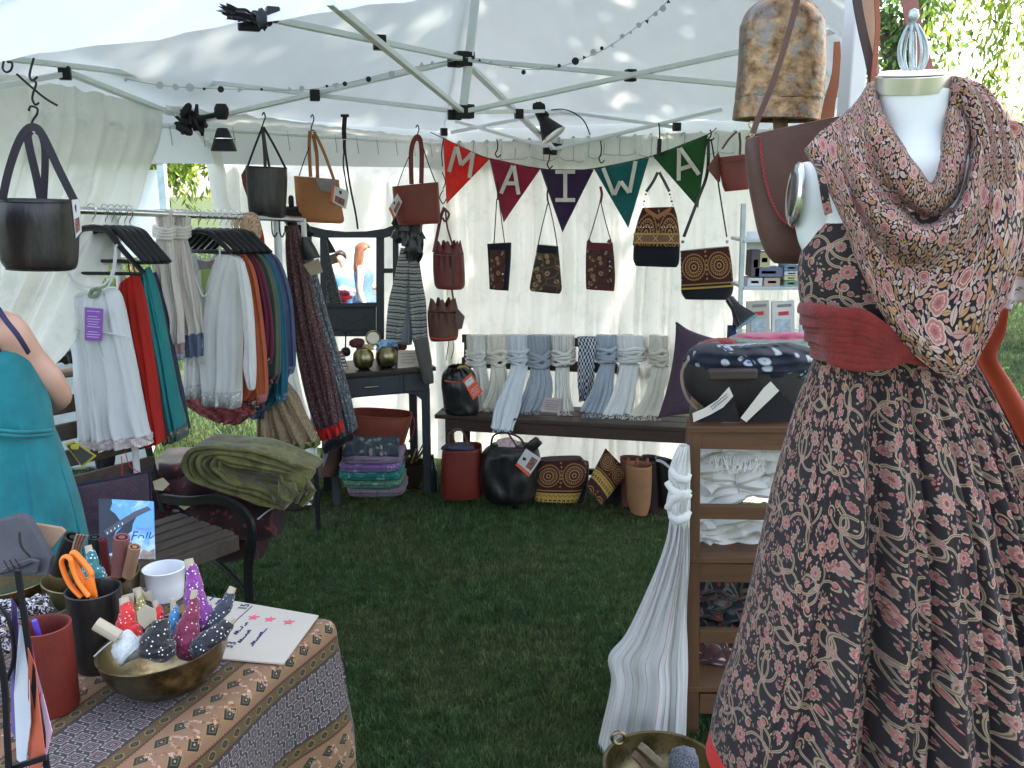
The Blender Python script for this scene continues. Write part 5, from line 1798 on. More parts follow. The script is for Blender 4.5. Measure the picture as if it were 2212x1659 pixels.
 def hf(u, v):
  th = 2 * math.pi * u
  ph = v * 1.95
  fr = max(0, -math.sin(th))                      # towards the face
  ph *= (1 - .42 * fr)
  q = Vector((math.cos(th) * math.sin(ph) * .092, math.sin(th) * math.sin(ph) * .108 + .008, math.cos(ph) * .098))
  q *= 1 + .03 * mnoise.noise(Vector((th * 3, ph * 8, 0)))
  return hc + (X_ * q.x + Y_ * q.y + Z_ * (q.z + .012)) * k
 mb.grid(hf, 40, 14, closed=True)
 hr = mb.build('hair', hair_mat, root, solid=.006, angle=180)
 if hair_long:
  rr = random.Random(label)
  for q in range(26):
   a = math.pi * (q / 25) * 1.15 - .24
   c0 = hc + (X_ * (math.cos(a) * .085) + Y_ * (math.sin(a) * .085 + .01) + Z_ * .03) * k
   c1 = hc + (X_ * (math.cos(a) * .105) + Y_ * (math.sin(a) * .10 + .02) - Z_ * .10) * k
   c2 = hc + (X_ * (math.cos(a) * .12 + rr.uniform(-.01, .01)) + Y_ * (math.sin(a) * .10 + .03) - Z_ * .22) * k
   c3 = c2 + (X_ * rr.uniform(-.02, .02) - Z_ * rr.uniform(.08, .16)) * k
   MB().tube(smooth([c0, c1, c2, c3], 4), [.016 * k * (1 - .6 * i / 12) for i in range(13)], 7).build('lock', hair_mat, root)
 return root, w, (X_, Y_, Z_), k

TEAL = M('teal cotton', (.012, .18, .21), rough=.8, var=.2, vs=14, bump=.6, bs=180, sheen=.15)
pd = 2.15
pb = P(-72, 935, pd)
wrz, wh_ = math.radians(168), 1.57
WMi = (Matrix.Translation((pb.x, pb.y, 0)) @ Matrix.Rotation(wrz, 4, 'Z')).inverted()
def wloc(x, y, d, s):
 q = WMi @ P(x, y, d)
 kk = wh_ / 1.68
 return (q.x / kk * s, q.y / kk, q.z / kk)
wom, ww, wax, wk = person('woman in a teal sun dress seen from behind with her hand on her hip', (pb.x, pb.y, 0), wrz, wh_,
 ([wloc(56, 768, 2.17, -1), wloc(108, 818, 2.20, -1), wloc(133, 858, 2.25, -1), wloc(78, 892, 2.42, -1)], [(.22, .01, 1.25), (.30, .03, 1.16), (.33, .05, 1.09), (.20, -.10, 1.02)]), HAIR, hair_long=False)
mb = MB()
loft(mb, [(-150, 812, 56, 742, .6), (-170, 800, 66, 770, .85), (-178, 836, 84, 826, 1.0), (-176, 880, 98, 874, 1.0), (-172, 925, 107, 922, .96), (-172, 940, 110, 938, .96), (-182, 965, 118, 962, 1.05), (-200, 1010, 132, 1006, 1.2), (-215, 1070, 150, 1066, 1.35), (-228, 1130, 165, 1124, 1.5),
    (-245, 1220, 184, 1215, 1.6), (-262, 1330, 204, 1325, 1.7), (-275, 1420, 218, 1415, 1.75)], pd, .118, n=200, e=2.1, folds=(lambda f1: (lambda u, v: f1(u, v) * (0.15 if v < .3 else .35 + 1.3 * (v - .3))))(Folds(9, .018, 6)), uvw=.8)
mb.build('dress', TEAL, wom, solid=.002, angle=180)
MB().tube(smooth(pxp([(-6, 664, pd - .03), (14, 694, pd - .085), (38, 724, pd - .10), (62, 762, pd - .07)], pd), 6), .007, 8, flat=.5).build('strap', M('navy strap', (.03, .03, .08), rough=.7), wom)
mb = MB()
for k in range(2):
 MB().tube(smooth([P(-170 + 283 * i / 10, 930 + k * 9 + 3 * math.sin(i), pd - .122 * math.sin(math.pi * min(1, max(0, (i + .3) / 10.6)))) for i in range(11)], 4), .0045, 8).build('waist_gather', TEAL, wom)

# ================================================================ garden bench, left
BW = M_wood('weathered slat', (.13, .10, .075), (.055, .04, .032), 'Y', rough=.75)
b0, b1 = G(510, 1150, .42), G(250, 1243, .42)                  # front edge of the seat, far end then near end
bdir = (b1 - b0).normalized()
bback = Vector((bdir.y, -bdir.x, 0))
if bback.x > 0:
 bback = -bback
bench = thing('garden_bench', 'weathered slatted garden bench with a curved iron arm behind the near table', 'bench', tuple(b0.xy) + (0,))
BL = 1.25
for k in range(5):
 o = b0 + bback * (.035 + k * .068)
 MB().beam(o + Vector((0, 0, -.01)), o + bdir * BL + Vector((0, 0, -.01)), .05, .02).build('seat_slat', BW, bench, bevel=.003)
MB().beam(b0 - bback * .005 + Vector((0, 0, -.035)), b0 - bback * .005 + bdir * BL + Vector((0, 0, -.035)), .02, .055).build('apron', BW, bench, bevel=.003)
lean_ = bback * .12
for k, z in enumerate((.58, .67, .76, .85)):
 o = b0 + bback * (.44 + .12 * (z - .42) / .45) + Vector((0, 0, z - .42))
 MB().beam(o, o + bdir * BL, .018, .06, up=(0, 0, 1)).build('back_slat', BW, bench, bevel=.003)
o = b0 + bback * .57 + Vector((0, 0, .52))
crest = [o + bdir * t * BL + Vector((0, 0, .02 * math.sin(t * math.pi * 2))) for t in np.linspace(0, 1, 11)]
MB().tube(crest, .026, 10, flat=.7).build('crest_rail', M_wood('pale crest wood', (.34, .26, .18), (.2, .14, .1), 'Y'), bench)
for e_ in (0.0, BL):
 q = b0 + bdir * e_
 f0 = q - bback * .02
 arm = smooth([q + bback * .46 + Vector((0, 0, .03)), q + bback * .28 + Vector((0, 0, .055)), q + bback * .10 + Vector((0, 0, .10)), q - bback * .02 + Vector((0, 0, .095)), q - bback * .080 + Vector((0, 0, .06)), q - bback * .085 + Vector((0, 0, -.01)), q - bback * .055 + Vector((0, 0, -.12)),
      q - bback * .05 + Vector((0, 0, -.28)), q - bback * .075 + Vector((0, 0, -.415))], 5)
 MB().strap(arm, .034, .016, face=bdir.cross(Vector((0, 0, 1))) * 0 + bdir).build('arm', IRON, bench, bevel=.002)
 MB().tube(smooth([q + bback * .36 + Vector((0, 0, .0)), q + bback * .40 + Vector((0, 0, -.2)), q + bback * .50 + Vector((0, 0, -.41))], 5), .014, 8).build('leg', IRON, bench)
 MB().tube(smooth([q + bback * .44 + Vector((0, 0, -.02)), q + bback * .50 + Vector((0, 0, .2)), q + bback * .57 + Vector((0, 0, .5))], 5), .013, 8).build('back_iron', IRON, bench)
 MB().tube(smooth([q - bback * .05 + Vector((0, 0, -.22)), q + bback * .15 + Vector((0, 0, -.14)), q + bback * .40 + Vector((0, 0, -.22))], 5), .009, 8).build('stretcher', IRON, bench)

# cushion, magazine
def pillow_px(name, label, cat, corners, d, thick, mat, uvs=.5, pin=.10, seed=0, rough_=0.006, parts=None, group=None):
 """corners px: tl, tr, br, bl with depth each"""
 TL, TR, BR, BL_ = [P(*c_) for c_ in corners]
 cen = (TL + TR + BR + BL_) / 4
 root = thing(name, label, cat, tuple(cen), group)
 n = (TR - TL).cross(BL_ - TL).normalized()
 if n.dot(cen - CAMP) > 0:
  n = -n
 def f(sgn):
  def g(u, v):
   a, b = 2 * u - 1, 2 * v - 1
   a2 = a * (1 - pin * (1 - b * b) * abs(a) ** 2)
   b2 = b * (1 - pin * (1 - a * a) * abs(b) ** 2)
   p = TL.lerp(TR, (a2 + 1) / 2).lerp(BL_.lerp(BR, (a2 + 1) / 2), (b2 + 1) / 2)
   h = max(0, (1 - abs(a) ** 2.2)) ** .55 * max(0, (1 - abs(b) ** 2.2)) ** .55
   return p + n * sgn * (thick / 2 * h + rough_ * mnoise.noise(Vector((a * 4 + seed, b * 4, 1))) * h)
  return g
 w, hh = (TR - TL).length, (BL_ - TL).length
 mb = MB()
 mb.grid(f(1), 30, 30, uvf=lambda u, v: (u * w, -v * hh))
 mb.grid(f(-1), 30, 30, uvf=lambda u, v: (u * w, -v * hh))
 mb.build('cushion' if parts is None else parts, mat, root, angle=180)
 return root, (TL, TR, BR, BL_, n)
WOVEN = M_print('woven plum', (.06, .035, .05), (.12, .045, .05), (.035, .04, .07), 150)
cu1, cc1 = pillow_px('cushion', 'plum woven cushion with navy binding standing on the garden bench', 'cushion', [(163, 1048, 2.78), (322, 1018, 2.95), (330, 1160, 2.93), (170, 1182, 2.76)], 0, .10, WOVEN, pin=.03)
MB().tube([cc1[0], cc1[0].lerp(cc1[1], .5) + Vector((0, 0, -.004)), cc1[1], cc1[2]], .006, 8).build('binding', M('navy binding', (.02, .02, .05), rough=.8), cu1)
MB().tube([cc1[0], cc1[0].lerp(cc1[3], .5), cc1[3]], .006, 8).build('side_binding', M('red binding', (.35, .03, .03), rough=.8), cu1)

mag = thing('magazine', 'folk music programme with a guitarist silhouette on its blue cover', 'magazine', tuple(P(270, 1200, 2.0)))
MC = [P(213, 1077, 2.02), P(331, 1083, 2.0), P(334, 1208, 1.90), P(216, 1204, 1.92)]
u_, v_ = (MC[1] - MC[0]), (MC[3] - MC[0])
mn = u_.cross(v_).normalized()
if mn.dot(MC[0] - CAMP) > 0:
 mn = -mn
def MP_(x, y, o=0.0):
 p = MC[0].lerp(MC[1], x).lerp(MC[3].lerp(MC[2], x), y)
 return p + mn * o
MB().quadprism([MP_(0, 0), MP_(1, 0), MP_(1, 1), MP_(0, 1)], .004, n=-mn).build('cover', M('sky cover', (.16, .42, .80), rough=.35, var=.12, vs=12, bump=0, col2=(.55, .75, .9), c2s=14, c2t=.52), mag)
SILH = M('silhouette print', (.035, .045, .06), rough=.4, bump=0)
def flat(pts, name, mat, o=.0008):
 MB().quadprism([MP_(x, y, o) for x, y in pts], .0006, n=-mn).build(name, mat, mag)
flat([(0, 0), (.24, 0), (.25, .07), (.21, .19), (.30, .25), (.37, .34), (.42, .42), (.36, .5), (.30, .56), (.28, .62), (0.28, .9), (.1, .95), (0, .96)], 'figure_print', SILH)
flat([(.08, .56), (.40, .36), (.66, .20), (.90, .10), (.96, .15), (.72, .27), (.46, .45), (.14, .64)], 'guitar_neck_print', M('fretboard print', (.10, .10, .12), rough=.4, bump=0), .0014)
flat([(.30, .60), (.46, .44), (.60, .30), (.68, .30), (.62, .42), (.60, .54), (.52, .60), (.40, .62)], 'arm_print', SILH, .001)
flat([(.72, .93), (.80, .84), (.90, .88), (1, .82), (1, 1), (.74, 1)], 'photo_print', M('photo print', (.40, .30, .24), rough=.5, vs=60, var=.6, bump=0))
for q in range(5):
 x, y = .14 + .07 * q, .585 - .043 * q
 flat([(x, y), (x + .018, y - .012), (x + .026, y + .02), (x + .008, y + .032)], 'fret_dot', M('fret dot', (.7, .8, .85), bump=0), .002)
PURP = M('violet print', (.08, .04, .22), rough=.5, bump=0)
tx = (MC[1] - MC[0]).normalized()
ty = -(v_ - tx * v_.dot(tx)).normalized()
hh = v_.length
text('Folk', MP_(.56, .70), tx, ty, hh * .22, M('navy print', (.02, .07, .22), rough=.5, bump=0), mag)
text('Music', MP_(.42, .85), tx, ty, hh * .17, PURP, mag)
text('Festival', MP_(.66, .52), tx, ty, hh * .085, M('pale violet print', (.25, .25, .6), rough=.5, bump=0), mag)

# rugs and blanket on the ground beyond the bench
RUG = M_print('dark red kilim', (.035, .01, .012), (.13, .022, .018), (.02, .015, .02), 26, c3=(.20, .07, .03))
rug = thing('rolled_rug', 'pile of dark red patterned rugs beyond the end of the garden bench', 'rug', tuple(G(470, 1150, 0).xy) + (0,))
for k, (x0, x1, y, rr, d, fl_) in enumerate(((320, 600, 1128, .095, 3.35, 1.0), (322, 590, 1060, .10, 3.40, 1.0), (345, 560, 1022, .055, 3.42, .9), (330, 560, 1165, .10, 3.5, 1.0))):
 pts = [P(x0 + (x1 - x0) * t, y + 6 * math.sin(t * 5 + k), d + .03 * math.sin(t * 4)) for t in np.linspace(0, 1, 9)]
 ps = smooth(pts, 4)
 n_ = len(ps)
 mb = MB().tube(ps, [rr * (1 + .12 * math.sin(i * .5 + k)) * (1 - .25 * (i / n_) ** 6) for i in range(n_)], 24, flat=.85, up=(0, 0, 1))
 mb.build('roll', RUG, rug)
o = MB().box((rug.location.x - .05, rug.location.y + .45, .12), (.75, .4, .24), rz=.1).build('low_chest', M_wood('dark chest', (.04, .03, .025), (.02, .015, .012), 'X'), bevel=.01)
tag(o, 'low dark chest carrying the pile of dark red rugs', 'chest')
for k, (pts) in enumerate(([(330, 1040), (352, 1032), (366, 1046), (352, 1060), (334, 1058)], [(386, 1093), (402, 1090), (410, 1094), (398, 1102)], [(408, 1118), (416, 1116), (418, 1148), (408, 1150)])):
 o = MB().quadprism(pxp(pts, 3.22), .002).build('paper_scrap', M('cream scrap', (.5, .45, .3), rough=.8))
 tag(o, ('crumpled cream paper at the left corner of the rugs', 'small white triangle of paper on the rugs', 'narrow yellow tag hanging from the rugs')[k], 'paper')
OLV = M('olive blanket', (.15, .14, .045), rough=.95, var=.3, vs=26, bump=1.0, bs=75, sheen=.3, col2=(.08, .08, .028), c2s=18, c2t=.54)
bl = thing('folded_blanket', 'thick olive green blanket folded and rolled on top of the dark red rugs', 'blanket', tuple(P(520, 1050, 3.3)))
def sheetpx(name, centre, d0, d1, thick, mat, root, wob=.004, n=14):
 """a thick folded layer: centre line in px seen end-on, running back from d0 to d1"""
 A = smooth([P(x, y, d0) for x, y in centre], 6)
 B = smooth([P(x + 14, y - 4, d0) + Vector((0, d1 - d0, 0)) for x, y in centre], 6)
 m = len(A)
 vs, fs, uv = [], [], []
 nn = []
 for i in range(m):
  t = (A[min(i + 1, m - 1)] - A[max(i - 1, 0)]).normalized()
  nn.append(Vector((-t.z, 0, t.x)).normalized())
 ring = 2 * m
 for j in range(n + 1):
  v = j / n
  e = thick / 2 * (1 if 0 < j < n else .55)
  row1 = [A[i].lerp(B[i], v) + nn[i] * (e + wob * mnoise.noise(A[i] * 14 + Vector((0, v * 4, 0)))) for i in range(m)]
  row2 = [A[i].lerp(B[i], v) - nn[i] * (e + wob * mnoise.noise(A[i] * 12 + Vector((3, v * 4, 0)))) for i in range(m)]
  vs += row1 + row2[::-1]
  uv += [(i * .01, v * .3) for i in range(ring)]
 for j in range(n):
  for i in range(ring):
   a, b = j * ring + i, j * ring + (i + 1) % ring
   fs.append((a, b, b + ring, a + ring))
 for j in (0, n):
  for i in range(m - 1):
   q = (j * ring + i, j * ring + i + 1, j * ring + ring - 2 - i, j * ring + ring - 1 - i)
   fs.append(q if j else q[::-1])
 MB().add(vs, fs, uv).build(name, mat, root, angle=180)
for q in range(6):
 s_ = 1 - .165 * q
 cx0 = 446 + 7 * q
 pth = [(612 - 6 * q, 1014 + 46 * s_ + 44), (560, 1012 + 46 * s_ + 32), (500, 1010 + 45 * s_ + 14), (cx0, 1008 + 42 * s_), (cx0 - 38 * s_, 1002 + 26 * s_), (cx0 - 52 * s_, 996), (cx0 - 40 * s_, 992 - 26 * s_), (cx0, 996 - 44 * s_), (500, 1004 - 48 * s_), (560, 1018 - 48 * s_), (620 + 4 * q, 1040 - 48 * s_), (668 - 9 * q, 1062 - 46 * s_ + 3 * q)]
 pth = [(x + 1.5 * math.sin(i * 2.3 + q * 1.7), 1012 + (y - 1004) * .88 + 2.5 * math.sin(i * 1.9 + q)) for i, (x, y) in enumerate(pth)]
 sheetpx('fold_layer', pth, 3.19 + .012 * (q % 2), 3.34, .013, OLV, bl, wob=.005)
for q, tri in enumerate(([(596, 1000), (640, 1004), (682, 1018), (662, 1046), (640, 1092), (612, 1046)], [(580, 1046), (612, 1052), (628, 1066), (614, 1094), (596, 1082)], [(628, 1012), (664, 1030), (686, 1056), (662, 1062), (636, 1048)], [(606, 1030), (640, 1040), (650, 1062), (628, 1082), (606, 1062)])):
 c_ = sum((P(x, y, 3.18) for x, y in tri), Vector()) / len(tri)
 mb = MB()
 mb.grid(lambda u, v: (lambda a: P(tri[0][0], tri[0][1], 3.24).lerp(P(*[tri[int(a) + 1][i_] + (tri[int(a) + 2][i_] - tri[int(a) + 1][i_]) * (a % 1) for i_ in (0, 1)], 3.17), v))(min(u * (len(tri) - 2), len(tri) - 2.001)) + Vector((0, .014 * math.sin(u * 9 + q) * v - .02 * q * .4, 0)), 30, 12)
 mb.build('draped_corner', OLV, bl, solid=.009, angle=180)
MB().tube(smooth(pxp([(644, 1040), (668, 1046), (672, 1066), (650, 1090)], 3.2), 5), .012, 8).build('tuck', OLV, bl)
cl = thing('clamp_lamp', 'small dark clamp lamp with a white bulb lying on the grass beside the olive blanket', 'lamp', tuple(G(655, 1095, 0)))
MB().lathe([(.012, 0), (.035, .05), (.037, .052), (.03, .05)], P(640, 1082, 3.35), 20, axis=(.8, -.3, .35)).build('shade', BLACKP, cl)
MB().blob(P(668, 1072, 3.3), (.032, .032, .032), e=2, n=16).build('bulb', ENAMEL, cl)
MB().blob(P(662, 1090, 3.32), (.04, .02, .02), e=2.5, n=12).build('clamp', CHROME, cl)
MB().tube(smooth(pxp([(556, 1122, 3.2), (585, 1100, 3.25), (620, 1088, 3.3)], 3), 5), .003, 6).build('cable', CORD, cl)

# ================================================================ clothes rail and the clothes
rk0, rk1 = P(166, 454, 3.02), P(652, 474, 4.0)
rack = thing('clothes_rail', 'chrome clothes rail running along the open left side of the tent', 'rack', tuple(rk0.xy) + (0,))
MB().tube([rk0, rk1], .0125, 14).build('rail', CHROME, rack)
for t in (.09, .985):
 q = rk0.lerp(rk1, t) + Vector((0, .08, 0))
 MB().tube([q, Vector((q.x, q.y, .34 if t > .5 else .03))], .012, 12).build('upright', WHITE, rack)
 MB().tube([Vector((q.x, q.y, .34)), Vector((q.x, q.y, .0))], .0125, 12).build('lower_upright', BLACKP, rack)
 MB().tube([Vector((q.x - .12, q.y - .2, .02)), Vector((q.x + .12, q.y + .2, .02))], .014, 10).build('foot', BLACKP, rack) if t < .5 else None
q = rk0.lerp(rk1, .9)
MB().tube([P(598, 470, q.y), P(602, 560, q.y), P(604, 620, q.y)], .016, 12).build('white_post', WHITE, rack)
rdir = (rk1 - rk0).normalized()
def rail_at(x):
 """point of the rail seen at column x, by bisection"""
 lo, hi = 0.0, 1.0
 for _ in range(40):
  m = (lo + hi) / 2
  p = rk0.lerp(rk1, m)
  px = PW / 2 + p.x / (p.y * CP - (p.z - CAM_H) * SP) * FPX
  if px < x:
   lo = m
  else:
   hi = m
 return rk0.lerp(rk1, lo)
HANG = M('hanger black', (.010, .010, .013), rough=.35, var=.2, bump=.05)
hooksn = [0]
def hanger(x, w=.20, drop=.075, yaw=0.0, label=None, barr=True, hook=True, lab2='black plastic hanger'):
 p = rail_at(x)
 root = thing('hanger', label, 'hanger', tuple(p), 'black clothes hangers on the rail')
 side = Vector((math.cos(yaw), math.sin(yaw), 0))
 hk = smooth([p + Vector((0, 0, .016)) - side * .014, p + Vector((0, 0, .024)), p + side * .016 + Vector((0, 0, .014)), p + side * .013 + Vector((0, 0, -.012)), p + Vector((0, 0, -.028)), p + Vector((0, 0, -.05))], 4)
 MB().tube(hk, .0022, 6).build('hook', CHROME, root)
 c_ = p + Vector((0, 0, -.055))
 for s in (-1, 1):
  pts = smooth([c_ - side * .004 * s, c_ + side * s * .05 + Vector((0, 0, -.010)), c_ + side * s * w * .55 + Vector((0, 0, -drop * .5)), c_ + side * s * w + Vector((0, 0, -drop - .02))], 5)
  MB().tube(pts, [.019 - .007 * i / 15 for i in range(16)], 10, flat=.6, up=(0, 0, 1)).build('shoulder', HANG, root)
 MB().tube([c_ - side * w * .96 + Vector((0, 0, -drop - .022)), c_ + side * w * .96 + Vector((0, 0, -drop - .022))], .006, 8).build('bar', HANG, root)
 return root, c_, side
YAW = -.12
hl = [(198, 'first black hanger holding the white camisole'), (226, 'black hanger holding the red sundress'), (240, 'black hanger holding the teal sundress'), (254, 'black hanger holding the navy sundress'), (268, 'empty black hanger, last of the bunch behind the sundresses'), (279, 'black hanger close to the cream scarves')]
for i, (x, lab) in enumerate(hl):
 hanger(x, w=.165, drop=.13 if i == 0 else .09, yaw=YAW - .30 * (i > 0), label=lab)
for i, (x, lab) in enumerate(((428, 'foremost hanger under the white blouse'), (446, 'hanger under the coral tunic'), (460, 'hanger under the plum tunic'), (474, 'hanger under the grey green tunic'), (488, 'hanger under the teal blue tunic'), (503, 'hanger under the slate blue tunic'), (516, 'last hanger of the tunics, next to the straw hat'))):
 hanger(x, w=.15, drop=.06, yaw=-.45, label=lab)

def garment(name, label, cat, rows, d, thick, mat, nf=6, amp=.012, seed=0, group=None, e=2.3, uvw=None, n=110, lean=0.0, fg=(.25, 1.1), parts='body', solid=.0012, sway=.006):
 root = thing(name, label, cat, tuple(P((rows[0][0] + rows[0][2]) / 2, rows[0][1], d if not isinstance(d, tuple) else sum(d) / 2)), group)
 mb = MB()
 loft(mb, rows, d, thick, n=n, e=e, folds=Folds(nf, amp, seed, sharp=1.2), fold_grow=fg, uvw=uvw, seed=seed, lean=lean, sway=sway)
 mb.build(parts, mat, root, solid=solid, angle=180)
 return root
def cotton(name, col, thru=.22, **kw):
 a = dict(rough=.88, var=.16, vs=18, bump=.7, bs=150, sheen=.12, thru=thru, stretch=(1, 1, .35))
 a.update(kw)
 return M(name, col, **a)
WCOT = cotton('white crinkle cotton', (.80, .82, .82), var=.05, bump=.9, thru=.3)
LACE = M_print('lace trim', (.55, .48, .46), (.75, .72, .70), (.42, .34, .33), 140)
d1 = rail_at(198).y - .02
g = garment('camisole', 'white crinkled cotton camisole dress with thin straps at the front of the rail', 'dress', [(160, 640, 250, 622, .5), (152, 662, 262, 640, .8), (150, 720, 278, 700, 1.0), (158, 780, 292, 770, 1.0), (163, 850, 304, 842, 1.1), (168, 910, 317, 902, 1.2), (172, 950, 326, 938, 1.25)], d1, .045, WCOT, nf=8, amp=.012, seed=3, uvw=.5)
mb = MB()
loft(mb, [(172, 948, 326, 937, 1.25), (174, 960, 328, 950, 1.28), (176, 968, 330, 957, 1.3)], d1, .046, n=110, e=2.3, folds=Folds(8, .012, 3, sharp=1.2), fold_grow=(1.1, 1.1), uvw=.5)
mb.build('lace_hem', LACE, g, solid=.0012, angle=180)
def px_tube(pts, d, r_, name, mat, root, n=8):
 MB().tube(smooth(pxp(pts, d), 6), r_, n).build(name, mat, root)
dd = d1 - .02
px_tube([(134, 560), (148, 590), (170, 612), (200, 620), (228, 612), (243, 585), (249, 540), (253, 528)], dd, .0035, 'strap', WCOT, g)
px_tube([(138, 566), (156, 606), (180, 628), (204, 632), (232, 620), (246, 590), (252, 545)], dd, .003, 'strap', WCOT, g)
px_tube([(160, 642), (180, 630), (205, 634), (235, 622), (250, 622)], dd - .02, .004, 'neckline', WCOT, g)
px_tube([(206, 650), (212, 690), (208, 730), (216, 760), (228, 790), (222, 770)], dd - .035, .0015, 'tie', WCOT, g, 5)
px_tube([(152, 705), (200, 716), (250, 722), (284, 730)], dd - .03, .003, 'waist_seam', WCOT, g)
px_tube([(196, 628), (214, 624), (210, 638), (194, 640), (197, 630)], dd - .03, .006, 'neck_label', M('sage label', (.18, .22, .16)), g)
tagp = thing('swing_tag', 'purple printed swing tag on the white camisole', 'tag', tuple(P(203, 700, d1 - .07)))
tp = [P(x, y, d1 - .07) for x, y in ((183, 664), (223, 667), (220, 737), (183, 735))]
MB().quadprism(tp, .0015).build('card', M('purple card', (.26, .10, .42), rough=.6, var=.06, bump=0), tagp)
MB().quadprism([P(x, y, d1 - .066) for x, y in ((180, 663), (190, 663), (188, 732), (180, 731))], .001).build('back_card', PAPER, tagp)
LIL = M('lilac print', (.62, .5, .72), rough=.6, bump=0)
X1, Y1 = (tp[1] - tp[0]), (tp[3] - tp[0])
for k in range(11):
 if k in (1, 7):
  continue
 a = tp[0] + X1 * (.12 + .03 * (k % 3)) + Y1 * (.10 + k * .078) + Vector((0, -.001, 0))
 MB().beam(a, a + X1 * (.72 - .1 * ((k * 7) % 3)), .0012, .0022).build('print_line', LIL, tagp)
px_tube([(203, 664), (205, 652), (208, 640)], d1 - .07, .0008, 'string', CORD, tagp, 5)

RED = cotton('red cotton', (.45, .018, .012))
TEALC = cotton('teal voile', (.02, .22, .23), col2=(.03, .30, .30))
NAVYC = cotton('navy voile', (.02, .025, .07))
g2 = garment('sundress', 'red strappy sundress hanging behind the white camisole', 'dress', [(262, 612, 296, 590, .6), (258, 640, 306, 620, .9), (262, 700, 318, 672, 1.0), (280, 780, 332, 770, 1.0), (296, 860, 343, 852, 1.1), (312, 945, 356, 936, 1.2), (318, 962, 358, 950, 1.2)], d1 + .10, .05, RED, nf=5, amp=.012, seed=5)
for a in ((284, 558, 292, 592), (276, 562, 282, 600)):
 MB().strap(pxp([(a[0], a[1]), (a[2], a[3])], d1 + .06), .005, .002).build('strap', RED, g2)
g3 = garment('sundress', 'teal crinkled sundress with a printed hem next to the red one', 'dress', [(300, 600, 322, 576, .6), (298, 640, 336, 616, .9), (312, 720, 352, 690, 1.0), (330, 800, 370, 780, 1.0), (344, 880, 386, 862, 1.1), (356, 952, 402, 938, 1.2)], d1 + .17, .05, TEALC, nf=6, amp=.013, seed=7)
mb = MB()
loft(mb, [(352, 930, 398, 918, 1.2), (357, 956, 404, 942, 1.25)], d1 + .165, .053, n=60, e=2.3, folds=Folds(6, .013, 7), fold_grow=(1.1, 1.1))
mb.build('printed_hem', M_print('teal hem print', (.10, .10, .08), (.30, .28, .14), (.03, .10, .10), 60), g3, solid=.001, angle=180)
g4 = garment('sundress', 'narrow strip of a navy sundress behind the teal one', 'dress', [(326, 600, 334, 588, .6), (334, 660, 346, 640, 1.0), (356, 780, 372, 760, 1.0), (376, 880, 394, 868, 1.0), (388, 944, 404, 930, 1.1)], d1 + .24, .05, NAVYC, nf=4, amp=.01, seed=9)

# scarves tied over the rail
CREAM = M_stripe('cream rose stripe', [(0, (.80, .76, .69)), (.5, (.72, .62, .57)), (.54, (.80, .76, .69)), (.8, (.74, .58, .54)), (.9, (.80, .76, .69))], .07, thru=.3, wob=.002)
def tied(label, rows_top, knot, rows_tail, d, mat, group, seed=0, fr_=None, thick=.022, root_z=None, nf=5, amp=.009, ends=None, name='tied_scarf'):
 root = thing(name, label, 'scarf', tuple(P(knot[0], knot[1], d)), group)
 mb = MB()
 loft(mb, rows_top, d, thick, n=70, e=2.3, folds=Folds(nf, amp * .8, seed), fold_grow=(.5, 1), uvw=.22, seed=seed)
 mb.build('loop', mat, root, solid=.001, angle=180)
 x, y, w, h = knot
 k = m_per_px(y, d)
 for q in range(4):
  a = (-.34 + .22 * q) * h
  MB().tube(smooth([P(x - w / 2, y + a - h * .10, d + .01), P(x - w * .22, y + a + h * .08, d - thick * 1.1), P(x + w * .2, y + a + h * .14, d - thick * 1.15), P(x + w / 2, y + a - h * .02, d + .01)], 5), [h * .17 * k * (1 + .2 * math.sin(i + q)) for i in range(16)], 12, flat=.9).build('knot', mat, root)
 mb = MB()
 loft(mb, rows_tail, d - .008, thick, n=90, e=2.2, folds=Folds(nf, amp * 1.3, seed + 1), fold_grow=(.4, 1.2), uvw=.24, seed=seed, sway=.006)
 mb.build('tail', mat, root, solid=.001, angle=180)
 if ends:
  fringe(root, ends[0], ends[1], ends[2], d - .02, ends[3], ends[4], mat, seed)
 return root
ds = rail_at(365).y
gr1 = 'cream scarves tied over the clothes rail'
tied('cream scarf with faint rose stripes tied over the rail beside the sundresses', [(334, 452, 372, 452, .7), (336, 470, 372, 470, 1), (340, 492, 370, 492, .8)], (355, 502, 42, 30), [(340, 512, 370, 512, .7), (334, 570, 378, 565, 1), (340, 640, 388, 630, 1), (356, 700, 396, 690, 1), (362, 745, 398, 740, 1)], ds, CREAM, gr1, 3)
sf2 = tied('longer cream scarf with a blue and rose border tied beside the blouse', [(374, 452, 414, 452, .7), (374, 470, 412, 470, 1), (372, 492, 410, 492, .8)], (388, 500, 44, 30), [(374, 512, 402, 512, .7), (372, 570, 416, 565, 1), (378, 640, 428, 630, 1), (392, 700, 438, 695, 1), (398, 722, 440, 720, 1)], ds + .08, CREAM, gr1, 5)
mb = MB()
loft(mb, [(397, 720, 440, 718, 1), (400, 745, 441, 742, 1), (401, 770, 440, 768, 1)], ds + .07, .022, n=60, folds=Folds(5, .011, 6), fold_grow=(1, 1))
mb.build('blue_border', cotton('blue border', (.16, .20, .28)), sf2, solid=.001, angle=180)
fringe(sf2, 400, 440, 770, ds + .05, 26, .035, cotton('pale fringe', (.6, .6, .6)), 4)
sf3 = thing('tied_scarf', 'pale rose scarf ends with a lilac band hanging behind the cream scarves', 'scarf', tuple(P(380, 740, ds + .05)))
mb = MB()
loft(mb, [(364, 640, 386, 640, 1), (364, 720, 398, 716, 1), (366, 765, 398, 762, 1)], ds + .04, .015, n=60, folds=Folds(4, .008, 9))
mb.build('end', cotton('rose voile', (.55, .38, .38)), sf3, solid=.001, angle=180)
mb = MB()
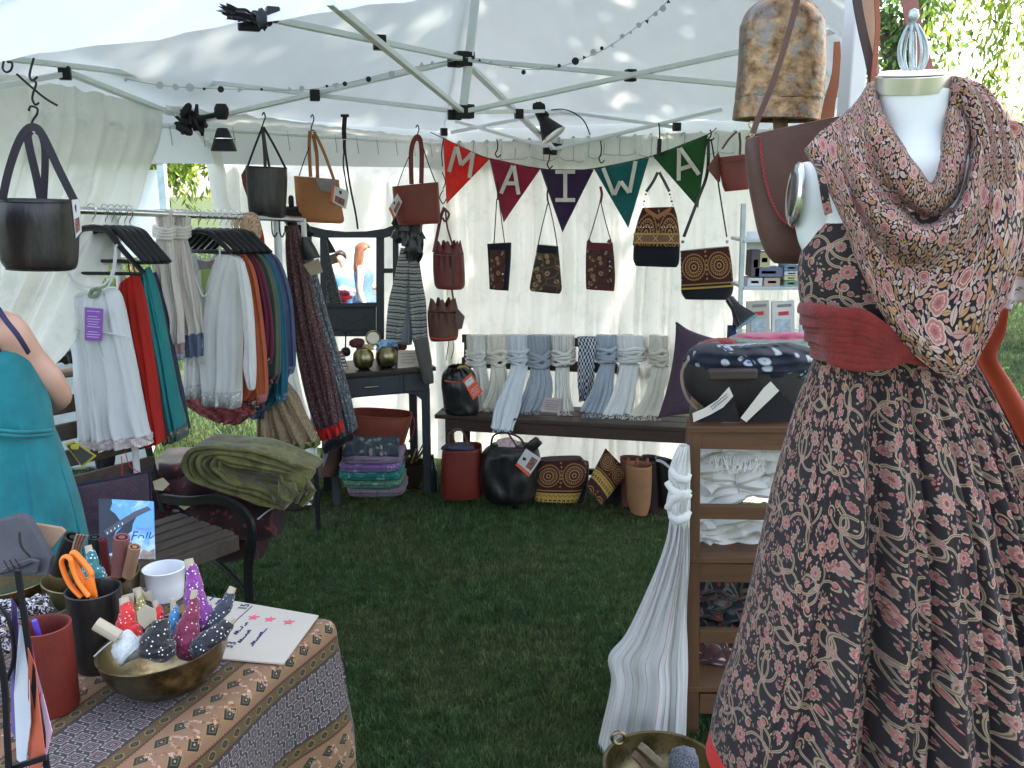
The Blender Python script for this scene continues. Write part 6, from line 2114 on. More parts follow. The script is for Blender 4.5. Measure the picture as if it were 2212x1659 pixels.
loft(mb, [(366, 765, 398, 762, 1), (367, 778, 398, 776, 1)], ds + .038, .016, n=60, folds=Folds(4, .008, 9))
mb.build('lilac_band', cotton('lilac band', (.45, .46, .62)), sf3, solid=.001, angle=180)

# blouse and tunics
d2 = rail_at(428).y - .02
SHEER = cotton('sheer white voile', (.82, .82, .79), thru=.34, var=.06)
gb_ = garment('blouse', 'sheer white embroidered blouse with a deep V neck, first of the tunics', 'blouse', [(476, 538, 524, 560, .5), (450, 600, 528, 590, .9), (440, 660, 527, 640, 1.0), (432, 720, 525, 710, 1.0), (432, 790, 524, 780, 1.0), (434, 845, 522, 845, 1.1), (436, 868, 520, 876, 1.1)], d2, .04, SHEER, nf=5, amp=.009, seed=11, uvw=.5)
mb = MB()
loft(mb, [(412, 552, 420, 552, .5), (414, 580, 434, 596, .8), (412, 640, 446, 650, 1.0), (404, 720, 440, 720, 1.0), (398, 800, 438, 800, 1.0), (396, 858, 440, 850, 1.1)], d2 + .02, .03, n=70, e=2.3, folds=Folds(3, .008, 4), fold_grow=(.3, 1))
mb.build('left_front', SHEER, gb_, solid=.001, angle=180)
mb = MB()
loft(mb, [(508, 556, 528, 566, .6), (516, 620, 540, 612, 1), (524, 680, 548, 672, 1), (528, 740, 552, 735, 1), (526, 790, 554, 790, 1.1), (534, 830, 552, 835, .9), (540, 842, 548, 842, .5)], d2 - .05, .022, n=50, e=2.1, folds=Folds(3, .006, 5), cap_bot=True)
mb.build('sleeve', SHEER, gb_, angle=180)
px_tube([(416, 548), (430, 560), (452, 562), (470, 548), (476, 536)], d2 + .03, .005, 'back_neck', SHEER, gb_)
px_tube([(476, 536), (472, 570), (462, 610), (442, 640), (430, 622), (418, 590), (413, 552)], d2 - .035, .0035, 'placket', WCOT, gb_)
mb = MB()
mb.grid(lambda u, v: P(418 + 54 * u, 562 + (78 * v) * (1 - abs(u - .45) * .9), d2 + .045), 14, 10)
mb.build('back_lining', cotton('taupe lining', (.42, .38, .34)), gb_, solid=.001, angle=180)
MB().quadprism(pxp([(434, 583), (462, 580), (460, 624), (446, 640), (436, 620)], d2 - .01), .0015).build('swing_tag', M('green card', (.24, .32, .09), rough=.6), gb_)
MB().quadprism(pxp([(427, 584), (438, 582), (440, 634), (428, 624)], d2 - .005), .0015).build('white_tag', PAPER, gb_)
EMB = M_print('white embroidery', (.5, .5, .48), (.8, .8, .78), (.45, .44, .42), 90, thru=.2)
mb = MB()
loft(mb, [(396, 832, 440, 828, 1.0), (396, 862, 441, 856, 1.05)], d2 + .015, .032, n=50, folds=Folds(3, .008, 4), fold_grow=(1, 1))
mb.build('embroidered_hem', EMB, gb_, solid=.001, angle=180)
mb = MB()
loft(mb, [(434, 842, 522, 843, 1.12), (436, 871, 520, 879, 1.12)], d2 - .003, .042, n=70, folds=Folds(5, .009, 11), fold_grow=(1.1, 1.1))
mb.build('embroidered_hem', EMB, gb_, solid=.001, angle=180)
def tunic(label, top, mid, low, hem, dd_, mat, seed, cuff=None, width=26):
 """sleeve side of a tunic hanging behind the one before: right-hand outline px"""
 (x0, y0), (x1, y1), (x2, y2), (x3, y3) = top, mid, low, hem
 g = garment('tunic', label, 'tunic', [(x0 - 34, y0 + 2, x0, y0, .5), (x0 - 40, y0 + 50, (x0 + x1) / 2 + 4, (y0 + y1) / 2 - 20, .9), (x1 - 50, y1, x1, y1, 1), (x2 - 60, y2, x2 - 6, y2, 1), (x3 - 70, y3, x3 - 20, y3, 1.05)], dd_ + .02, .04, mat, nf=4, amp=.01, seed=seed, group='tunics on the clothes rail')
 mb = MB()
 loft(mb, [(x0 - 18, y0, x0 + 2, y0 + 6, .7), ((x0 + x1) / 2 - 16, (y0 + y1) / 2 - 20, (x0 + x1) / 2 + 8, (y0 + y1) / 2 - 20, 1), (x1 - width * .7, y1, x1 + 4, y1 - 4, 1), ((x1 + x2) / 2 - width * .8, (y1 + y2) / 2, (x1 + x2) / 2 + 5, (y1 + y2) / 2, 1.05), (x2 - width, y2, x2, y2 - 4, 1.1), (x2 - width + 4, y2 + 20, x2 - 4, y2 + 16, .95)],
   dd_ - .02, .024, n=56, e=2.1, folds=Folds(3, .006, seed + 4), fold_grow=(.5, 1.1), cap_bot=True)
 mb.build('sleeve', mat, g, angle=180)
 if cuff:
  mb = MB()
  loft(mb, [(x2 - width + 2, y2 + 12, x2 - 1, y2 + 8, 1.05), (x2 - width + 5, y2 + 30, x2 - 6, y2 + 26, 1)], dd_ - .022, .025, n=40, folds=Folds(3, .004, seed), cap_bot=True)
  mb.build('cuff', cuff, g, angle=180)
 return g
CORAL = cotton('coral cotton', (.50, .12, .05)); PLUM = cotton('plum cotton', (.14, .02, .05)); GGREEN = cotton('grey green cotton', (.10, .13, .10)); TBLUE = cotton('teal blue cotton', (.02, .13, .20)); SBLUE = cotton('slate blue embroidered cotton', (.09, .11, .22), col2=(.16, .16, .28))
tunic('slate blue tunic with pale embroidered cuffs, last before the long skirts', (566, 530), (624, 632), (640, 780), (600, 900), d2 + .40, SBLUE, 25, M_print('blue cuff print', (.12, .16, .28), (.5, .54, .62), (.08, .1, .2), 90), 34)
tunic('teal blue tunic with a bright cuff between the grey green and slate blue ones', (556, 532), (606, 640), (622, 838), (585, 890), d2 + .32, TBLUE, 23, M_print('cyan cuff print', (.05, .2, .32), (.3, .5, .6), (.03, .1, .2), 90), 30)
tunic('grey green tunic with a dark patterned cuff', (545, 534), (596, 640), (606, 800), (570, 880), d2 + .25, GGREEN, 21, M_print('dark cuff print', (.05, .02, .03), (.35, .28, .22), (.1, .04, .05), 70), 30)
tunic('plum tunic with brown zigzag lower sleeve', (534, 536), (580, 660), (592, 760), (560, 870), d2 + .18, PLUM, 19, M_print('plum zigzag', (.06, .015, .03), (.30, .24, .20), (.10, .02, .04), 50), 34)
tunic('coral orange tunic with a pink cuff right behind the white blouse', (522, 538), (560, 660), (580, 840), (545, 860), d2 + .10, CORAL, 17, cotton('pink cuff', (.55, .22, .20)), 28)
PNKP = M_print('pink hem print', (.28, .06, .07), (.12, .05, .05), (.4, .14, .12), 60, thru=.2)
g = garment('printed_lining', 'pink and wine printed hems showing below the white blouse', 'dress', [(398, 850, 520, 850, 1), (402, 872, 540, 878, 1), (430, 892, 552, 890, 1), (462, 905, 520, 915, 1)], d2 + .12, .04, PNKP, nf=8, amp=.014, seed=31)
g = garment('printed_skirt', 'wine and cream zigzag hem between the blouse and the coral sleeve', 'skirt', [(520, 780, 560, 780, 1), (520, 840, 568, 840, 1), (518, 878, 572, 882, 1)], d2 + .14, .03, M_print('wine zigzag', (.05, .015, .02), (.45, .32, .26), (.09, .02, .03), 42), nf=4, amp=.01, seed=33)
hat = thing('straw_hat', 'checked straw sun hat hanging on the end of the clothes rail', 'hat', tuple(P(535, 485, 3.7)))
mb = MB()
loft(mb, [(520, 460, 545, 458, .5), (503, 470, 556, 466, .9), (500, 485, 562, 484, 1), (510, 502, 565, 500, 1), (528, 520, 560, 518, .8), (540, 528, 552, 528, .4)], 3.72, .05, n=40, folds=Folds(4, .006, 2), cap_bot=True, cap_top=True)
mb.build('crown', M_print('straw check', (.40, .26, .16), (.16, .07, .05), (.55, .42, .28), 120), hat, angle=180)
hat2 = thing('red_scarf', 'crumpled red headscarf next to the straw hat', 'scarf', tuple(P(560, 495, 3.75)))
mb = MB()
loft(mb, [(536, 462, 555, 462, .6), (532, 472, 560, 474, 1), (548, 496, 566, 498, 1), (556, 520, 570, 518, .9), (562, 532, 570, 530, .5)], 3.78, .035, n=40, folds=Folds(3, .012, 5), cap_bot=True, cap_top=True)
mb.build('cloth', RED, hat2, angle=180)

# long printed skirts between the rail and the vanity
SK1 = M_print('maroon block print', (.075, .028, .03), (.24, .17, .15), (.035, .02, .025), 85, c3=(.30, .07, .05))
SK2 = M_print('grey leaf print', (.09, .10, .11), (.30, .32, .33), (.03, .035, .045), 60)
SK3 = M_print('sand block print', (.26, .19, .12), (.16, .09, .06), (.36, .28, .17), 90, c3=(.42, .12, .07))
d3 = 3.98
g = garment('long_skirt', 'sand coloured block printed skirt with a green hem, lowest of the hanging skirts', 'skirt', [(575, 850, 608, 810, .6), (560, 880, 640, 850, 1), (556, 910, 662, 895, 1.1), (556, 945, 680, 930, 1.2), (556, 962, 688, 948, 1.2)], d3 - .08, .06, SK3, nf=8, amp=.016, seed=41, uvw=.8)
mb = MB()
loft(mb, [(556, 960, 688, 946, 1.2), (556, 974, 692, 960, 1.22)], d3 - .08, .062, n=110, folds=Folds(8, .016, 41, sharp=1.2), fold_grow=(1.1, 1.1))
mb.build('green_hem', cotton('moss hem', (.20, .22, .07)), g, solid=.001, angle=180)
g = garment('long_skirt', 'long maroon block printed dress with a scarlet hem hanging beside the vanity', 'dress', [(626, 488, 642, 486, .5), (618, 520, 650, 515, .9), (622, 600, 668, 590, 1.0), (632, 700, 690, 688, 1.05), (648, 800, 716, 785, 1.1), (668, 880, 732, 866, 1.15), (684, 925, 740, 908, 1.2)], d3, .05, SK1, nf=7, amp=.014, seed=43, uvw=.6)
mb = MB()
loft(mb, [(683, 923, 740, 906, 1.2), (692, 950, 744, 930, 1.22)], d3, .051, n=110, folds=Folds(7, .014, 43, sharp=1.2), fold_grow=(1.1, 1.1))
mb.build('scarlet_hem', cotton('scarlet hem', (.6, .02, .02)), g, solid=.001, angle=180)
g = garment('long_skirt', 'grey and white leaf printed dress nearest the vanity', 'dress', [(650, 520, 668, 515, .6), (652, 590, 682, 582, 1), (664, 690, 708, 680, 1), (690, 790, 736, 776, 1), (712, 870, 756, 856, 1.1), (728, 946, 772, 925, 1.2)], d3 + .06, .045, SK2, nf=5, amp=.012, seed=45, uvw=.5)
g = thing('kraft_tag', 'kraft paper price tag on a black pouch beside the grey printed dress', 'tag', tuple(P(675, 575, d3 - .05)))
MB().quadprism(pxp([(655, 572), (688, 558), (698, 588), (672, 596)], d3 - .05), .0015).build('card', M('kraft', (.34, .27, .18), rough=.7), g)
mb = MB()
loft(mb, [(652, 512, 668, 512, .6), (652, 540, 682, 536, 1), (658, 562, 692, 556, 1)], d3 - .03, .02, n=30, e=3, cap_bot=True, cap_top=True)
o = mb.build('black_pouch', LEATHER_BLK, angle=50)
tag(o, 'small black pouch hanging at the top of the grey printed dress', 'pouch')

# ================================================================ vanity with mirror in the back corner
VM = M_wood('slate painted wood', (.055, .065, .078), (.030, .036, .045), 'Z', rough=.55)
VT = M_wood('dark oiled top', (.05, .04, .035), (.03, .024, .02), 'X', rough=.35)
vL, vR = P(706, 803, 4.40), P(934, 797, 4.60)
VZ = (vL.z + vR.z) / 2
vu = Vector((vR.x - vL.x, vR.y - vL.y, 0))
vW = vu.length
vu.normalize()
vn = Vector((-vu.y, vu.x, 0))                 # towards the back
van = thing('vanity', 'slate painted wooden vanity with an upright mirror in the back corner of the tent', 'vanity', ((vL.x + vR.x) / 2, (vL.y + vR.y) / 2, 0))
VO = Vector((vL.x, vL.y, 0))
def V(a, b, z):
 return VO + vu * a + vn * b + Vector((0, 0, z))
AX = (vu, vn, Vector((0, 0, 1)))
MB().box(V(vW / 2, .15, VZ - .010), (vW + .03, .34, .022), ax=AX).build('desktop', VT, van, bevel=.004)
MB().box(V(vW / 2, .155, VZ - .078), (vW - .03, .29, .11), ax=AX).build('case', VM, van, bevel=.002)
MB().box(V(vW * .40, .004, VZ - .078), (vW * .56, .012, .092), ax=AX).build('drawer', VM, van, bevel=.003)
MB().box(V(vW * .84, .006, VZ - .078), (vW * .24, .008, .092), ax=AX).build('side_panel', VM, van, bevel=.003)
MB().tube([V(vW * .40 - .035, -.012, VZ - .08), V(vW * .40 + .035, -.012, VZ - .08)], .006, 10).build('drawer_pull', BRASS, van)
for a in (.03, vW - .03):
 for b in (.03, .28):
  MB().beam(V(a, b, VZ - .12), V(a, b, 0), .042, .042).build('leg', VM, van, bevel=.004)
for s_, a in ((1, .05), (-1, vW - .05)):
 MB().quadprism([V(a, .015, VZ - .133), V(a + s_ * .09, .015, VZ - .133), V(a + s_ * .04, .015, VZ - .145), V(a, .015, VZ - .18)], .02, n=vn).build('bracket', VM, van, bevel=.002)
MB().beam(V(.02, .28, .16), V(vW - .02, .28, .16), .02, .03).build('stretcher', VM, van, bevel=.002)
MD_ = 4.78
def vp(pts, t, name, mat=VM, d=MD_, par=van, bevel=.003):
 return MB().quadprism([P(x, y, d) for x, y in pts], t, n=Vector((0, 1, 0))).build(name, mat, par, bevel=bevel, angle=30)
vp([(666, 488), (700, 496), (745, 501), (790, 500), (830, 494), (862, 482), (866, 506), (830, 514), (690, 514), (660, 508)], .022, 'crest')
vp([(691, 514), (706, 514), (706, 800), (693, 800)], .024, 'mirror_post', d=MD_ + .002)
vp([(812, 514), (829, 514), (829, 800), (813, 800)], .024, 'mirror_post', d=MD_ + .002)
vp([(848, 510), (860, 506), (862, 800), (850, 800)], .024, 'outer_post', d=MD_ + .002)
vp([(660, 508), (672, 510), (676, 800), (664, 800)], .024, 'outer_post', d=MD_ + .002)
vp([(829, 580), (848, 580), (848, 590), (829, 590)], .016, 'cross_piece', d=MD_ + .005)
vp([(706, 654), (812, 654), (812, 664), (706, 664)], .022, 'mirror_rail', d=MD_ + .001)
vp([(706, 664), (812, 664), (812, 716), (706, 716)], .010, 'lower_panel', d=MD_ + .010)
vp([(706, 716), (812, 716), (812, 727), (706, 727)], .022, 'lower_rail', d=MD_ + .001)
for pts in ([(722, 680), (759, 700), (796, 680)], [(712, 668), (806, 668)], [(712, 712), (806, 712)]):
 MB().tube(pxp(pts, MD_ + .009), .0022, 6).build('moulding', VM, van)
# the glass leans back a little and looks past the near table
MR0 = P(759, 583, MD_ + .012)
MRN = Vector((.150, -1, .058)).normalized()
def on_mirror(x, y):
 return PL(x, y, MR0, MRN)
glassm, gnt_, gbs, _ = _base('mirror glass')
setv(gbs, metal=1.0, rough=.015)
gbs.inputs['Base Color'].default_value = (.86, .88, .88, 1)
MB().quadprism([on_mirror(x, y) for x, y in ((705, 513), (813, 513), (813, 655), (705, 655))], .004, n=-MRN).build('mirror_glass', glassm, van)
def MIR(x, y, d):
 """the real place of what is seen in the glass at (x, y) at total distance d"""
 p = P(x, y, d)
 return p - MRN * (2 * (p - MR0).dot(MRN))
LIGHTSKIN = SKIN
def clothes(root, w, ax, k, top, bottom, vest=False, skirt=False):
 X_, Y_, Z_ = ax
 c0 = w(0, 0, 0)
 mb = MB()
 prof = [(.155, .90), (.135, 1.04), (.140, 1.14), (.155, 1.22), (.158, 1.30), (.118, 1.345)]
 def f(u, v):
  r = smooth([(a, b) for a, b in prof], 4)
  q = r[int(v * (len(r) - 1) + .5)]
  a = 2 * math.pi * u
  return w(math.cos(a) * q[0] * 1.06, math.sin(a) * q[0] * .80, q[1])
 mb.grid(f, 40, 20, closed=True)
 mb.build('top', top, root, solid=.003, angle=180)
 for s in (-1, 1):
  MB().tube(smooth([w(s * .085, -.10, 1.31), w(s * .095, -.03, 1.405), w(s * .085, .09, 1.33)], 6), .010 * k, 8, flat=.5).build('strap', top, root)
  if not skirt:
   MB().tube([w(s * .09, 0, .93), w(s * .095, 0, .70), w(s * .095, 0, .48), w(s * .095, .02, .10)], [.115 * k, .095 * k, .078 * k, .062 * k], 20).build('trouser_leg', bottom, root)
 if skirt:
  mb = MB()
  mb.grid(lambda u, v: w(math.cos(2 * math.pi * u) * (.150 + .11 * v) + .012 * math.sin(u * 40) * v, math.sin(2 * math.pi * u) * (.12 + .11 * v), .98 - .45 * v), 60, 10, closed=True)
  mb.build('skirt', bottom, root, solid=.003, angle=180)
 else:
  MB().lathe([(.148 * k, -.02 * k), (.152 * k, .10 * k), (.138 * k, .17 * k)], w(0, 0, .84), 28, squash=(1.05, .85)).build('trouser_hips', bottom, root)
BLUET = M('sky blue jersey', (.12, .30, .55), rough=.8)
DENIM = M('denim', (.08, .14, .24), rough=.85, var=.25, vs=30)
AUB = M('auburn hair', (.16, .06, .03), rough=.45, var=.3, vs=60, bump=.6, bs=200, stretch=(1, 1, .1))
DKH = M('dark hair', (.02, .014, .012), rough=.4, var=.3, vs=60, bump=.5, bs=200, stretch=(1, 1, .1))
hA, hB = MIR(742, 556, 13.6), MIR(784, 541, 12.2)
pA, wA, axA, kA = person('young woman in a sky blue vest top resting on the counter, seen in the mirror', (hA.x, hA.y, 0), math.radians(196), hA.z / 1.60 * 1.68,
 ([(.215, -.01, 1.25), (.25, -.05, 1.12), (.22, -.16, 1.08), (.10, -.26, 1.12)], [(.215, -.01, 1.25), (.25, -.05, 1.12), (.22, -.16, 1.08), (.12, -.26, 1.10)]), DKH, hair_long=False, head_tilt=(.05, -.02))
clothes(pA, wA, axA, kA, BLUET, DENIM)
pB, wB, axB, kB = person('woman with long auburn hair and a denim vest seen in the mirror', (hB.x, hB.y, 0), math.radians(110), hB.z / 1.60 * 1.68,
 ([(.20, -.01, 1.26), (.22, -.04, 1.14), (.20, -.12, 1.10), (.12, -.24, 1.20)], [(.20, .0, 1.26), (.22, .01, 1.12), (.22, .0, 1.02), (.21, -.06, .86)]), AUB)
clothes(pB, wB, axB, kB, DENIM, DENIM)
ct = MIR(738, 634, 12.6)
cnt = thing('counter', 'white topped counter across the path reflected in the mirror', 'counter', (ct.x, ct.y, 0))
MB().box((ct.x, ct.y, .86), (1.1, .5, .04), rz=.1).build('counter_top', WHITE, cnt, bevel=.004)
for a in (-.5, .5):
 for b in (-.2, .2):
  MB().box((ct.x + a, ct.y + b, .42), (.05, .05, .84)).build('leg', WHITE, cnt)
for k, (dx, z, col) in enumerate(((-.18, .93, (.16, .01, .03)), (-.1, 1.0, (.3, .015, .02)), (-.14, 1.06, (.12, .01, .03)))):
 o = MB().blob((ct.x + dx, ct.y, z), (.5, .34, .08), e=3.5, bump=.2, seed=k).build('folded_cloth', M('burgundy cloth %d' % k, col, rough=.9))
 tag(o, ('burgundy cloth at the bottom of the pile on the counter', 'scarlet cloth in the middle of the pile on the counter', 'wine cloth on top of the pile on the counter')[k], 'cloth')

# things on the vanity
def on_desk(x, y, b):
 """point over the desk at column x, b metres behind its front edge, height seen at y"""
 p = P(x, y, 4.5)
 for _ in range(6):
  a = (p - VO).dot(vu)
  q = V(a, b, 0)
  p = P(x, y, q.y)
 return p
def pot(label, x, y0, y1, wpx, b):
 c_ = on_desk(x, y1, b)
 k = m_per_px(y1, c_.y)
 r, h = wpx / 2 * k, (y1 - y0) * k
 root = thing('brass_pot', label, 'pot', (c_.x, c_.y, VZ))
 MB().lathe([(r * .45, 0), (r * .8, h * .12), (r, h * .45), (r * .92, h * .72), (r * .66, h * .88), (r * .62, h * .95), (r * .74, h), (r * .68, h), (r * .55, h * .9)], (c_.x, c_.y, VZ + .001), 32).build('body', BRASS, root)
 return root, c_, r, h
p1_, c1_, r1_, h1_ = pot('left brass pot on the vanity holding a brown bowl and yellow cloth', 786, 752, 800, 46, .06)
p2_, c2_, r2_, h2_ = pot('right brass pot on the vanity overflowing with pale blue cloth', 836, 752, 800, 48, .06)
def deskblob(name, label, cat, x, y, wpx, hpx, b, mat, e=2.4, bump=.3, seed=0, dep=.05):
 c_ = on_desk(x, y, b)
 k = m_per_px(y, c_.y)
 root = thing(name, label, cat, tuple(c_))
 MB().blob(c_, (wpx * k, dep, hpx * k), AX, e=e, bump=bump, seed=seed, n=18).build('body', mat, root)
 return root
deskblob('blue_cloth', 'pale blue cloth stuffed in the mouth of the right brass pot', 'cloth', 836, 746, 40, 22, .06, M('pale blue cloth', (.25, .42, .58), rough=.9, col2=(.04, .08, .2), c2s=30), bump=.9, seed=2)
deskblob('brown_bowl', 'dark brown woven bowl tipped over the left brass pot', 'bowl', 771, 741, 34, 20, .07, M('oxblood wicker', (.07, .02, .015), rough=.6, bump=1, bs=120), bump=.2, seed=4)
deskblob('yellow_cloth', 'yellow and lilac cloth end beside the brown woven bowl', 'cloth', 796, 750, 22, 12, .05, M('yellow cloth', (.45, .36, .08), rough=.9, col2=(.35, .28, .35), c2s=40), bump=.8, seed=5)
deskblob('leather_pouch', 'small oxblood pouch behind the handwritten card', 'pouch', 868, 746, 20, 20, .16, M('oxblood leather', (.12, .025, .02), rough=.5), e=3.5, bump=.1)
deskblob('dark_jar', 'round black jar behind the little books on the vanity', 'jar', 747, 760, 20, 20, .12, BLACKP, bump=.05)
deskblob('red_ornament', 'dark red round ornament at the left end of the vanity', 'ornament', 716, 744, 16, 26, .12, M('dark red lacquer', (.10, .02, .02), rough=.4), bump=.1)
cn = on_desk(746, 760, .12)
cd_ = thing('candle_holder', 'thin black iron candle holder with curled arms on the vanity', 'holder', tuple(cn))
MB().tube([on_desk(746, 768, .12), on_desk(747, 716, .12)], .004, 8).build('stem', IRON, cd_)
MB().tube(smooth([on_desk(x, y, .12) for x, y in ((738, 722), (742, 716), (747, 722), (754, 714), (758, 722))], 5), .003, 6).build('arm', IRON, cd_)
rg = on_desk(806, 730, .14)
ring_ = thing('hand_mirror', 'small round brass framed hand mirror leaning behind the pots', 'mirror', tuple(rg))
k_ = m_per_px(730, rg.y)
MB().lathe([(13 * k_, 0), (15 * k_, .004), (17 * k_, 0), (15 * k_, -.004), (13 * k_, 0)], rg, 28, axis=(0, -1, .2)).build('frame', BRASS, ring_)
MB().lathe([(0, .001), (13 * k_, .001), (13 * k_, -.002)], rg, 28, axis=(0, -1, .2)).build('disc', M('cream enamel', (.75, .70, .55), rough=.3), ring_)
for q, (y, x0, x1, col, lab) in enumerate(((795, 716, 752, (.20, .20, .08), 'olive notebook at the bottom of the small pile on the vanity'), (788, 716, 750, (.22, .24, .10), 'green notebook second from the bottom of the small pile on the vanity'), (780, 714, 747, (.11, .09, .26), 'violet notebook in the small pile on the vanity'),
            (773, 714, 746, (.20, .20, .36), 'lilac notebook in the small pile on the vanity'), (766, 712, 742, (.35, .02, .06), 'crimson notebook on top of the small pile on the vanity'))):
 c_ = on_desk((x0 + x1) / 2, y, .03)
 k = m_per_px(y, c_.y)
 nb_ = thing('notebook', lab, 'notebook', tuple(c_))
 MB().box(c_ + vn * .03, ((x1 - x0) * k, .07, 6 * k), ax=AX).build('cover', M('notebook %d' % q, col, rough=.6), nb_, bevel=.0015)
 MB().box(c_ + vn * .03 - vu * .003, ((x1 - x0) * k - .004, .072, 3.2 * k), ax=AX).build('pages', PAPER, nb_)
hc_ = thing('price_sign', 'small handwritten price sign standing on the vanity beside the pots', 'sign', tuple(on_desk(880, 794, .03)))
cp = [on_desk(860, 757, .05), on_desk(900, 756, .05), on_desk(906, 792, .02), on_desk(859, 793, .02)]
MB().quadprism(cp, .003).build('card', M('buff card', (.48, .42, .33), rough=.8, var=.05), hc_)
MB().quadprism([on_desk(859, 793, .02), on_desk(906, 792, .02), on_desk(905, 800, .015), on_desk(859, 801, .015)], .004).build('fold', PAPER, hc_)
def lines_on(pts4, root, rows, seed=0, w=.0009, mat=INK, m0=.14, m1=.86, off=.0015):
 A, B, C_, D = pts4
 nn = (B - A).cross(D - A).normalized()
 if nn.dot(A - CAMP) > 0:
  nn = -nn
 rr = random.Random(seed)
 for q in range(rows):
  t = m0 + (m1 - m0) * (q + .5) / rows
  a, b = A.lerp(D, t), B.lerp(C_, t)
  s0, s1 = .10 + .1 * rr.random(), .75 + .2 * rr.random()
  n = max(6, int((b - a).length * (s1 - s0) / .005))
  h = (D - A).length * (m1 - m0) / rows * .38
  ps = [a.lerp(b, s0 + (s1 - s0) * i / n) + (A - D).normalized() * (h * rr.random() * (i % 2)) + nn * off for i in range(n + 1)]
  MB().tube(smooth(ps, 2), w, 4).build('writing', mat, root)
lines_on(cp, hc_, 4, 3)

# striped scarf and black bag on the mirror's right post
ZS = M_stripe('grey zebra weave', [(0, (.36, .37, .34)), (.30, (.05, .05, .05)), (.52, (.30, .31, .29)), (.80, (.08, .08, .075)), (.9, (.36, .37, .34))], .034, axis='v', wob=.012, thru=.12)
zs = thing('striped_scarf', 'grey and black striped scarf tied round the right post of the vanity mirror', 'scarf', tuple(P(880, 600, 4.66)))
for rows, mt in (([(866, 536, 898, 536, .8), (858, 570, 890, 570, 1), (850, 610, 884, 612, 1), (840, 650, 880, 655, 1), (835, 700, 872, 705, 1), (833, 738, 866, 742, 1)], ZS),
     ([(876, 536, 902, 536, .8), (882, 580, 908, 580, 1), (884, 620, 914, 620, 1), (884, 660, 920, 655, 1), (888, 700, 922, 700, 1), (892, 738, 924, 730, 1)], ZS),
     ([(874, 560, 888, 560, .8), (870, 620, 890, 620, 1), (866, 690, 892, 690, 1), (866, 742, 890, 744, 1)], cotton('grey chambray', (.24, .27, .29)))):
 mb = MB()
 loft(mb, rows, 4.64 + (.02 if mt is not ZS else 0), .028, n=60, folds=Folds(3, .008, 4), fold_grow=(.4, 1), uvw=.15)
 mb.build('tail', mt, zs, solid=.001, angle=180)
gc = garment('grey_cloth', 'plain grey cloth end hanging over the right corner of the vanity', 'cloth', [(892, 735, 924, 728, 1), (900, 770, 930, 765, 1), (908, 800, 935, 798, 1), (918, 830, 936, 828, .8)], 4.54, .012, cotton('putty cloth', (.12, .115, .10)), nf=2, amp=.005, seed=2)
bb2 = thing('black_bag', 'soft black leather bag slung over the right end of the mirror crest', 'bag', tuple(P(880, 480, 4.62)))
MB().blob(P(880, 492, 4.62), (.13, .08, .16), e=2.6, bump=.8, seed=8, n=26).build('body', LEATHER_BLK, bb2)
MB().blob(P(894, 530, 4.60), (.08, .05, .13), e=2.6, bump=.9, seed=9, n=20).build('corner', LEATHER_BLK, bb2)
MB().strap(pxp([(872, 470), (875, 440), (882, 428), (888, 442), (892, 470)], 4.6), .012, .004).build('strap', LEATHER_BLK, bb2)
bb3 = thing('black_bag', 'small black bag with a white disc clipped at the left end of the mirror crest', 'bag', tuple(P(645, 480, 4.1)))
MB().blob(P(640, 494, 4.12), (.10, .06, .10), e=2.6, bump=.8, seed=12, n=22).build('body', LEATHER_BLK, bb3)
MB().blob(P(628, 458, 4.12), (.13, .05, .045), e=2.8, bump=.6, seed=13, n=18).build('clamp', BLACKP, bb3)
MB().blob(P(629, 436, 4.12), (.025, .025, .06), e=2.8, n=12).build('knob', BLACKP, bb3)
MB().lathe([(0, .004), (.012, .003), (.013, 0)], P(648, 480, 4.07), 16, axis=(0, -1, 0)).build('disc', WHITE, bb3)
for x in (587, 603):
 MB().tube(smooth(pxp([(x, 478), (x + 1, 500), (x + 6, 512), (x + 12, 502)], 3.85), 5), .003, 6).build('hook', IRON, bb3)

# ================================================================ bags hung from the frame
def s_hook(pts, d, label, r_=.0028):
 o = thing('hook', label, 'hook', tuple(P(pts[0][0], pts[0][1], d)))
 MB().tube(smooth(pxp(pts, d), 6), r_, 7).build('wire', IRON, o)
 return o
def bag(name, label, rows, d, thick, mat, straps=(), e=3.2, cat='bag', folds=None, open_=True, group=None, parts='body', uvw=None, n=56, solid=.003, fg=(1, 1)):
 root = thing(name, label, cat, tuple(P((rows[-1][0] + rows[-1][2]) / 2, rows[-1][1], d if not isinstance(d, tuple) else sum(d) / 2)), group)
 mb = MB()
 loft(mb, rows, d, thick, n=n, e=e, folds=folds, fold_grow=fg, cap_bot=True, cap_top=not open_, uvw=uvw)
 mb.build(parts, mat, root, solid=solid if open_ else 0, angle=60)
 dm = (d if not isinstance(d, tuple) else sum(d) / 2)
 if cat == 'bag' and name in ('tote_bag', 'leather_bag'):
  for f_, nm_ in ((.05, 'stitched_rim'), (.90, 'base_seam')):
   r0 = smooth([tuple(r[:4]) for r in rows], 8)
   r0 = r0[int(f_ * (len(r0) - 1))]
   pr_ = [P(r0[0] + (r0[2] - r0[0]) * (.5 - .5 * math.cos(a)), r0[1] + (r0[3] - r0[1]) * (.5 - .5 * math.cos(a)), dm) - Vector((0, thick * math.sin(a) ** (2 / e) + .0015, 0)) for a in np.linspace(.12, 3.02, 21)]
   MB().tube(pr_, .0018, 5).build(nm_, mat, root)
 for st_ in straps:
  pts, w, m_ = st_[:3]
  MB().strap(pxp(pts, st_[3] if len(st_) > 3 else (d if not isinstance(d, tuple) else sum(d) / 2)), w, .003).build('strap', m_, root)
 return root
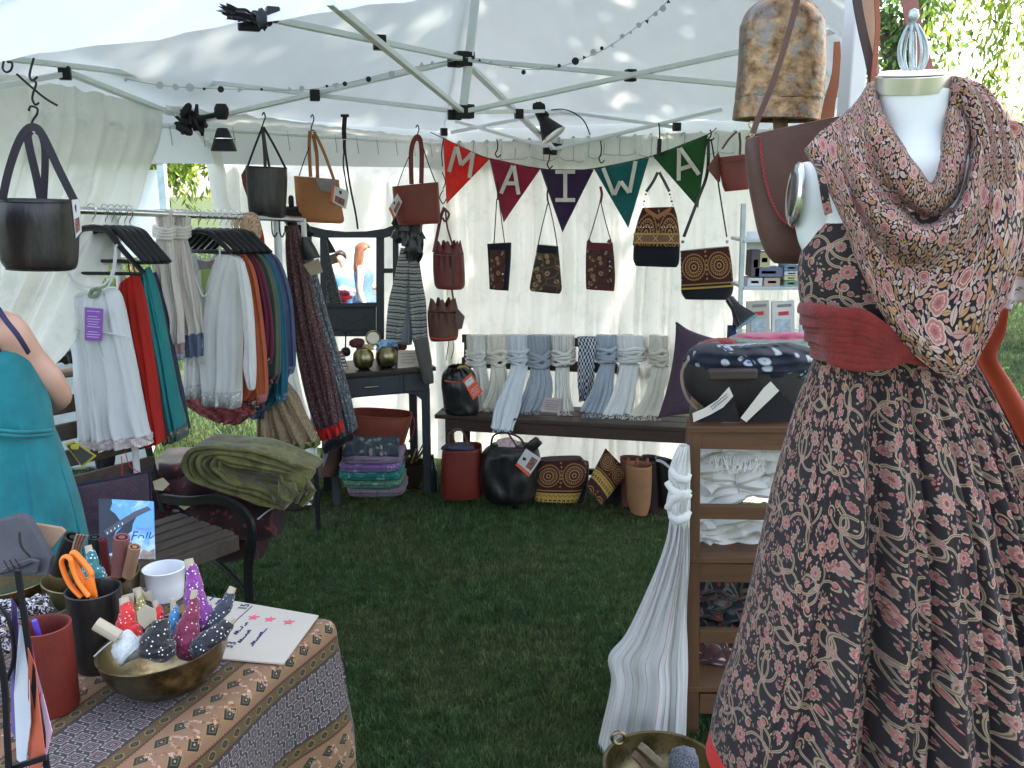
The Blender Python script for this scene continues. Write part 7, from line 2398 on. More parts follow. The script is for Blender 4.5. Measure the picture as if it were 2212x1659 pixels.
def card_tag(label, pts, d, root=None, pic=True, edge=ORANGE_TAG):
 t = thing('swing_tag', label, 'tag', tuple(P(pts[0][0], pts[0][1], d)))
 q = [P(x, y, d) for x, y in pts]
 MB().quadprism(q, .0015).build('card', M('white printed card', (.55, .54, .52), rough=.5, bump=0, var=.1), t)
 MB().quadprism([q[0].lerp(q[1], -.02) + Vector((0, -.001, 0)), q[0].lerp(q[1], .14) + Vector((0, -.001, 0)), q[3].lerp(q[2], .14) + Vector((0, -.001, 0)), q[3].lerp(q[2], -.02) + Vector((0, -.001, 0))], .0005).build('edge_band', edge, t)
 if pic:
  a = lambda u, v: q[0].lerp(q[1], u).lerp(q[3].lerp(q[2], u), v) + Vector((0, -.0012, 0))
  MB().quadprism([a(.25, .52), a(.85, .52), a(.85, .9), a(.25, .9)], .0005).build('picture', M('sepia picture', (.22, .10, .08), rough=.6, vs=90, var=.7, bump=0), t)
  MB().quadprism([a(.42, .18), a(.58, .12), a(.60, .30), a(.50, .36)], .0005).build('emblem', M('dark emblem', (.03, .02, .03), bump=0), t)
 return t
bg = bag('tote_bag', 'large black leather tote with long black handles at the left edge', [(3, 428, 162, 432, .9), (0, 460, 163, 466, 1), (2, 510, 163, 514, 1), (9, 555, 161, 562, .98), (18, 574, 158, 579, .85), (24, 580, 152, 583, .7)], 2.36, .062, LEATHER_BLK, e=2.7, cat='bag',
   straps=[([(5, 432), (18, 372), (38, 312), (58, 280), (78, 276), (96, 300), (128, 368), (162, 436)], .019, M('black strap leather', (.018, .014, .022), rough=.5), 2.30),
     ([(88, 430), (78, 380), (64, 320), (60, 292), (66, 282)], .020, M('black strap leather', (.018, .014, .022), rough=.5), 2.42), ([(94, 430), (97, 370), (97, 320), (90, 292), (80, 282)], .018, MATS['black strap leather'], 2.42)])
card_tag('narrow pink and black tag at the right side of the large black tote', [(152, 432), (171, 430), (176, 500), (162, 517)], 2.27, edge=M('black card', (.02, .02, .02)))
s_hook([(73, 125), (66, 150), (64, 165), (70, 174), (81, 166)], 2.34, 'uppermost iron hook of the chain above the large black tote')
s_hook([(70, 172), (78, 180), (72, 200), (70, 214), (76, 226), (84, 222)], 2.34, 'middle iron hook of the chain above the large black tote')
s_hook([(62, 240), (66, 230), (80, 234), (80, 246), (70, 262), (67, 278)], 2.34, 'lowest iron hook of the chain above the large black tote')
s_hook([(8, 132), (6, 148), (14, 156), (24, 150), (26, 136), (16, 134)], 2.4, 'loose iron hook at the left end of the tent frame')
o = MB().tube(smooth(pxp([(36, 160), (70, 190), (100, 214), (124, 228)], 2.5), 5), .003, 6).build('iron_rod', IRON)
tag(o, 'thin black rod poking out beside the chain of hooks', 'rod')
bag('tote_bag', 'black ribbed leather tote, leftmost of the three hung by the gap', [(533, 358, 618, 362, 1), (535, 395, 618, 398, 1), (538, 440, 616, 444, .95), (541, 465, 614, 469, .8)], 3.86, .055, LEATHER_BLK, e=2.9,
 straps=[([(534, 362), (550, 318), (567, 274)], .008, BLACK_CORD, 3.84), ([(573, 362), (571, 320), (567, 274)], .013, LEATHER_BLK, 3.83), ([(582, 362), (574, 318), (568, 274)], .010, LEATHER_BLK, 3.87), ([(617, 364), (594, 318), (569, 274)], .009, BLACK_CORD, 3.84)])
o = MB().quadprism(pxp([(536, 352), (521, 378), (524, 398), (536, 432)], 3.86), .01).build('side_tab', LEATHER_RED, angle=30)
tag(o, 'red leather tab folded at the left side of the ribbed black tote', 'leather')
TAG2 = [(718, 400), (754, 414), (747, 452), (714, 434)]
bag('tote_bag', 'tan leather tote with a grey leather flap hung from the frame', [(637, 380, 731, 388, 1), (639, 410, 733, 415, 1), (643, 450, 738, 452, .95), (650, 474, 742, 476, .85), (657, 478, 736, 482, .7)], 4.14, .055, LEATHER_TAN, e=2.9,
 straps=[([(671, 382), (668, 320), (670, 282)], .015, LEATHER_TAN, 4.12), ([(686, 384), (684, 330), (676, 290)], .015, LEATHER_TAN, 4.16), ([(722, 390), (700, 330), (678, 284)], .013, LEATHER_TAN, 4.10), ([(646, 380), (656, 350), (668, 318)], .004, BLACK_CORD, 4.1)])
o = MB().quadprism(pxp([(682, 384), (728, 390), (723, 418), (694, 412), (686, 398)], 4.06), .004).build('flap', M('grey suede', (.24, .21, .19), rough=.85), angle=30)
tag(o, 'grey suede flap laid over the front of the tan tote', 'leather')
card_tag('white card tag with an orange edge on the tan tote', TAG2, 4.04)
bag('tote_bag', 'red brown leather tote with wide handles near the back corner', [(848, 403, 946, 393, 1), (851, 430, 948, 425, 1), (856, 465, 950, 462, .95), (862, 485, 950, 482, .85)], 4.55, .06, M('russet leather', (.16, .028, .016), rough=.45, spec=.4), e=2.9,
 straps=[([(889, 398), (888, 330), (896, 300), (906, 298), (911, 330), (910, 396)], .022, LEATHER_RED, 4.5), ([(859, 402), (872, 365), (887, 330)], .004, BLACK_CORD, 4.52), ([(941, 394), (924, 350), (908, 298)], .005, BLACK_CORD, 4.52)])
card_tag('white card tag with an orange edge on the red brown tote', [(840, 450), (858, 418), (869, 436), (851, 474)], 4.46)
for x, y, d, lab in ((569, 245, 3.85, 'above the ribbed black tote'), (674, 250, 4.12, 'above the tan tote'), (901, 272, 4.52, 'above the red brown tote')):
 s_hook([(x - 3, y + 4), (x + 1, y - 2), (x + 4, y + 8), (x, y + 20), (x - 2, y + 30), (x + 4, y + 32)], d, 'iron hook ' + lab)
cs = thing('black_strap', 'black webbing strap with a clip hanging between the tan and red brown totes', 'strap', tuple(P(744, 250, 4.3)))
MB().strap(pxp([(745, 252), (743, 280), (744, 300)], 4.3), .020, .006).build('webbing', BLACKP, cs)
MB().strap(pxp([(744, 302), (744, 318), (745, 330)], 4.3), .014, .008).build('clip', BLACKP, cs)
MB().box(P(745, 250, 4.3), (.035, .02, .012)).build('buckle', BLACKP, cs)
MB().tube(smooth(pxp([(743, 330), (742, 360), (752, 420)], 4.3), 5), .0035, 6).build('cord', BLACK_CORD, cs)
MB().tube(smooth(pxp([(746, 330), (756, 400), (768, 460), (773, 495)], 4.3), 5), .0045, 6).build('cord', BLACK_CORD, cs)

# bucket bags by the corner
ch_ = [[(958, 300), (954, 330), (956, 360)], [(955, 372), (962, 392), (957, 408)], [(958, 410), (950, 426), (957, 440), (964, 430)]]
for q, pts in enumerate(ch_):
 s_hook(pts, 4.72, ('upper', 'middle', 'lower')[q] + ' black hook in the chain beside the red pennant')
def gathered(label, rows, d, thick, mat, peaks=7, extra=()):
 x0, x1, y = rows[0][0], rows[0][2], rows[0][1]
 root = bag('bucket_bag', label, rows, d, thick, mat, e=2.2, group='leather bucket bags by the corner', straps=extra, folds=lambda u, v: (.006 * math.sin(u * 30) if v < .3 else 0))
 mb = MB()
 c_, k = P((x0 + x1) / 2, y, d), m_per_px(y, d)
 rx = (x1 - x0) / 2 * k
 def f(u, v):
  a = 2 * math.pi * u
  wv = math.sin(a * peaks)
  r = 1 - .28 * v + .10 * wv * v
  return c_ + Vector((math.cos(a) * rx * r, math.sin(a) * thick * r, (.045 + .022 * wv) * v))
 mb.grid(f, 84, 6, closed=True)
 mb.build('gathered_top', mat, root, solid=.003, angle=180)
 return root
LR2 = M('oxblood bucket leather', (.13, .022, .018), rough=.5, var=.2, spec=.4)
LR3 = M('brown bucket leather', (.10, .038, .025), rough=.5, var=.25, spec=.4)
gA = gathered('red leather bucket bag, upper one of the two by the corner', [(936, 548, 1001, 546, .95), (936, 580, 1003, 580, 1), (938, 604, 1004, 604, 1), (940, 616, 1003, 618, 1), (944, 622, 998, 624, .9)], 4.66, .062, LR2, extra=[([(960, 448), (952, 470), (945, 505), (937, 545)], .016, LR2, 4.60), ([(962, 450), (966, 490), (978, 530)], .009, LR2, 4.6), ([(956, 448), (970, 462), (962, 478), (956, 470)], .011, LR2, 4.58)])
MB().strap(pxp([(937, 549), (970, 552), (1001, 547)], 4.595), .006, .002).build('drawstring', LEATHER_BLK, gA)
MB().strap(pxp([(977, 552), (979, 585), (980, 618)], 4.593), .006, .002).build('seam_band', LEATHER_BLK, gA)
gB = gathered('brown leather bucket bag with red base, lower one of the two', [(924, 672, 990, 674, .98), (925, 700, 990, 700, 1), (928, 726, 989, 724, 1), (931, 735, 986, 732, .92)], 4.66, .06, LR3, extra=[([(976, 624), (979, 645), (984, 668)], .010, LR3, 4.63)])
MB().strap(pxp([(929, 729), (958, 733), (989, 727)], 4.595), .007, .003).build('base_band', M('red edge', (.4, .05, .03)), gB)
MB().tube(smooth(pxp([(970, 735), (967, 755), (964, 778)], 4.62), 4), .002, 5).build('cord', BLACK_CORD, gB)
MB().tube(smooth(pxp([(978, 735), (980, 752), (974, 776)], 4.62), 4), .002, 5).build('cord', BLACK_CORD, gB)
o = MB().quadprism(pxp([(986, 664), (1004, 684), (998, 710), (990, 712), (984, 690)], 4.6), .003).build('leather_tag', M('grey brown tag', (.12, .08, .075)), angle=30)
tag(o, 'folded grey brown tag on the lower bucket bag', 'tag')

# ---------------------------------------------------------------- the bunting
bun = thing('bunting', 'string of five coloured felt pennants spelling MAIWA across the back curtain', 'bunting', tuple(P(1225, 366, 4.6)))
LETTER = M('cream felt', (.62, .58, .50), rough=.95, bump=.6, bs=300, sheen=.2)
bd = lambda x: 4.78 - .62 * (x - 957) / 575
FL = [('scarlet pennant', (.80, .028, .02), [(957, 299), (1057, 344), (965, 440)], [[(970, 371), (985, 317)], [(987, 317), (996, 356)], [(996, 356), (1021, 330)], [(1022, 330), (1014, 384)]]),
   ('crimson pennant', (.26, .012, .035), [(1057, 341), (1167, 365), (1088, 480)], [[(1082, 418), (1108, 358)], [(1110, 358), (1120, 420)], [(1094, 396), (1115, 396)]]),
   ('dark violet pennant', (.032, .014, .05), [(1167, 365), (1283, 366), (1215, 502)], [[(1200, 371), (1242, 371)], [(1221, 371), (1221, 431)], [(1200, 432), (1242, 432)]]),
   ('teal pennant', (.005, .105, .10), [(1283, 364), (1402, 341), (1357, 492)], [[(1303, 363), (1326, 421)], [(1327, 421), (1340, 392)], [(1341, 392), (1359, 416)], [(1360, 416), (1373, 348)]]),
   ('bottle green pennant', (.018, .085, .022), [(1409, 336), (1529, 292), (1508, 449)], [[(1466, 390), (1467, 320)], [(1469, 320), (1510, 377)], [(1467, 366), (1496, 357)]])]
for nm, col, (a, b, c_), strokes in FL:
 fmat = M(nm + ' felt', col, rough=.95, var=.12, vs=40, bump=.7, bs=350, sheen=.25)
 def ff(u, v, A=a, B=b, Cc=c_):
  x = (A[0] + (B[0] - A[0]) * u) * (1 - v) + Cc[0] * v
  y = (A[1] + (B[1] - A[1]) * u) * (1 - v) + Cc[1] * v
  return P(x, y, bd(x) + .006 * math.sin(x * .05) + .010 * v * math.sin(u * 3 + A[0]) - .01 * v)
 mb = MB()
 mb.grid(ff, 14, 14)
 fo = mb.build('pennant', fmat, bun, solid=.003, angle=180, label=nm)
 k = m_per_px(380, bd(a[0]))
 for q, st_ in enumerate(strokes):
  d0, d1_ = bd(st_[0][0]) - .030 - .0006 * q, bd(st_[1][0]) - .030 - .0006 * q
  A_, B_ = P(st_[0][0], st_[0][1], d0), P(st_[1][0], st_[1][1], d1_)
  MB().beam(A_, B_, 8.2 * k, .003, up=(0, -1, 0)).build('letter_stroke', LETTER, fo)
cordp = [(930, 286), (957, 298), (1057, 343), (1167, 364), (1225, 367), (1283, 364), (1402, 339), (1470, 314), (1530, 290), (1548, 276)]
MB().tube(smooth([P(x, y, bd(x)) for x, y in cordp], 6), .0022, 6).build('cord', M('dark cord', (.05, .02, .02)), bun)

# ---------------------------------------------------------------- embroidered pouches below the bunting
def flipped(im, name):
 n = im.size[0]
 a = np.empty(n * n * 4, np.float32)
 im.pixels.foreach_get(a)
 a = a.reshape(n, n, 4)[::-1].copy()
 j = bpy.data.images.new(name, n, n)
 j.pixels.foreach_set(a.ravel())
 j.update()
 j.pack()
 return j
IMG_BROC2 = flipped(IMG_BROC, 'brocade print flipped')
BRC_S = M_image('brocade small', IMG_BROC2, .26, size_y=.40)
BRC_T = M_print('mirrored brocade', (.07, .025, .02), (.24, .15, .08), (.04, .018, .016), 30, c3=(.06, .018, .016))
BRC_L = M_image('brocade large', IMG_BROC2, .25, size_y=.262)
OCHP = M_print('ochre flower print', (.045, .03, .025), (.26, .18, .09), (.10, .06, .035), 26, c3=(.12, .03, .03))
BLKV = M('black velvet', (.006, .006, .010), rough=.95, var=.2, bump=.4, sheen=.3)
def sub(root, rows, d, thick, mat, name, e=3.2, uvw=None, n=48):
 mb = MB()
 loft(mb, rows, d, thick, n=n, e=e, cap_bot=True, cap_top=True, uvw=uvw)
 return mb.build(name, mat, root, angle=60)
def pouch(label, rows, d, mat, cords, thick=.022, name='embroidered_pouch', cat='pouch', uvw=None):
 root = bag(name, label, rows, d, thick, mat, e=3, cat=cat, group='embroidered pouches hung below the bunting', uvw=uvw)
 for pts, r_, m_ in cords:
  MB().tube(smooth(pxp(pts, d - .01), 5), r_, 6).build('cord', m_, root)
 return root
d_ = 4.60
po = pouch('slim black pouch with a mirrored brown panel, leftmost below the bunting', [(1053, 527, 1104, 524, .9), (1055, 560, 1103, 560, 1), (1057, 600, 1100, 602, 1), (1058, 624, 1098, 627, .8)], d_, BLKV, [([(1073, 430), (1070, 480), (1067, 526)], .0025, BLACK_CORD), ([(1078, 430), (1084, 480), (1090, 524)], .0025, BLACK_CORD), ([(1074, 392), (1075, 412), (1075, 432)], .0035, BLACK_CORD)])
sub(po, [(1058, 541, 1091, 540, 1), (1059, 580, 1091, 580, 1), (1060, 625, 1087, 624, 1)], d_ - .022, .004, BRC_T, 'panel', uvw=.085)
MB().blob(P(1086, 592, d_ - .03), (.008, .004, .008), n=8).build('mirror_disc', WHITE, po)
d_ = 4.50
po = pouch('ochre flowered pouch that widens downwards, second below the bunting', [(1162, 530, 1205, 534, .9), (1156, 560, 1208, 562, 1), (1149, 595, 1211, 597, 1), (1145, 620, 1213, 624, 1), (1147, 628, 1208, 634, .7)], d_, OCHP, [([(1183, 440), (1172, 485), (1162, 530)], .0025, BLACK_CORD), ([(1186, 440), (1196, 485), (1204, 533)], .0025, BLACK_CORD), ([(1186, 400), (1182, 420), (1185, 442)], .004, BLACK_CORD)])
sub(po, [(1161, 528, 1206, 532, 1), (1158, 545, 1207, 547, 1)], d_, .025, BLKV, 'top_band')
d_ = 4.40
po = pouch('maroon pouch with a mirrored brocade front, third below the bunting', [(1268, 524, 1323, 526, .9), (1266, 560, 1326, 560, 1), (1266, 600, 1328, 600, 1), (1267, 624, 1326, 628, .8)], d_, M('maroon cotton', (.10, .018, .02), rough=.9), [([(1296, 437), (1284, 480), (1272, 520)], .0025, BLACK_CORD), ([(1298, 437), (1308, 480), (1320, 521)], .0025, BLACK_CORD), ([(1297, 403), (1300, 420), (1297, 438)], .006, M('maroon cord', (.14, .02, .03)))])
sub(po, [(1268, 540, 1324, 538, 1), (1268, 580, 1325, 580, 1), (1269, 622, 1323, 624, 1)], d_ - .022, .004, BRC_T, 'panel', uvw=.12)
for y in (565, 575, 585):
 MB().blob(P(1317, y, d_ - .028), (.006, .004, .006), n=8).build('mirror_disc', WHITE, po)
for sx in (1272, 1316):
 MB().quadprism(pxp([(sx - 5, 524), (sx, 516), (sx + 8, 526)], d_ - .01), .012).build('top_peak', M('maroon cotton', (.1, .02, .02)), po)
d_ = 4.28
po = bag('shoulder_bag', 'black shoulder bag with an embroidered V shaped flap under the green pennant', [(1370, 522, 1468, 524, 1), (1368, 545, 1468, 548, 1), (1368, 562, 1466, 568, 1), (1373, 574, 1461, 577, .8)], d_, .03, BLKV, open_=False, group='embroidered pouches hung below the bunting',
   straps=[([(1421, 372), (1410, 394), (1396, 414)], .013, LEATHER_BLK, d_ - .01), ([(1424, 372), (1436, 394), (1446, 414)], .013, LEATHER_BLK, d_ - .01)])
sub(po, [(1388, 449, 1456, 447, .6), (1380, 470, 1462, 468, 1), (1373, 495, 1466, 494, 1), (1368, 520, 1468, 522, 1), (1367, 530, 1469, 533, 1)], d_ - .015, .026, BRC_S, 'flap', uvw=.24)
MB().quadprism(pxp([(1392, 446), (1420, 464), (1452, 445), (1448, 456), (1421, 474), (1394, 456)], d_ - .045), .004).build('v_trim', M('tan trim', (.30, .12, .05)), po)
for y0_, y1_, col in ((503, 507, (.36, .24, .08)), (507, 522, (.20, .10, .05)), (522, 526, (.36, .24, .08))):
 MB().quadprism(pxp([(1369, y0_), (1468, y0_ + 1), (1468, y1_ + 1), (1369, y1_)], d_ - .046 - .0006 * (y0_ - 500)), .001).build('band', M('band %d' % y0_, col, rough=.9), po)
for x in (1381, 1416, 1450):
 for s_ in (-1, 1):
  MB().beam(P(x - 5 * s_, 509, d_ - .062), P(x + 5 * s_, 521, d_ - .062), .003, .001, up=(0, -1, 0)).build('cross_stitch', M('gold thread', (.5, .38, .14)), po)
for x in list(range(1378, 1412, 6)) + list(range(1430, 1462, 6)):
 MB().blob(P(x, 491, d_ - .043), (.005, .003, .005), n=6).build('bead', WHITE, po)
for (xa, ya, xb, yb) in ((1396, 416, 1389, 446), (1446, 416, 1454, 446)):
 for q in range(4):
  t = (q + .5) / 4
  MB().lathe([(.0045, -.002), (.006, 0), (.0045, .002)], P(xa + (xb - xa) * t, ya + (yb - ya) * t, d_ - .01), 8, axis=(q % 2, 1 - q % 2, .3)).build('chain_link', CHROME, po)
d_ = 4.16
po = bag('shoulder_bag', 'wide shoulder bag embroidered with two medallions, rightmost below the bunting', [(1470, 542, 1574, 532, .9), (1471, 575, 1580, 568, 1), (1472, 610, 1583, 605, 1), (1472, 632, 1583, 628, 1), (1480, 646, 1574, 647, .8)], d_, .03, BLKV, open_=False, group='embroidered pouches hung below the bunting',
   straps=[([(1530, 300), (1528, 372), (1508, 430), (1477, 512)], .014, LEATHER_BLK, d_), ([(1536, 300), (1549, 380), (1560, 450), (1570, 512)], .006, BLACK_CORD, d_)])
sub(po, [(1470, 543, 1574, 533, 1), (1471, 580, 1580, 572, 1), (1472, 626, 1583, 619, 1)], d_ - .026, .008, BRC_L, 'flap', uvw=.25)
for (x, y) in ((1475, 522), (1571, 522)):
 MB().lathe([(.006, -.002), (.008, 0), (.006, .002)], P(x, y, d_ - .01), 10, axis=(0, 1, .2)).build('ring', CHROME, po)
po = bag('clutch_bag', 'small red leather clutch hanging at the right end of the bunting', [(1553, 340, 1612, 333, .9), (1556, 370, 1616, 368, 1), (1560, 398, 1618, 396, 1), (1566, 414, 1616, 409, .8)], 4.05, .025, LEATHER_RED, open_=False,
   straps=[([(1560, 322), (1575, 300), (1592, 284)], .008, LEATHER_BRN, 4.03), ([(1598, 334), (1599, 310), (1597, 286)], .010, LEATHER_BRN, 4.03)])
MB().quadprism(pxp([(1527, 363), (1552, 328), (1557, 345), (1556, 394), (1548, 390)], 4.06), .006).build('side_gusset', M('dusty red leather', (.16, .06, .05)), po)
MB().tube(pxp([(1556, 352), (1612, 345)], 4.02), .002, 5).build('seam', LEATHER_BRN, po)
for x, y0_, y1_, d, lab in ((1075, 300, 340, 4.62, 'above the crimson pennant'), (1187, 318, 364, 4.52, 'above the violet pennant'), (1299, 304, 352, 4.42, 'above the teal pennant'), (1425, 266, 335, 4.3, 'with a black peg above the embroidered shoulder bag'), (1536, 280, 304, 4.18, 'at the right end of the bunting')):
 s_hook([(x - 2, y0_), (x, y0_ + (y1_ - y0_) * .3), (x - 1, y0_ + (y1_ - y0_) * .6), (x - 5, y0_ + (y1_ - y0_) * .8), (x, y1_), (x + 7, y1_ - 6)], d - .03, 'black hook ' + lab, .0032)
MB().strap(pxp([(1425, 300), (1424, 318), (1423, 336)], 4.25), .018, .01).build('peg', BLACKP, bpy.data.objects['bunting'])

# ================================================================ the back bench and what it carries
BWD = M_wood('dark bench wood', (.075, .045, .033), (.035, .022, .018), 'X', rough=.45)
sL, sR = G(937, 896, .45), G(1600, 931, .45)
su = (sR - sL).normalized()
sn = Vector((-su.y, su.x, 0))
SLn = (sR - sL).length
ben = thing('wooden_bench', 'long dark wooden bench before the back curtain with scarves over its back', 'bench', (sL.x, sL.y, 0))
def S(a, b, z):
 q = sL + su * a + sn * b
 return Vector((q.x, q.y, z))
for b in (.06, .17, .28):
 MB().beam(S(0, b, .438), S(SLn, b, .438), .10, .022).build('seat_slat', BWD, ben, bevel=.003)
MB().beam(S(.06, .03, .395), S(SLn - .06, .03, .395), .02, .06).build('apron', BWD, ben, bevel=.002)
for a in (.07, SLn - .07):
 MB().beam(S(a, .05, .0), S(a, .05, .427), .045, .045, up=(0, 1, 0)).build('leg', BWD, ben, bevel=.003)
 MB().beam(S(a + .01, .33, .0), S(a + .01, .40, .80), .04, .04, up=(0, 1, 0)).build('leg', BWD, ben, bevel=.003)
MB().beam(S(.05, .395, .785), S(SLn - .04, .395, .785), .024, .045).build('back_rail', BWD, ben, bevel=.003)
MB().beam(S(.05, .385, .655), S(SLn - .04, .385, .655), .022, .055).build('back_rail', BWD, ben, bevel=.003)
MB().beam(S(.05, .18, .14), S(SLn - .05, .18, .14), .025, .03).build('stretcher', BWD, ben, bevel=.002)
def sc(name, c1, c2, thru=.2, per=.04):
 return M_stripe(name, [(0, c1), (.45, c2), (.55, c1), (.78, c2), (.84, c1)], per, thru=thru, wob=.003)
IV = sc('ivory scarf', (.80, .79, .72), (.68, .68, .62)); PB = sc('pale blue scarf', (.70, .74, .76), (.54, .60, .66)); GB = sc('grey blue scarf', (.36, .40, .45), (.54, .57, .58), per=.018); CB = sc('cream blue scarf', (.78, .76, .67), (.42, .48, .55), per=.06)
LB = sc('light blue scarf', (.42, .48, .55), (.56, .60, .62), per=.02); WH = sc('white scarf', (.82, .82, .80), (.72, .72, .71)); CR = sc('buttermilk scarf', (.80, .77, .67), (.70, .66, .55))
GING = None
gm_, gnt2, gb2, go2 = _base('navy gingham')
tc_ = node(gnt2, 'ShaderNodeTexCoord'); ck = node(gnt2, 'ShaderNodeTexChecker', Scale=56.0)
ns_ = node(gnt2, 'ShaderNodeTexNoise', Scale=30.0)
gnt2.links.new(tc_.outputs['UV'], ns_.inputs['Vector'])
va_ = node(gnt2, 'ShaderNodeVectorMath', operation='MULTIPLY_ADD')
gnt2.links.new(ns_.outputs[1], va_.inputs[0]); va_.inputs[1].default_value = (.008,) * 3; gnt2.links.new(tc_.outputs['UV'], va_.inputs[2])
gnt2.links.new(va_.outputs[0], ck.inputs['Vector'])
ck.inputs['Color1'].default_value = (.02, .035, .09, 1); ck.inputs['Color2'].default_value = (.55, .57, .58, 1)
gnt2.links.new(ck.outputs[0], gb2.inputs['Base Color']); setv(gb2, rough=.9)
bdp = lambda x: S((x - 937) / 663 * SLn, .36, 0).y
def bscarf(label, xt, wt, ky, tail, mat, seed, fr_, lean=.16, kw=1.15, nf=5):
 """scarf over the bench back: xt centre at the rail, wt width; tail rows px"""
 d = bdp(xt) - .02
 wt *= 1.12
 tail = [(r[0] - 4, r[1], r[2] + 4, r[3]) + tuple(r[4:]) for r in tail]
 root = thing('knotted_scarf', label, 'scarf', tuple(P(xt, 890, d)), 'scarves knotted over the bench back')
 mb = MB()
 mb_rows = [(xt - wt / 2, 724, xt + wt / 2, 724, .9), (xt - wt / 2, 740, xt + wt / 2, 740, 1), (xt - wt * .46, ky - 12, xt + wt * .46, ky - 12, 1), (xt - wt * .34, ky + 8, xt + wt * .34, ky + 8, .9)]
 loft(mb, mb_rows, d, .034, n=80, folds=Folds(nf + 2, .006, seed), fold_grow=(.6, 1), cap_top=True, uvw=.2)
 mb.build('loop', mat, root, angle=180)
 k = m_per_px(ky, d)
 for q in range(5):
  a = (-.5 + .25 * q) * 24
  s_ = math.sin(q * 2.1 + seed)
  pts = [P(xt - wt * .5, ky + a - 3 * s_, d + .01), P(xt - wt * .28, ky + a + 4 + 3 * s_, d - .045), P(xt + wt * .1, ky + a + 5 - 5 * s_, d - .055), P(xt + wt * .35, ky + a + 4 * s_, d - .042), P(xt + wt * .5, ky + a - 4, d + .01)]
  MB().tube(smooth(pts, 5), [.0125 * (.7 + .5 * math.sin(i / 20 * math.pi)) for i in range(21)], 12, flat=.75).build('knot', mat, root)
 mb = MB()
 loft(mb, tail, d - .035, .018, n=110, e=2.2, folds=Folds(nf, .010, seed + 3), fold_grow=(.35, 1.2), uvw=.26, lean=lean, seed=seed, sway=.008)
 mb.build('tail', mat, root, solid=.001, angle=180)
 if fr_:
  fringe(root, fr_[0], fr_[1], fr_[2], d - .035 - lean - .01, fr_[3], .025, mat, seed, .0014)
 return root
bscarf('ivory scarf at the left end of the bench back, partly behind the black drawstring bag', 1030, 40, 772, [(1026, 788, 1046, 788, .8), (1028, 820, 1052, 820, 1), (1026, 860, 1058, 858, 1), (1018, 893, 1062, 890, 1)], IV, 1, (1018, 1062, 892, 16))
bscarf('plain ivory scarf next to the left end of the bench back', 1076, 46, 770, [(1064, 788, 1088, 788, .8), (1062, 820, 1092, 820, 1), (1056, 850, 1096, 852, 1), (1046, 880, 1090, 884, 1)], CR, 2, (1046, 1088, 882, 18))
bscarf('pale blue scarf whose long tail falls over the front of the seat', 1120, 46, 768, [(1108, 786, 1136, 786, .8), (1102, 810, 1134, 812, 1), (1086, 850, 1124, 855, 1), (1070, 890, 1116, 895, 1), (1064, 924, 1104, 930, 1)], PB, 3, (1066, 1102, 926, 18), lean=.34)
bscarf('grey blue crinkled scarf fanning out to the right of the pale blue one', 1166, 48, 776, [(1150, 794, 1184, 794, .8), (1146, 820, 1188, 820, 1), (1134, 850, 1190, 852, 1), (1118, 890, 1176, 884, 1)], GB, 4, (1118, 1170, 889, 24), nf=9)
bscarf('cream scarf with a blue stripe in the middle of the bench back', 1216, 46, 770, [(1206, 792, 1226, 792, .8), (1202, 820, 1226, 820, 1), (1202, 850, 1228, 852, 1), (1196, 886, 1236, 888, 1)], CB, 5, (1200, 1236, 888, 14))
g = garment('gingham_scarf', 'navy and white gingham scarf hanging straight down the bench back', 'scarf', [(1246, 728, 1288, 728, .9), (1250, 752, 1290, 752, 1), (1248, 790, 1284, 790, 1), (1248, 830, 1282, 830, 1), (1250, 866, 1272, 864, .8)], bdp(1268) - .05, .03, gm_, nf=3, amp=.01, seed=9, uvw=.20)
bscarf('light blue ribbed scarf whose tail crosses in front of the gingham one', 1312, 44, 764, [(1302, 784, 1326, 784, .8), (1292, 810, 1322, 812, 1), (1280, 845, 1318, 850, 1), (1256, 888, 1302, 892, 1)], LB, 6, (1256, 1304, 894, 22), nf=8)
bscarf('wide white scarf with a loose knot right of the light blue one', 1364, 58, 764, [(1344, 786, 1378, 786, .8), (1338, 815, 1372, 815, 1), (1326, 850, 1368, 852, 1), (1306, 896, 1364, 892, 1)], WH, 7, (1306, 1362, 896, 20))
bscarf('buttermilk scarf at the right end of the bench back beside the cushion', 1426, 42, 770, [(1412, 790, 1440, 790, .8), (1406, 820, 1434, 820, 1), (1394, 860, 1430, 858, 1), (1362, 898, 1426, 896, 1)], CR, 8, (1362, 1424, 900, 24))
sg2 = thing('price_sign', 'small pinkish price sign propped on the bench seat among the scarves', 'sign', tuple(P(1192, 890, 4.42)))
q4 = pxp([(1176, 858), (1214, 861), (1210, 892), (1168, 889)], 4.44)
MB().quadprism(q4, .003).build('card', M('rose card', (.46, .38, .36), rough=.8), sg2)
lines_on(q4, sg2, 5, 8)
# black drawstring bag
db = bag('drawstring_bag', 'black leather drawstring bag sitting at the left end of the bench seat', [(968, 792, 1008, 790, .8), (956, 808, 1024, 806, .9), (954, 830, 1030, 830, 1), (957, 860, 1033, 862, 1), (960, 882, 1034, 886, 1), (964, 888, 1030, 891, .9)], 4.58, .08, LEATHER_BLK, e=2.2,
   folds=lambda u, v: .014 * math.sin(u * 38) * max(0, 1 - v * 3) + .006 * mnoise.noise(Vector((u * 6, v * 6, 0))))
MB().strap(pxp([(960, 822), (990, 826), (1020, 823)], 4.49), .006, .003).build('orange_cord', M('orange thong', (.45, .10, .03)), db)
MB().blob(P(1000, 796, 4.56), (.05, .04, .03), bump=.6, n=14).build('lining', M('mustard lining', (.35, .22, .03)), db)
tt = thing('swing_tag', 'orange printed swing tag on the black drawstring bag', 'tag', tuple(P(1020, 835, 4.46)))
q4 = pxp([(999, 822), (1018, 805), (1043, 846), (1022, 864)], 4.46)
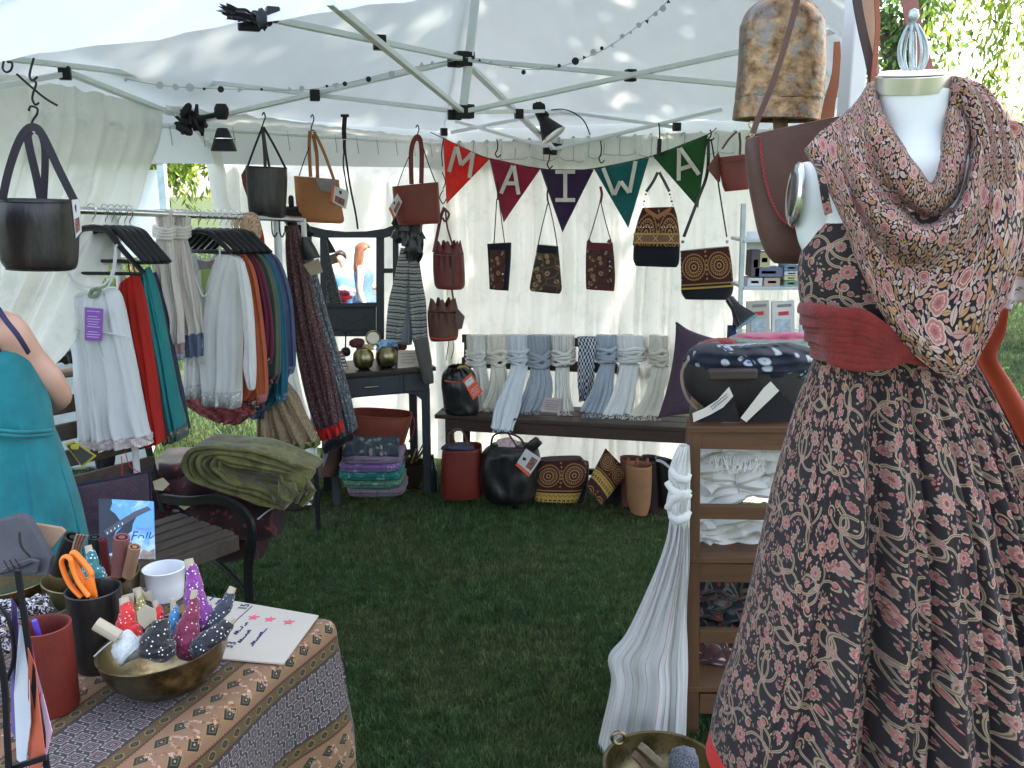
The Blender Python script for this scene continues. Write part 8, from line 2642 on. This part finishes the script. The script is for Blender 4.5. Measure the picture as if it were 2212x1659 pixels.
MB().quadprism(q4, .0015).build('card', ORANGE_TAG, tt)
MB().quadprism([q4[0].lerp(q4[1], .1).lerp(q4[3], .12) + Vector((0, -.001, 0)), q4[1].lerp(q4[0], .15).lerp(q4[2], .12) + Vector((0, -.001, 0)), q4[1].lerp(q4[2], .5).lerp(q4[0], .2) + Vector((0, -.001, 0)), q4[0].lerp(q4[3], .45).lerp(q4[1], .1) + Vector((0, -.001, 0))], .0006).build('picture', M('white picture', (.6, .6, .6), vs=80, var=.5, bump=0), tt)
lines_on([q4[0].lerp(q4[3], .5), q4[1].lerp(q4[2], .5), q4[2], q4[3]], tt, 4, 2, mat=WHITE)
cu2, cc2 = pillow_px('cushion', 'large dark woven cushion with a navy binding standing at the right end of the bench', 'cushion', [(1460, 697, 4.42), (1612, 738, 4.36), (1580, 906, 4.16), (1420, 905, 4.20)], 0, .13, WOVEN, pin=.12, seed=4)
MB().tube(smooth([cc2[0], cc2[0].lerp(cc2[1], .35) + Vector((0, 0, -.045)), cc2[0].lerp(cc2[1], .7) + Vector((0, 0, -.04)), cc2[1]], 5), .006, 8).build('binding', MATS['navy binding'], cu2)

# under the bench
rt = bag('tote_bag', 'red leather tote standing on the grass under the left end of the bench', [(957, 966, 1040, 963, .95), (954, 1000, 1042, 1000, 1), (953, 1040, 1043, 1040, 1), (955, 1068, 1040, 1068, .9)], 4.44, .09, LEATHER_RED, e=3,
   straps=[([(972, 968), (968, 945), (980, 928), (995, 928), (1006, 945), (1012, 966)], .009, LEATHER_BRN, 4.4), ([(988, 968), (978, 940), (986, 930)], .006, LEATHER_BRN, 4.46)])
MB().blob(P(990, 965, 4.44), (.15, .1, .03), e=3, bump=.4, n=18).build('stuffing', M('grey stuffing', (.06, .06, .09)), rt)
kb = bag('leather_bag', 'slouchy black leather bag with an orange edged tag under the bench', [(1064, 958, 1140, 962, .7), (1044, 975, 1162, 968, .95), (1036, 1000, 1168, 998, 1), (1036, 1040, 1166, 1036, 1), (1048, 1070, 1158, 1066, 1), (1066, 1082, 1136, 1082, .7)], 4.40, .11, LEATHER_BLK, e=2.2, open_=False,
   folds=lambda u, v: .018 * mnoise.noise(Vector((u * 5, v * 4, 3))), straps=[([(1060, 972), (1066, 942), (1090, 935), (1120, 944), (1136, 966)], .010, LEATHER_BLK, 4.32), ([(1096, 934), (1106, 948), (1118, 968)], .008, LEATHER_BLK, 4.28)])
MB().blob(P(1150, 962, 4.36), (.09, .05, .05), (Vector((.8, 0, .6)), Vector((0, 1, 0)), Vector((-.6, 0, .8))), bump=.5, n=16).build('corner', LEATHER_BLK, kb)
card_tag('large white tag with an orange edge on the slouchy black bag', [(1114, 1004), (1136, 969), (1169, 991), (1143, 1029)], 4.24)
o = MB().quadprism(pxp([(1072, 950), (1100, 944), (1126, 958), (1104, 970), (1078, 968)], 4.35), .004).build('tissue_card', M('pink and white print', (.55, .40, .38), vs=60, var=.5), angle=30)
tag(o, 'pale printed card poking out of the slouchy black bag', 'card')
b1 = bag('brocade_bag', 'brocade bag with two medallions standing upright on the grass', [(1164, 992, 1256, 988, .9), (1158, 1010, 1266, 1004, 1), (1155, 1040, 1264, 1040, 1), (1154, 1078, 1248, 1081, .95)], 4.38, .05, BRC_L, e=3, open_=False, uvw=.25)
sub(b1, [(1250, 1000, 1272, 1000, 1), (1246, 1040, 1270, 1040, 1), (1244, 1080, 1262, 1078, 1)], 4.42, .05, BLKV, 'black_side')
b2, c4 = pillow_px('brocade_bag', 'tilted brocade bag leaning on its corner beside the tan pouches', 'bag', [(1308, 968, 4.42), (1358, 1020, 4.36), (1300, 1092, 4.22), (1266, 1048, 4.28)], 0, .06, M_image('brocade tilted', IMG_BROC2, .18, size_y=.20), pin=0, parts='body')
sub(b2, [(1318, 1020, 1352, 1020, .8), (1300, 1050, 1356, 1050, 1), (1296, 1080, 1350, 1078, 1)], 4.44, .06, BLKV, 'black_back')
TANC = M('camel suede', (.26, .13, .06), rough=.8, var=.15)
tb = bag('suede_pouch', 'tall camel suede pouch with a gathered top at the right of the row', [(1353, 1002, 1407, 1004, .95), (1354, 1040, 1407, 1040, 1), (1356, 1080, 1404, 1084, 1), (1362, 1104, 1398, 1108, .85)], 4.22, .06, TANC, e=2.1)
for x in (1357, 1376, 1398):
 MB().blob(P(x, 997, 4.20), (.018, .018, .035), bump=.3, n=10).build('tie_end', M('russet tie', (.22, .07, .04)), tb)
bag('leather_pouch', 'brown leather pouch half hidden behind the camel one', [(1340, 988, 1392, 990, 1), (1342, 1040, 1388, 1040, 1), (1342, 1088, 1380, 1090, .9)], 4.38, .05, M('rust brown leather', (.15, .055, .03), rough=.5), e=2.4)
bag('leather_pouch', 'dark plum leather pouch right of the camel one', [(1386, 988, 1426, 990, 1), (1388, 1040, 1428, 1040, 1), (1392, 1100, 1426, 1102, .9)], 4.34, .06, M('plum leather', (.05, .025, .03), rough=.45), e=2.4)
bag('leather_pouch', 'black pouch with a pale strap at the end of the row by the white scarf', [(1416, 990, 1462, 1000, 1), (1420, 1040, 1466, 1040, 1), (1424, 1092, 1462, 1094, .9)], 4.30, .06, LEATHER_BLK, e=2.4, straps=[([(1418, 994), (1432, 998), (1446, 1010)], .012, M('pale strap', (.4, .4, .4)), 4.22)])

# under and beside the vanity
rb = bag('leather_bag', 'wide rust leather bag standing open under the vanity', [(756, 887, 890, 895, .9), (758, 910, 886, 915, 1), (764, 960, 872, 962, .95), (770, 1010, 858, 1014, .85)], 4.46, .10, M('rust open leather', (.17, .035, .02), rough=.6, var=.15), e=3)
MB().tube(smooth(pxp([(886, 893), (895, 910), (892, 935), (884, 955)], 4.46), 5), .005, 7).build('handle', M('rust open leather', (.2, .05, .03)), rb)
EMBR = M_print('navy embroidery', (.03, .045, .06), (.16, .20, .20), (.05, .07, .09), 24, c3=(.35, .22, .15))
for q, (x0, x1, y0_, y1_, mt, lab) in enumerate((
  (746, 872, 1054, 1076, M_print('grey rose quilt', (.14, .13, .16), (.30, .08, .10), (.09, .09, .12), 40), 'grey and rose folded quilt at the very bottom of the pile'),
  (737, 868, 1038, 1057, M_print('green sprig quilt', (.06, .16, .10), (.20, .30, .20), (.04, .10, .07), 60), 'leaf green folded quilt, second from the bottom of the pile'),
  (727, 865, 1020, 1040, M_print('teal quilt', (.008, .15, .12), (.10, .28, .26), (.006, .11, .09), 30), 'deep teal folded quilt in the middle of the pile'),
  (728, 863, 1002, 1022, M_print('violet quilt', (.20, .11, .27), (.34, .26, .42), (.14, .08, .22), 44), 'violet folded quilt above the teal one'),
  (736, 865, 983, 1004, M_print('lilac quilt', (.22, .17, .24), (.30, .15, .20), (.16, .12, .18), 70), 'greyed lilac folded quilt right under the embroidered one'))):
 d = 4.22
 k = m_per_px(1030, d)
 a_, b_ = P(x0, (y0_ + y1_) / 2, d), P(x1, (y0_ + y1_) / 2, d)
 root = thing('folded_quilt', lab, 'quilt', tuple((a_ + b_) / 2), 'folded quilts piled on the grass before the vanity')
 MB().blob((a_ + b_) / 2 + Vector((0, .13, 0)), ((x1 - x0) * k, .28, (y1_ - y0_) * k * 1.12), e=4.5, bump=.06, seed=q, n=44).build('layer', mt, root, angle=180)
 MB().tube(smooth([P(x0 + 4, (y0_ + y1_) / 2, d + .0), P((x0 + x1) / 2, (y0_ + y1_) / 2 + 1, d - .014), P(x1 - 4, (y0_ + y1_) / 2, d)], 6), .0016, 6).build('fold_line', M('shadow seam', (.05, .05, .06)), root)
tq = thing('embroidered_quilt', 'navy quilt with an embroidered band folded on top of the pile', 'quilt', tuple(P(800, 960, 4.25)))
mb = MB()
mb.grid(lambda u, v: P(740 + 122 * u + (14 * (1 - v) if u < .5 else 0) * (1 - 2 * u), 928 + 56 * v, 4.46 - .24 * v ** .8) + Vector((0, 0, .006 * mnoise.noise(Vector((u * 6, v * 5, 0))))), 40, 24, uvf=lambda u, v: (u * .3, v * .2))
mb.build('top_sheet', EMBR, tq, solid=.02, angle=180)
for u0, w_, col in ((.47, .055, (.22, .20, .22)), (.53, .04, (.07, .08, .08)), (.66, .05, (.28, .24, .18)), (.72, .03, (.05, .045, .07))):
 mb = MB()
 mb.grid(lambda u, v: P(740 + 122 * (u0 + w_ * u), 929 + 55 * v, 4.445 - .24 * v ** .8), 3, 16)
 mb.build('band', M('band quilt %.2f' % u0, col, rough=.9, vs=120, var=.5), tq, solid=.004, angle=180)
bag('leather_bag', 'dark brown leather bag behind the sand skirt and the pile of quilts', [(700, 950, 742, 946, .9), (694, 985, 740, 985, 1), (686, 1020, 728, 1024, .9)], 4.40, .06, LEATHER_BRN, e=3)
o = garment('black_cloth', 'black cloth lying on the left corner of the embroidered quilt', 'cloth', [(706, 950, 760, 934, .6), (696, 966, 764, 948, 1), (700, 980, 740, 962, .6)], 4.24, .03, BLKV, nf=3, amp=.008, seed=4)
o = MB().quadprism(pxp([(694, 950), (712, 944), (708, 985), (698, 1010)], 4.28), .004).build('grey_card', M('grey card', (.25, .25, .26)), angle=30)
tag(o, 'upright pale grey card beside the dark brown bag', 'card')
bk = thing('basket', 'dark wicker basket with pale stems behind the vanity leg', 'basket', tuple(P(890, 1000, 4.66)))
MB().lathe([(.05, 0), (.075, .06), (.09, .13), (.088, .135), (.07, .06)], (P(885, 1010, 4.7).x, 4.7, .01), 22).build('body', M('dark wicker', (.03, .02, .012), rough=.8, bump=1.2, bs=90), bk)
for k in range(10):
 a = k * .63
 c_ = P(885, 985, 4.7)
 MB().tube([c_ + Vector((.03 * math.cos(a), .03 * math.sin(a), -.03)), c_ + Vector((.10 * math.cos(a), .06 * math.sin(a), .05 + .03 * math.sin(k * 2.1)))], .004, 6).build('stem', M('straw stem %d' % (k % 2), ((.30, .27, .10), (.05, .03, .02))[k % 2]), bk)
bt = thing('bottle', 'slim black bottle standing on the grass right of the vanity leg', 'bottle', tuple(P(935, 1040, 4.6)))
q = P(934, 1038, 4.62)
MB().lathe([(0, 0), (.022, 0), (.024, .01), (.024, .13), (.012, .17), (.010, .20), (.012, .205), (0, .207)], (q.x, q.y, .005), 20).build('body', M('bottle glass', (.02, .025, .03), rough=.12, bump=0, spec=.6), bt)

# ================================================================ display right of the bench, behind the form
PL_ = M('grey acrylic', (.45, .50, .50), rough=.2, bump=0)
rkb = thing('display_rack', 'pale display rack with books and packets behind the satchel', 'rack', tuple(P(1660, 720, 3.6)))
def dp(pts, t, name, mat, d, root=rkb):
 return MB().quadprism(pxp(pts, d), t, n=Vector((0, 1, 0))).build(name, mat, root, bevel=.001, angle=30)
for x in (1606, 1742):
 MB().beam(P(x, 440, 3.62), Vector((P(x, 800, 3.62).x, 3.62, 0)), .016, .02, up=(0, 1, 0)).build('upright', PL_, rkb)
 MB().beam(P(x, 440, 3.80), Vector((P(x, 800, 3.80).x, 3.80, 0)), .016, .02, up=(0, 1, 0)).build('upright', PL_, rkb)
for y in (622, 730, 520):
 a_ = P(1604, y, 3.62); b_ = P(1760, y, 3.62)
 MB().box(((a_.x + b_.x) / 2, 3.71, a_.z), (b_.x - a_.x, .22, .012)).build('shelf', PL_, rkb, bevel=.002)
dp([(1613, 500), (1700, 500), (1700, 540), (1613, 540)], .004, 'header_card', M('pale header', (.62, .64, .66), rough=.6, bump=0), 3.7)
BOOK = [(1614, 1646, 600, 618, (.55, .55, .56), 'white boxed book at the left of the rack'), (1650, 1684, 600, 618, (.42, .32, .26), 'pale brown book beside the white boxed one'), (1630, 1690, 578, 598, (.12, .14, .22), 'navy book lying across the two lower ones'), (1624, 1640, 540, 598, (.10, .08, .09), 'dark upright book at the left of the rack'),
  (1640, 1662, 545, 578, (.42, .38, .22), 'yellow upright book on the rack'), (1694, 1722, 606, 618, (.18, .30, .22), 'green book at the bottom of the right pile'), (1694, 1722, 596, 605, (.60, .52, .25), 'cream book in the right pile'), (1694, 1724, 586, 595, (.55, .57, .58), 'pale book in the right pile'), (1694, 1724, 572, 585, (.16, .22, .30), 'blue book on top of the right pile')]
for x0, x1, y0_, y1_, col, lab in BOOK:
 k = m_per_px(y1_, 3.66)
 a_, b_ = P(x0, y0_, 3.66), P(x1, y1_, 3.66)
 bo = thing('book', lab, 'book', tuple((a_ + b_) / 2), 'books on the display rack')
 MB().box(((a_.x + b_.x) / 2, 3.70, (a_.z + b_.z) / 2), (b_.x - a_.x, .09, a_.z - b_.z)).build('cover', M('book ' + lab[:10] + str(x0), col, rough=.5, bump=0), bo, bevel=.002)
 MB().box(((a_.x + b_.x) / 2, 3.702, (a_.z + b_.z) / 2), ((b_.x - a_.x) * .5, .094, (a_.z - b_.z) * .3)).build('title_strip', M('red strip', (.5, .05, .05), bump=0) if y0_ in (600, 545) else PAPER, bo)
for k, (x0, x1, lab) in enumerate(((1614, 1662, 'pale seed packet with red lettering on the lower shelf'), (1668, 1716, 'white packet with a grey picture next to the pale one'))):
 pk_ = thing('packet', lab, 'packet', tuple(P(x0, 700, 3.64)))
 dp([(x0, 652), (x1, 650), (x1 + 1, 728), (x0, 728)], .02, 'body', M('packet %d' % k, ((.45, .42, .38), (.60, .58, .55))[k], rough=.35, var=.1, bump=.1), 3.64, pk_)
 dp([(x0 + 8, 690), (x1 - 8, 690), (x1 - 8, 722), (x0 + 8, 722)], .002, 'picture', M('grey blue picture', (.38, .44, .48), vs=40, var=.3, bump=0), 3.637, pk_)
 dp([(x0 + 14, 674), (x1 - 12, 672), (x1 - 12, 680), (x0 + 14, 682)], .002, 'lettering', M('red strip', (.5, .05, .05), bump=0), 3.637, pk_)
 dp([(x0 + 12, 658), (x1 - 6, 656), (x1 - 6, 662), (x0 + 12, 664)], .002, 'title', M('grey print', (.2, .2, .2), bump=0), 3.636, pk_)
cl2 = thing('clip_lamp', 'black clip lamp with a shiny cone shade above the dark cushion', 'lamp', tuple(P(1590, 720, 3.5)))
MB().lathe([(.012, -.055), (.018, -.05), (.020, -.01), (.048, .055), (.050, .060), (.046, .058)], P(1592, 668, 3.5), 28, axis=(.50, -.35, -.72)).build('shade', M('gloss black', (.015, .015, .02), rough=.15, bump=0, spec=.6), cl2)
MB().lathe([(.049, .058), (.052, .060), (.049, .064)], P(1592, 668, 3.5), 28, axis=(.50, -.35, -.72)).build('rim', M('blue rim', (.15, .3, .45), rough=.2, metal=.6, bump=0), cl2)
MB().tube([P(1586, 684, 3.52), P(1584, 740, 3.52), Vector((P(1584, 740, 3.52).x, 3.52, .78))], .006, 8).build('stem', IRON, cl2)
MB().box(P(1580, 728, 3.5), (.03, .03, .09)).build('clip', M('dark blue plastic', (.02, .03, .08)), cl2, bevel=.003)

# dark basket of printed cloth on top of the wooden shelf
SH = 2.62
bs_ = bag('basket', 'large dark leather basket with a wooden grip on top of the wooden shelf', [(1478, 782, 1765, 772, 1), (1476, 812, 1768, 808, 1), (1490, 850, 1755, 850, .95), (1530, 885, 1730, 885, .85), (1550, 905, 1715, 905, .7)], SH, .13, M('charcoal leather', (.03, .027, .026), rough=.55, var=.3, vs=6, bump=.5), e=2.3)
MB().tube(smooth(pxp([(1486, 778), (1474, 800), (1474, 830), (1486, 862), (1506, 884)], SH - .08), 5), .0045, 7).build('piping', M('tan piping', (.25, .19, .14)), bs_)
gp = P(1582, 808, SH - .15)
MB().box(gp, (.135, .03, .030), ax=(Vector((1, 0, .02)), Vector((0, 1, 0)), Vector((-.02, 0, 1)))).build('grip', M_wood('grip wood', (.07, .05, .04), (.04, .03, .025), 'X'), bs_, bevel=.006)
BBP = M_print('indigo splash print', (.012, .016, .026), (.38, .42, .44), (.015, .02, .035), 34, c3=(.05, .12, .30))
def heap(label, rows, d, thick, mat, seed, name='printed_cloth', amp=.014):
 root = thing(name, label, 'cloth', tuple(P((rows[-1][0] + rows[-1][2]) / 2, rows[-1][1], d)))
 mb = MB()
 loft(mb, rows, d, thick, n=120, e=2.2, folds=lambda u, v: amp * mnoise.noise(Vector((u * 9, v * 4, seed))) + .4 * amp * math.sin(v * 26 + u * 4), fold_grow=(1, 1), cap_top=True, cap_bot=True, steps=6)
 mb.build('heap', mat, root, angle=180)
 return root
heap('cream and rose quilt folded at the back of the basket', [(1600, 722, 1770, 722, .5), (1570, 734, 1775, 734, .9), (1562, 748, 1780, 750, 1), (1560, 764, 1780, 770, .9)], SH + .06, .10, M_stripe('rose cream bands', [(0, (.42, .10, .16)), (.25, (.62, .56, .46)), (.45, (.52, .22, .32)), (.6, (.66, .62, .54)), (.85, (.2, .26, .2))], .12, axis='v', wob=.02), 5, 'rose_quilt')
heap('indigo and white splashed cloth heaped in the dark basket', [(1540, 742, 1700, 738, .5), (1500, 752, 1760, 752, .9), (1484, 768, 1775, 772, 1), (1486, 785, 1772, 790, 1), (1500, 800, 1768, 806, .8)], SH - .01, .13, BBP, 2)
heap('brick red cloth showing at the left rim of the basket', [(1530, 738, 1590, 734, .6), (1505, 750, 1600, 748, 1), (1490, 764, 1590, 764, .9)], SH + .03, .09, cotton('brick cloth', (.28, .03, .025)), 3, 'red_cloth')
def tent_card(label, white, black, d, back=None):
 c = thing('tent_card', label, 'card', tuple(P(black[0][0], black[0][1], d)))
 MB().quadprism(pxp(white, d), .0015).build('face', PAPER, c)
 MB().quadprism(pxp(black, d + .01), .0015).build('reverse', M('black reverse', (.01, .01, .014), rough=.5), c)
 if back:
  MB().quadprism(pxp(back, d + .05), .0015).build('back_leaf', PAPER, c)
 return c
t1 = tent_card('curled white card with blue writing on the corner of the wooden shelf', [(1496, 893), (1522, 882), (1550, 864), (1575, 836), (1584, 856), (1562, 880), (1534, 896), (1498, 912)], [(1500, 911), (1534, 896), (1562, 880), (1584, 856), (1600, 912)], SD - .02, [(1560, 904), (1598, 906), (1602, 915), (1560, 914)])
lines_on(pxp([(1524, 884), (1574, 842), (1580, 856), (1534, 894)], SD - .022), t1, 2, 5)
tent_card('second white card standing open before the dark basket', [(1600, 903), (1650, 838), (1665, 824), (1683, 844), (1665, 862), (1612, 912)], [(1613, 912), (1665, 862), (1684, 845), (1722, 880), (1730, 912)], SD - .01, [(1684, 846), (1692, 852), (1722, 884), (1716, 890)])

# ================================================================ lamps and garlands under the roof
lp = thing('spot_lamp', 'black clamped spot lamp with a wide shade at the left of the frame', 'lamp', tuple(P(430, 255, 3.5)))
rr_ = random.Random(3)
MB().blob(P(416, 262, 3.52), (.10, .05, .05), bump=.6, n=16).build('clamp', BLACKP, lp)
for q in range(9):
 a = rr_.uniform(0, 6.28)
 c_ = P(415 + rr_.uniform(-12, 26), 256 + rr_.uniform(-8, 12), 3.5)
 MB().tube([c_, c_ + Vector((math.cos(a) * .055, rr_.uniform(-.03, .03), math.sin(a) * .05))], [.011, .006], 8).build('lever', BLACKP, lp)
MB().blob(P(402, 238, 3.48), (.03, .02, .06), (Vector((.8, 0, -.6)), Vector((0, 1, 0)), Vector((.6, 0, .8))), n=12).build('jaw', BLACKP, lp)
MB().blob(P(396, 278, 3.5), (.08, .03, .035), (Vector((.85, 0, -.5)), Vector((0, 1, 0)), Vector((.5, 0, .85))), n=12).build('jaw', BLACKP, lp)
MB().tube(pxp([(428, 256), (462, 249), (480, 244)], 3.47), .009, 8).build('arm', BLACKP, lp)
MB().lathe([(.018, -.02), (.026, 0), (.026, .02), (.018, .035)], P(479, 246, 3.47), 18).build('socket', BLACKP, lp)
MB().lathe([(.045, -.070), (.047, -.068), (.024, .0), (.018, .012), (0, .012)], P(481, 284, 3.45), 28).build('shade', BLACKP, lp)
MB().lathe([(.043, 0), (.047, .002), (.047, .005)], P(481, 302, 3.45), 28).build('shade_rim', CHROME, lp)
lp2 = thing('spot_lamp', 'black spot lamp with a cone shade clamped to the back truss', 'lamp', tuple(P(1180, 260, 4.5)))
MB().lathe([(.014, -.06), (.020, -.05), (.024, -.01), (.062, .075), (.064, .080), (.058, .078)], P(1176, 262, 4.5), 28, axis=(.5, -.2, -.75)).build('shade', BLACKP, lp2)
MB().lathe([(.061, .078), (.066, .080), (.062, .083)], P(1176, 262, 4.5), 28, axis=(.5, -.2, -.75)).build('shade_rim', CHROME, lp2)
MB().blob(P(1164, 232, 4.5), (.06, .04, .045), bump=.3, n=14).build('clamp', BLACKP, lp2)
MB().tube(smooth(pxp([(1170, 240), (1182, 248), (1172, 256)], 4.5), 5), .010, 8).build('joint', BLACKP, lp2)
MB().tube(smooth(pxp([(1190, 238), (1215, 236), (1240, 244), (1262, 262), (1275, 292)], 4.55), 5), .003, 6).build('cable', BLACK_CORD, lp2)
lp3 = thing('clamp', 'black clamp and glove shaped bracket at the top of the front truss', 'clamp', tuple(P(540, 36, 2.18)))
MB().blob(P(522, 33, 2.18), (.085, .03, .022), (Vector((.95, 0, -.2)), Vector((0, 1, 0)), Vector((.2, 0, .95))), bump=1.0, n=22).build('body', BLACKP, lp3)
MB().blob(P(566, 42, 2.16), (.022, .02, .04), bump=.4, n=14).build('knob', BLACKP, lp3)
def garland(label, path, charms, d, seed=0):
 root = thing('garland', label, 'garland', tuple(P(path[0][0], path[0][1], d)))
 MB().tube(smooth(pxp(path, d), 6), .0012, 5).build('string', CORD, root)
 for k, (x, y, r_, sh, dk) in enumerate(charms):
  c_ = P(x, y, d - .004)
  q = r_ * m_per_px(y, d)
  mt = M('charm dark', (.02, .025, .05), rough=.4, bump=0) if dk else M('charm shell', (.60, .64, .68), rough=.3, bump=0)
  n_ = 3 if sh else 12
  pts = [c_ + Vector((q * math.cos(2 * math.pi * i / n_ + .5 + k), .1 * q * math.sin(k), q * math.sin(2 * math.pi * i / n_ + .5 + k))) for i in range(n_)]
  MB().quadprism(pts, .002, n=Vector((0, 1, 0))).build('charm', mt, root, angle=30)
 return root
garland('string of shell discs and dark charms across the left truss', [(0, 124), (105, 136), (215, 158), (345, 184), (480, 192), (650, 194), (745, 180), (880, 148), (1000, 128)],
  [(58, 136, 4, 0, 1), (104, 136, 6, 0, 1), (124, 142, 3, 0, 1), (147, 146, 8, 0, 0), (214, 160, 8, 1, 1), (246, 167, 4, 0, 0), (271, 172, 4, 0, 0), (345, 184, 8, 0, 0), (379, 188, 7, 0, 0), (410, 189, 9, 0, 0), (441, 192, 3, 0, 1), (477, 193, 7, 0, 1), (517, 194, 7, 1, 0), (565, 193, 3, 0, 1),
   (626, 193, 6, 1, 0), (652, 191, 6, 0, 0), (706, 186, 3, 0, 1), (725, 184, 8, 1, 0), (745, 181, 5, 0, 1), (796, 171, 6, 0, 1), (846, 160, 7, 0, 0), (880, 152, 5, 0, 0), (911, 140, 7, 1, 0), (934, 136, 4, 0, 0)], 3.25)
garland('string of leaf shaped charms rising to the right under the roof', [(1006, 124), (1040, 134), (1130, 150), (1200, 146), (1245, 132), (1310, 104), (1370, 62), (1420, 24), (1450, -6)],
  [(1022, 124, 4, 0, 1), (1036, 130, 4, 1, 1), (1060, 136, 4, 0, 0), (1104, 144, 4, 1, 0), (1131, 156, 5, 0, 1), (1170, 148, 4, 1, 0), (1208, 142, 4, 0, 1), (1243, 132, 8, 0, 1), (1262, 124, 5, 1, 1), (1282, 113, 7, 0, 0), (1300, 104, 4, 0, 1), (1322, 98, 6, 1, 0), (1344, 78, 5, 0, 0), (1362, 70, 5, 1, 0), (1380, 54, 6, 0, 0), (1398, 46, 5, 1, 1), (1416, 30, 5, 0, 0), (1432, 18, 7, 0, 0), (1444, 4, 5, 1, 1)], 3.0)

# ================================================================ beyond the left side of the tent
q = P(140, 812, 5.2)
bx_ = thing('storage_bin', 'pale grey storage bin on the grass outside the left side panel', 'bin', (q.x, q.y, 0))
MB().box((q.x, q.y, .30), (.9, .5, .60), rz=.3).build('body', M('pale plastic', (.50, .56, .55), rough=.4, bump=.05), bx_, bevel=.03)
MB().box((q.x, q.y, .62), (.96, .56, .06), rz=.3).build('lid', M('pale plastic lid', (.46, .52, .52), rough=.4, bump=.05), bx_, bevel=.02)
o = MB().blob(P(138, 772, 5.0), (.16, .12, .14), e=2.4, bump=.5, n=18).build('black_rucksack', LEATHER_BLK)
tag(o, 'black rucksack standing on the pale storage bin', 'rucksack')
nt_ = thing('neighbour_canopy', 'neighbouring white canopy with pale leg seen through the left gap', 'canopy', tuple(P(330, 430, 9).xy) + (0,))
lc = P(352, 400, 9.0)
MB().box((lc.x, lc.y, 1.1), (.07, .07, 2.2)).build('leg', M('pale blue leg', (.50, .62, .66), rough=.5), nt_)
MB().quadprism([Vector((lc.x - 2.6, 9.4, .9)), Vector((lc.x - .06, 9.1, .9)), Vector((lc.x - .06, 9.1, 1.75)), Vector((lc.x - 2.6, 9.4, 1.75))], .02).build('side_sheet', WHITE_FAB, nt_)
mb = MB()
A0, B0, C0 = Vector((lc.x + .08, 8.95, 2.05)), Vector((lc.x - 3, 9.0, 2.05)), Vector((lc.x - 1.5, 10.5, 2.9))
mb.add([A0, B0, C0, Vector((lc.x + .08, 12, 2.05)), Vector((lc.x - 3, 12, 2.05))], [(0, 1, 2), (0, 2, 3), (1, 4, 2), (3, 2, 4)])
mb.add([A0, B0, B0 + Vector((0, 0, -.25)), A0 + Vector((0, 0, -.25))], [(0, 1, 2, 3)])
mb.build('roof', WHITE_FAB, nt_, solid=.004)
ft = thing('yellow_card', 'dark card with a yellow border leaning on the garden bench below the camisole', 'card', tuple(P(175, 970, 2.9)))
q4 = pxp([(140, 960), (158, 952), (208, 985), (178, 1010)], 2.9)
MB().quadprism(q4, .003).build('border', M('yellow border', (.5, .45, .05), bump=0), ft)
cc_ = sum(q4, Vector()) / 4
MB().quadprism([p.lerp(cc_, .16) + Vector((0, -.003, 0)) for p in q4], .001).build('face', M('dark face', (.06, .06, .055), bump=0), ft)
MB().blob(cc_ + Vector((-.01, -.006, .02)), (.03, .004, .02), n=10).build('emblem', M('yellow border', (.5, .45, .05)), ft)
for k, (pts, lab) in enumerate((([(262, 985), (264, 1010), (262, 1040)], 'straight red thread hanging below the sundresses'), ([(270, 975), (280, 1005), (300, 1020), (322, 1030)], 'curved red thread ending at the cushion corner'))):
 o = MB().tube(smooth(pxp(pts, 2.95), 5), .0016, 5).build('red_thread', M('red thread', (.5, .03, .04)))
 tag(o, lab, 'thread')
o = garment('dark_trousers', 'dark trousers hanging behind the hem of the white camisole', 'trousers', [(200, 965, 248, 960, .8), (208, 1000, 246, 1000, 1), (214, 1040, 240, 1042, .8)], 3.25, .03, M('charcoal cloth', (.02, .02, .024)), nf=2, amp=.006, seed=2)
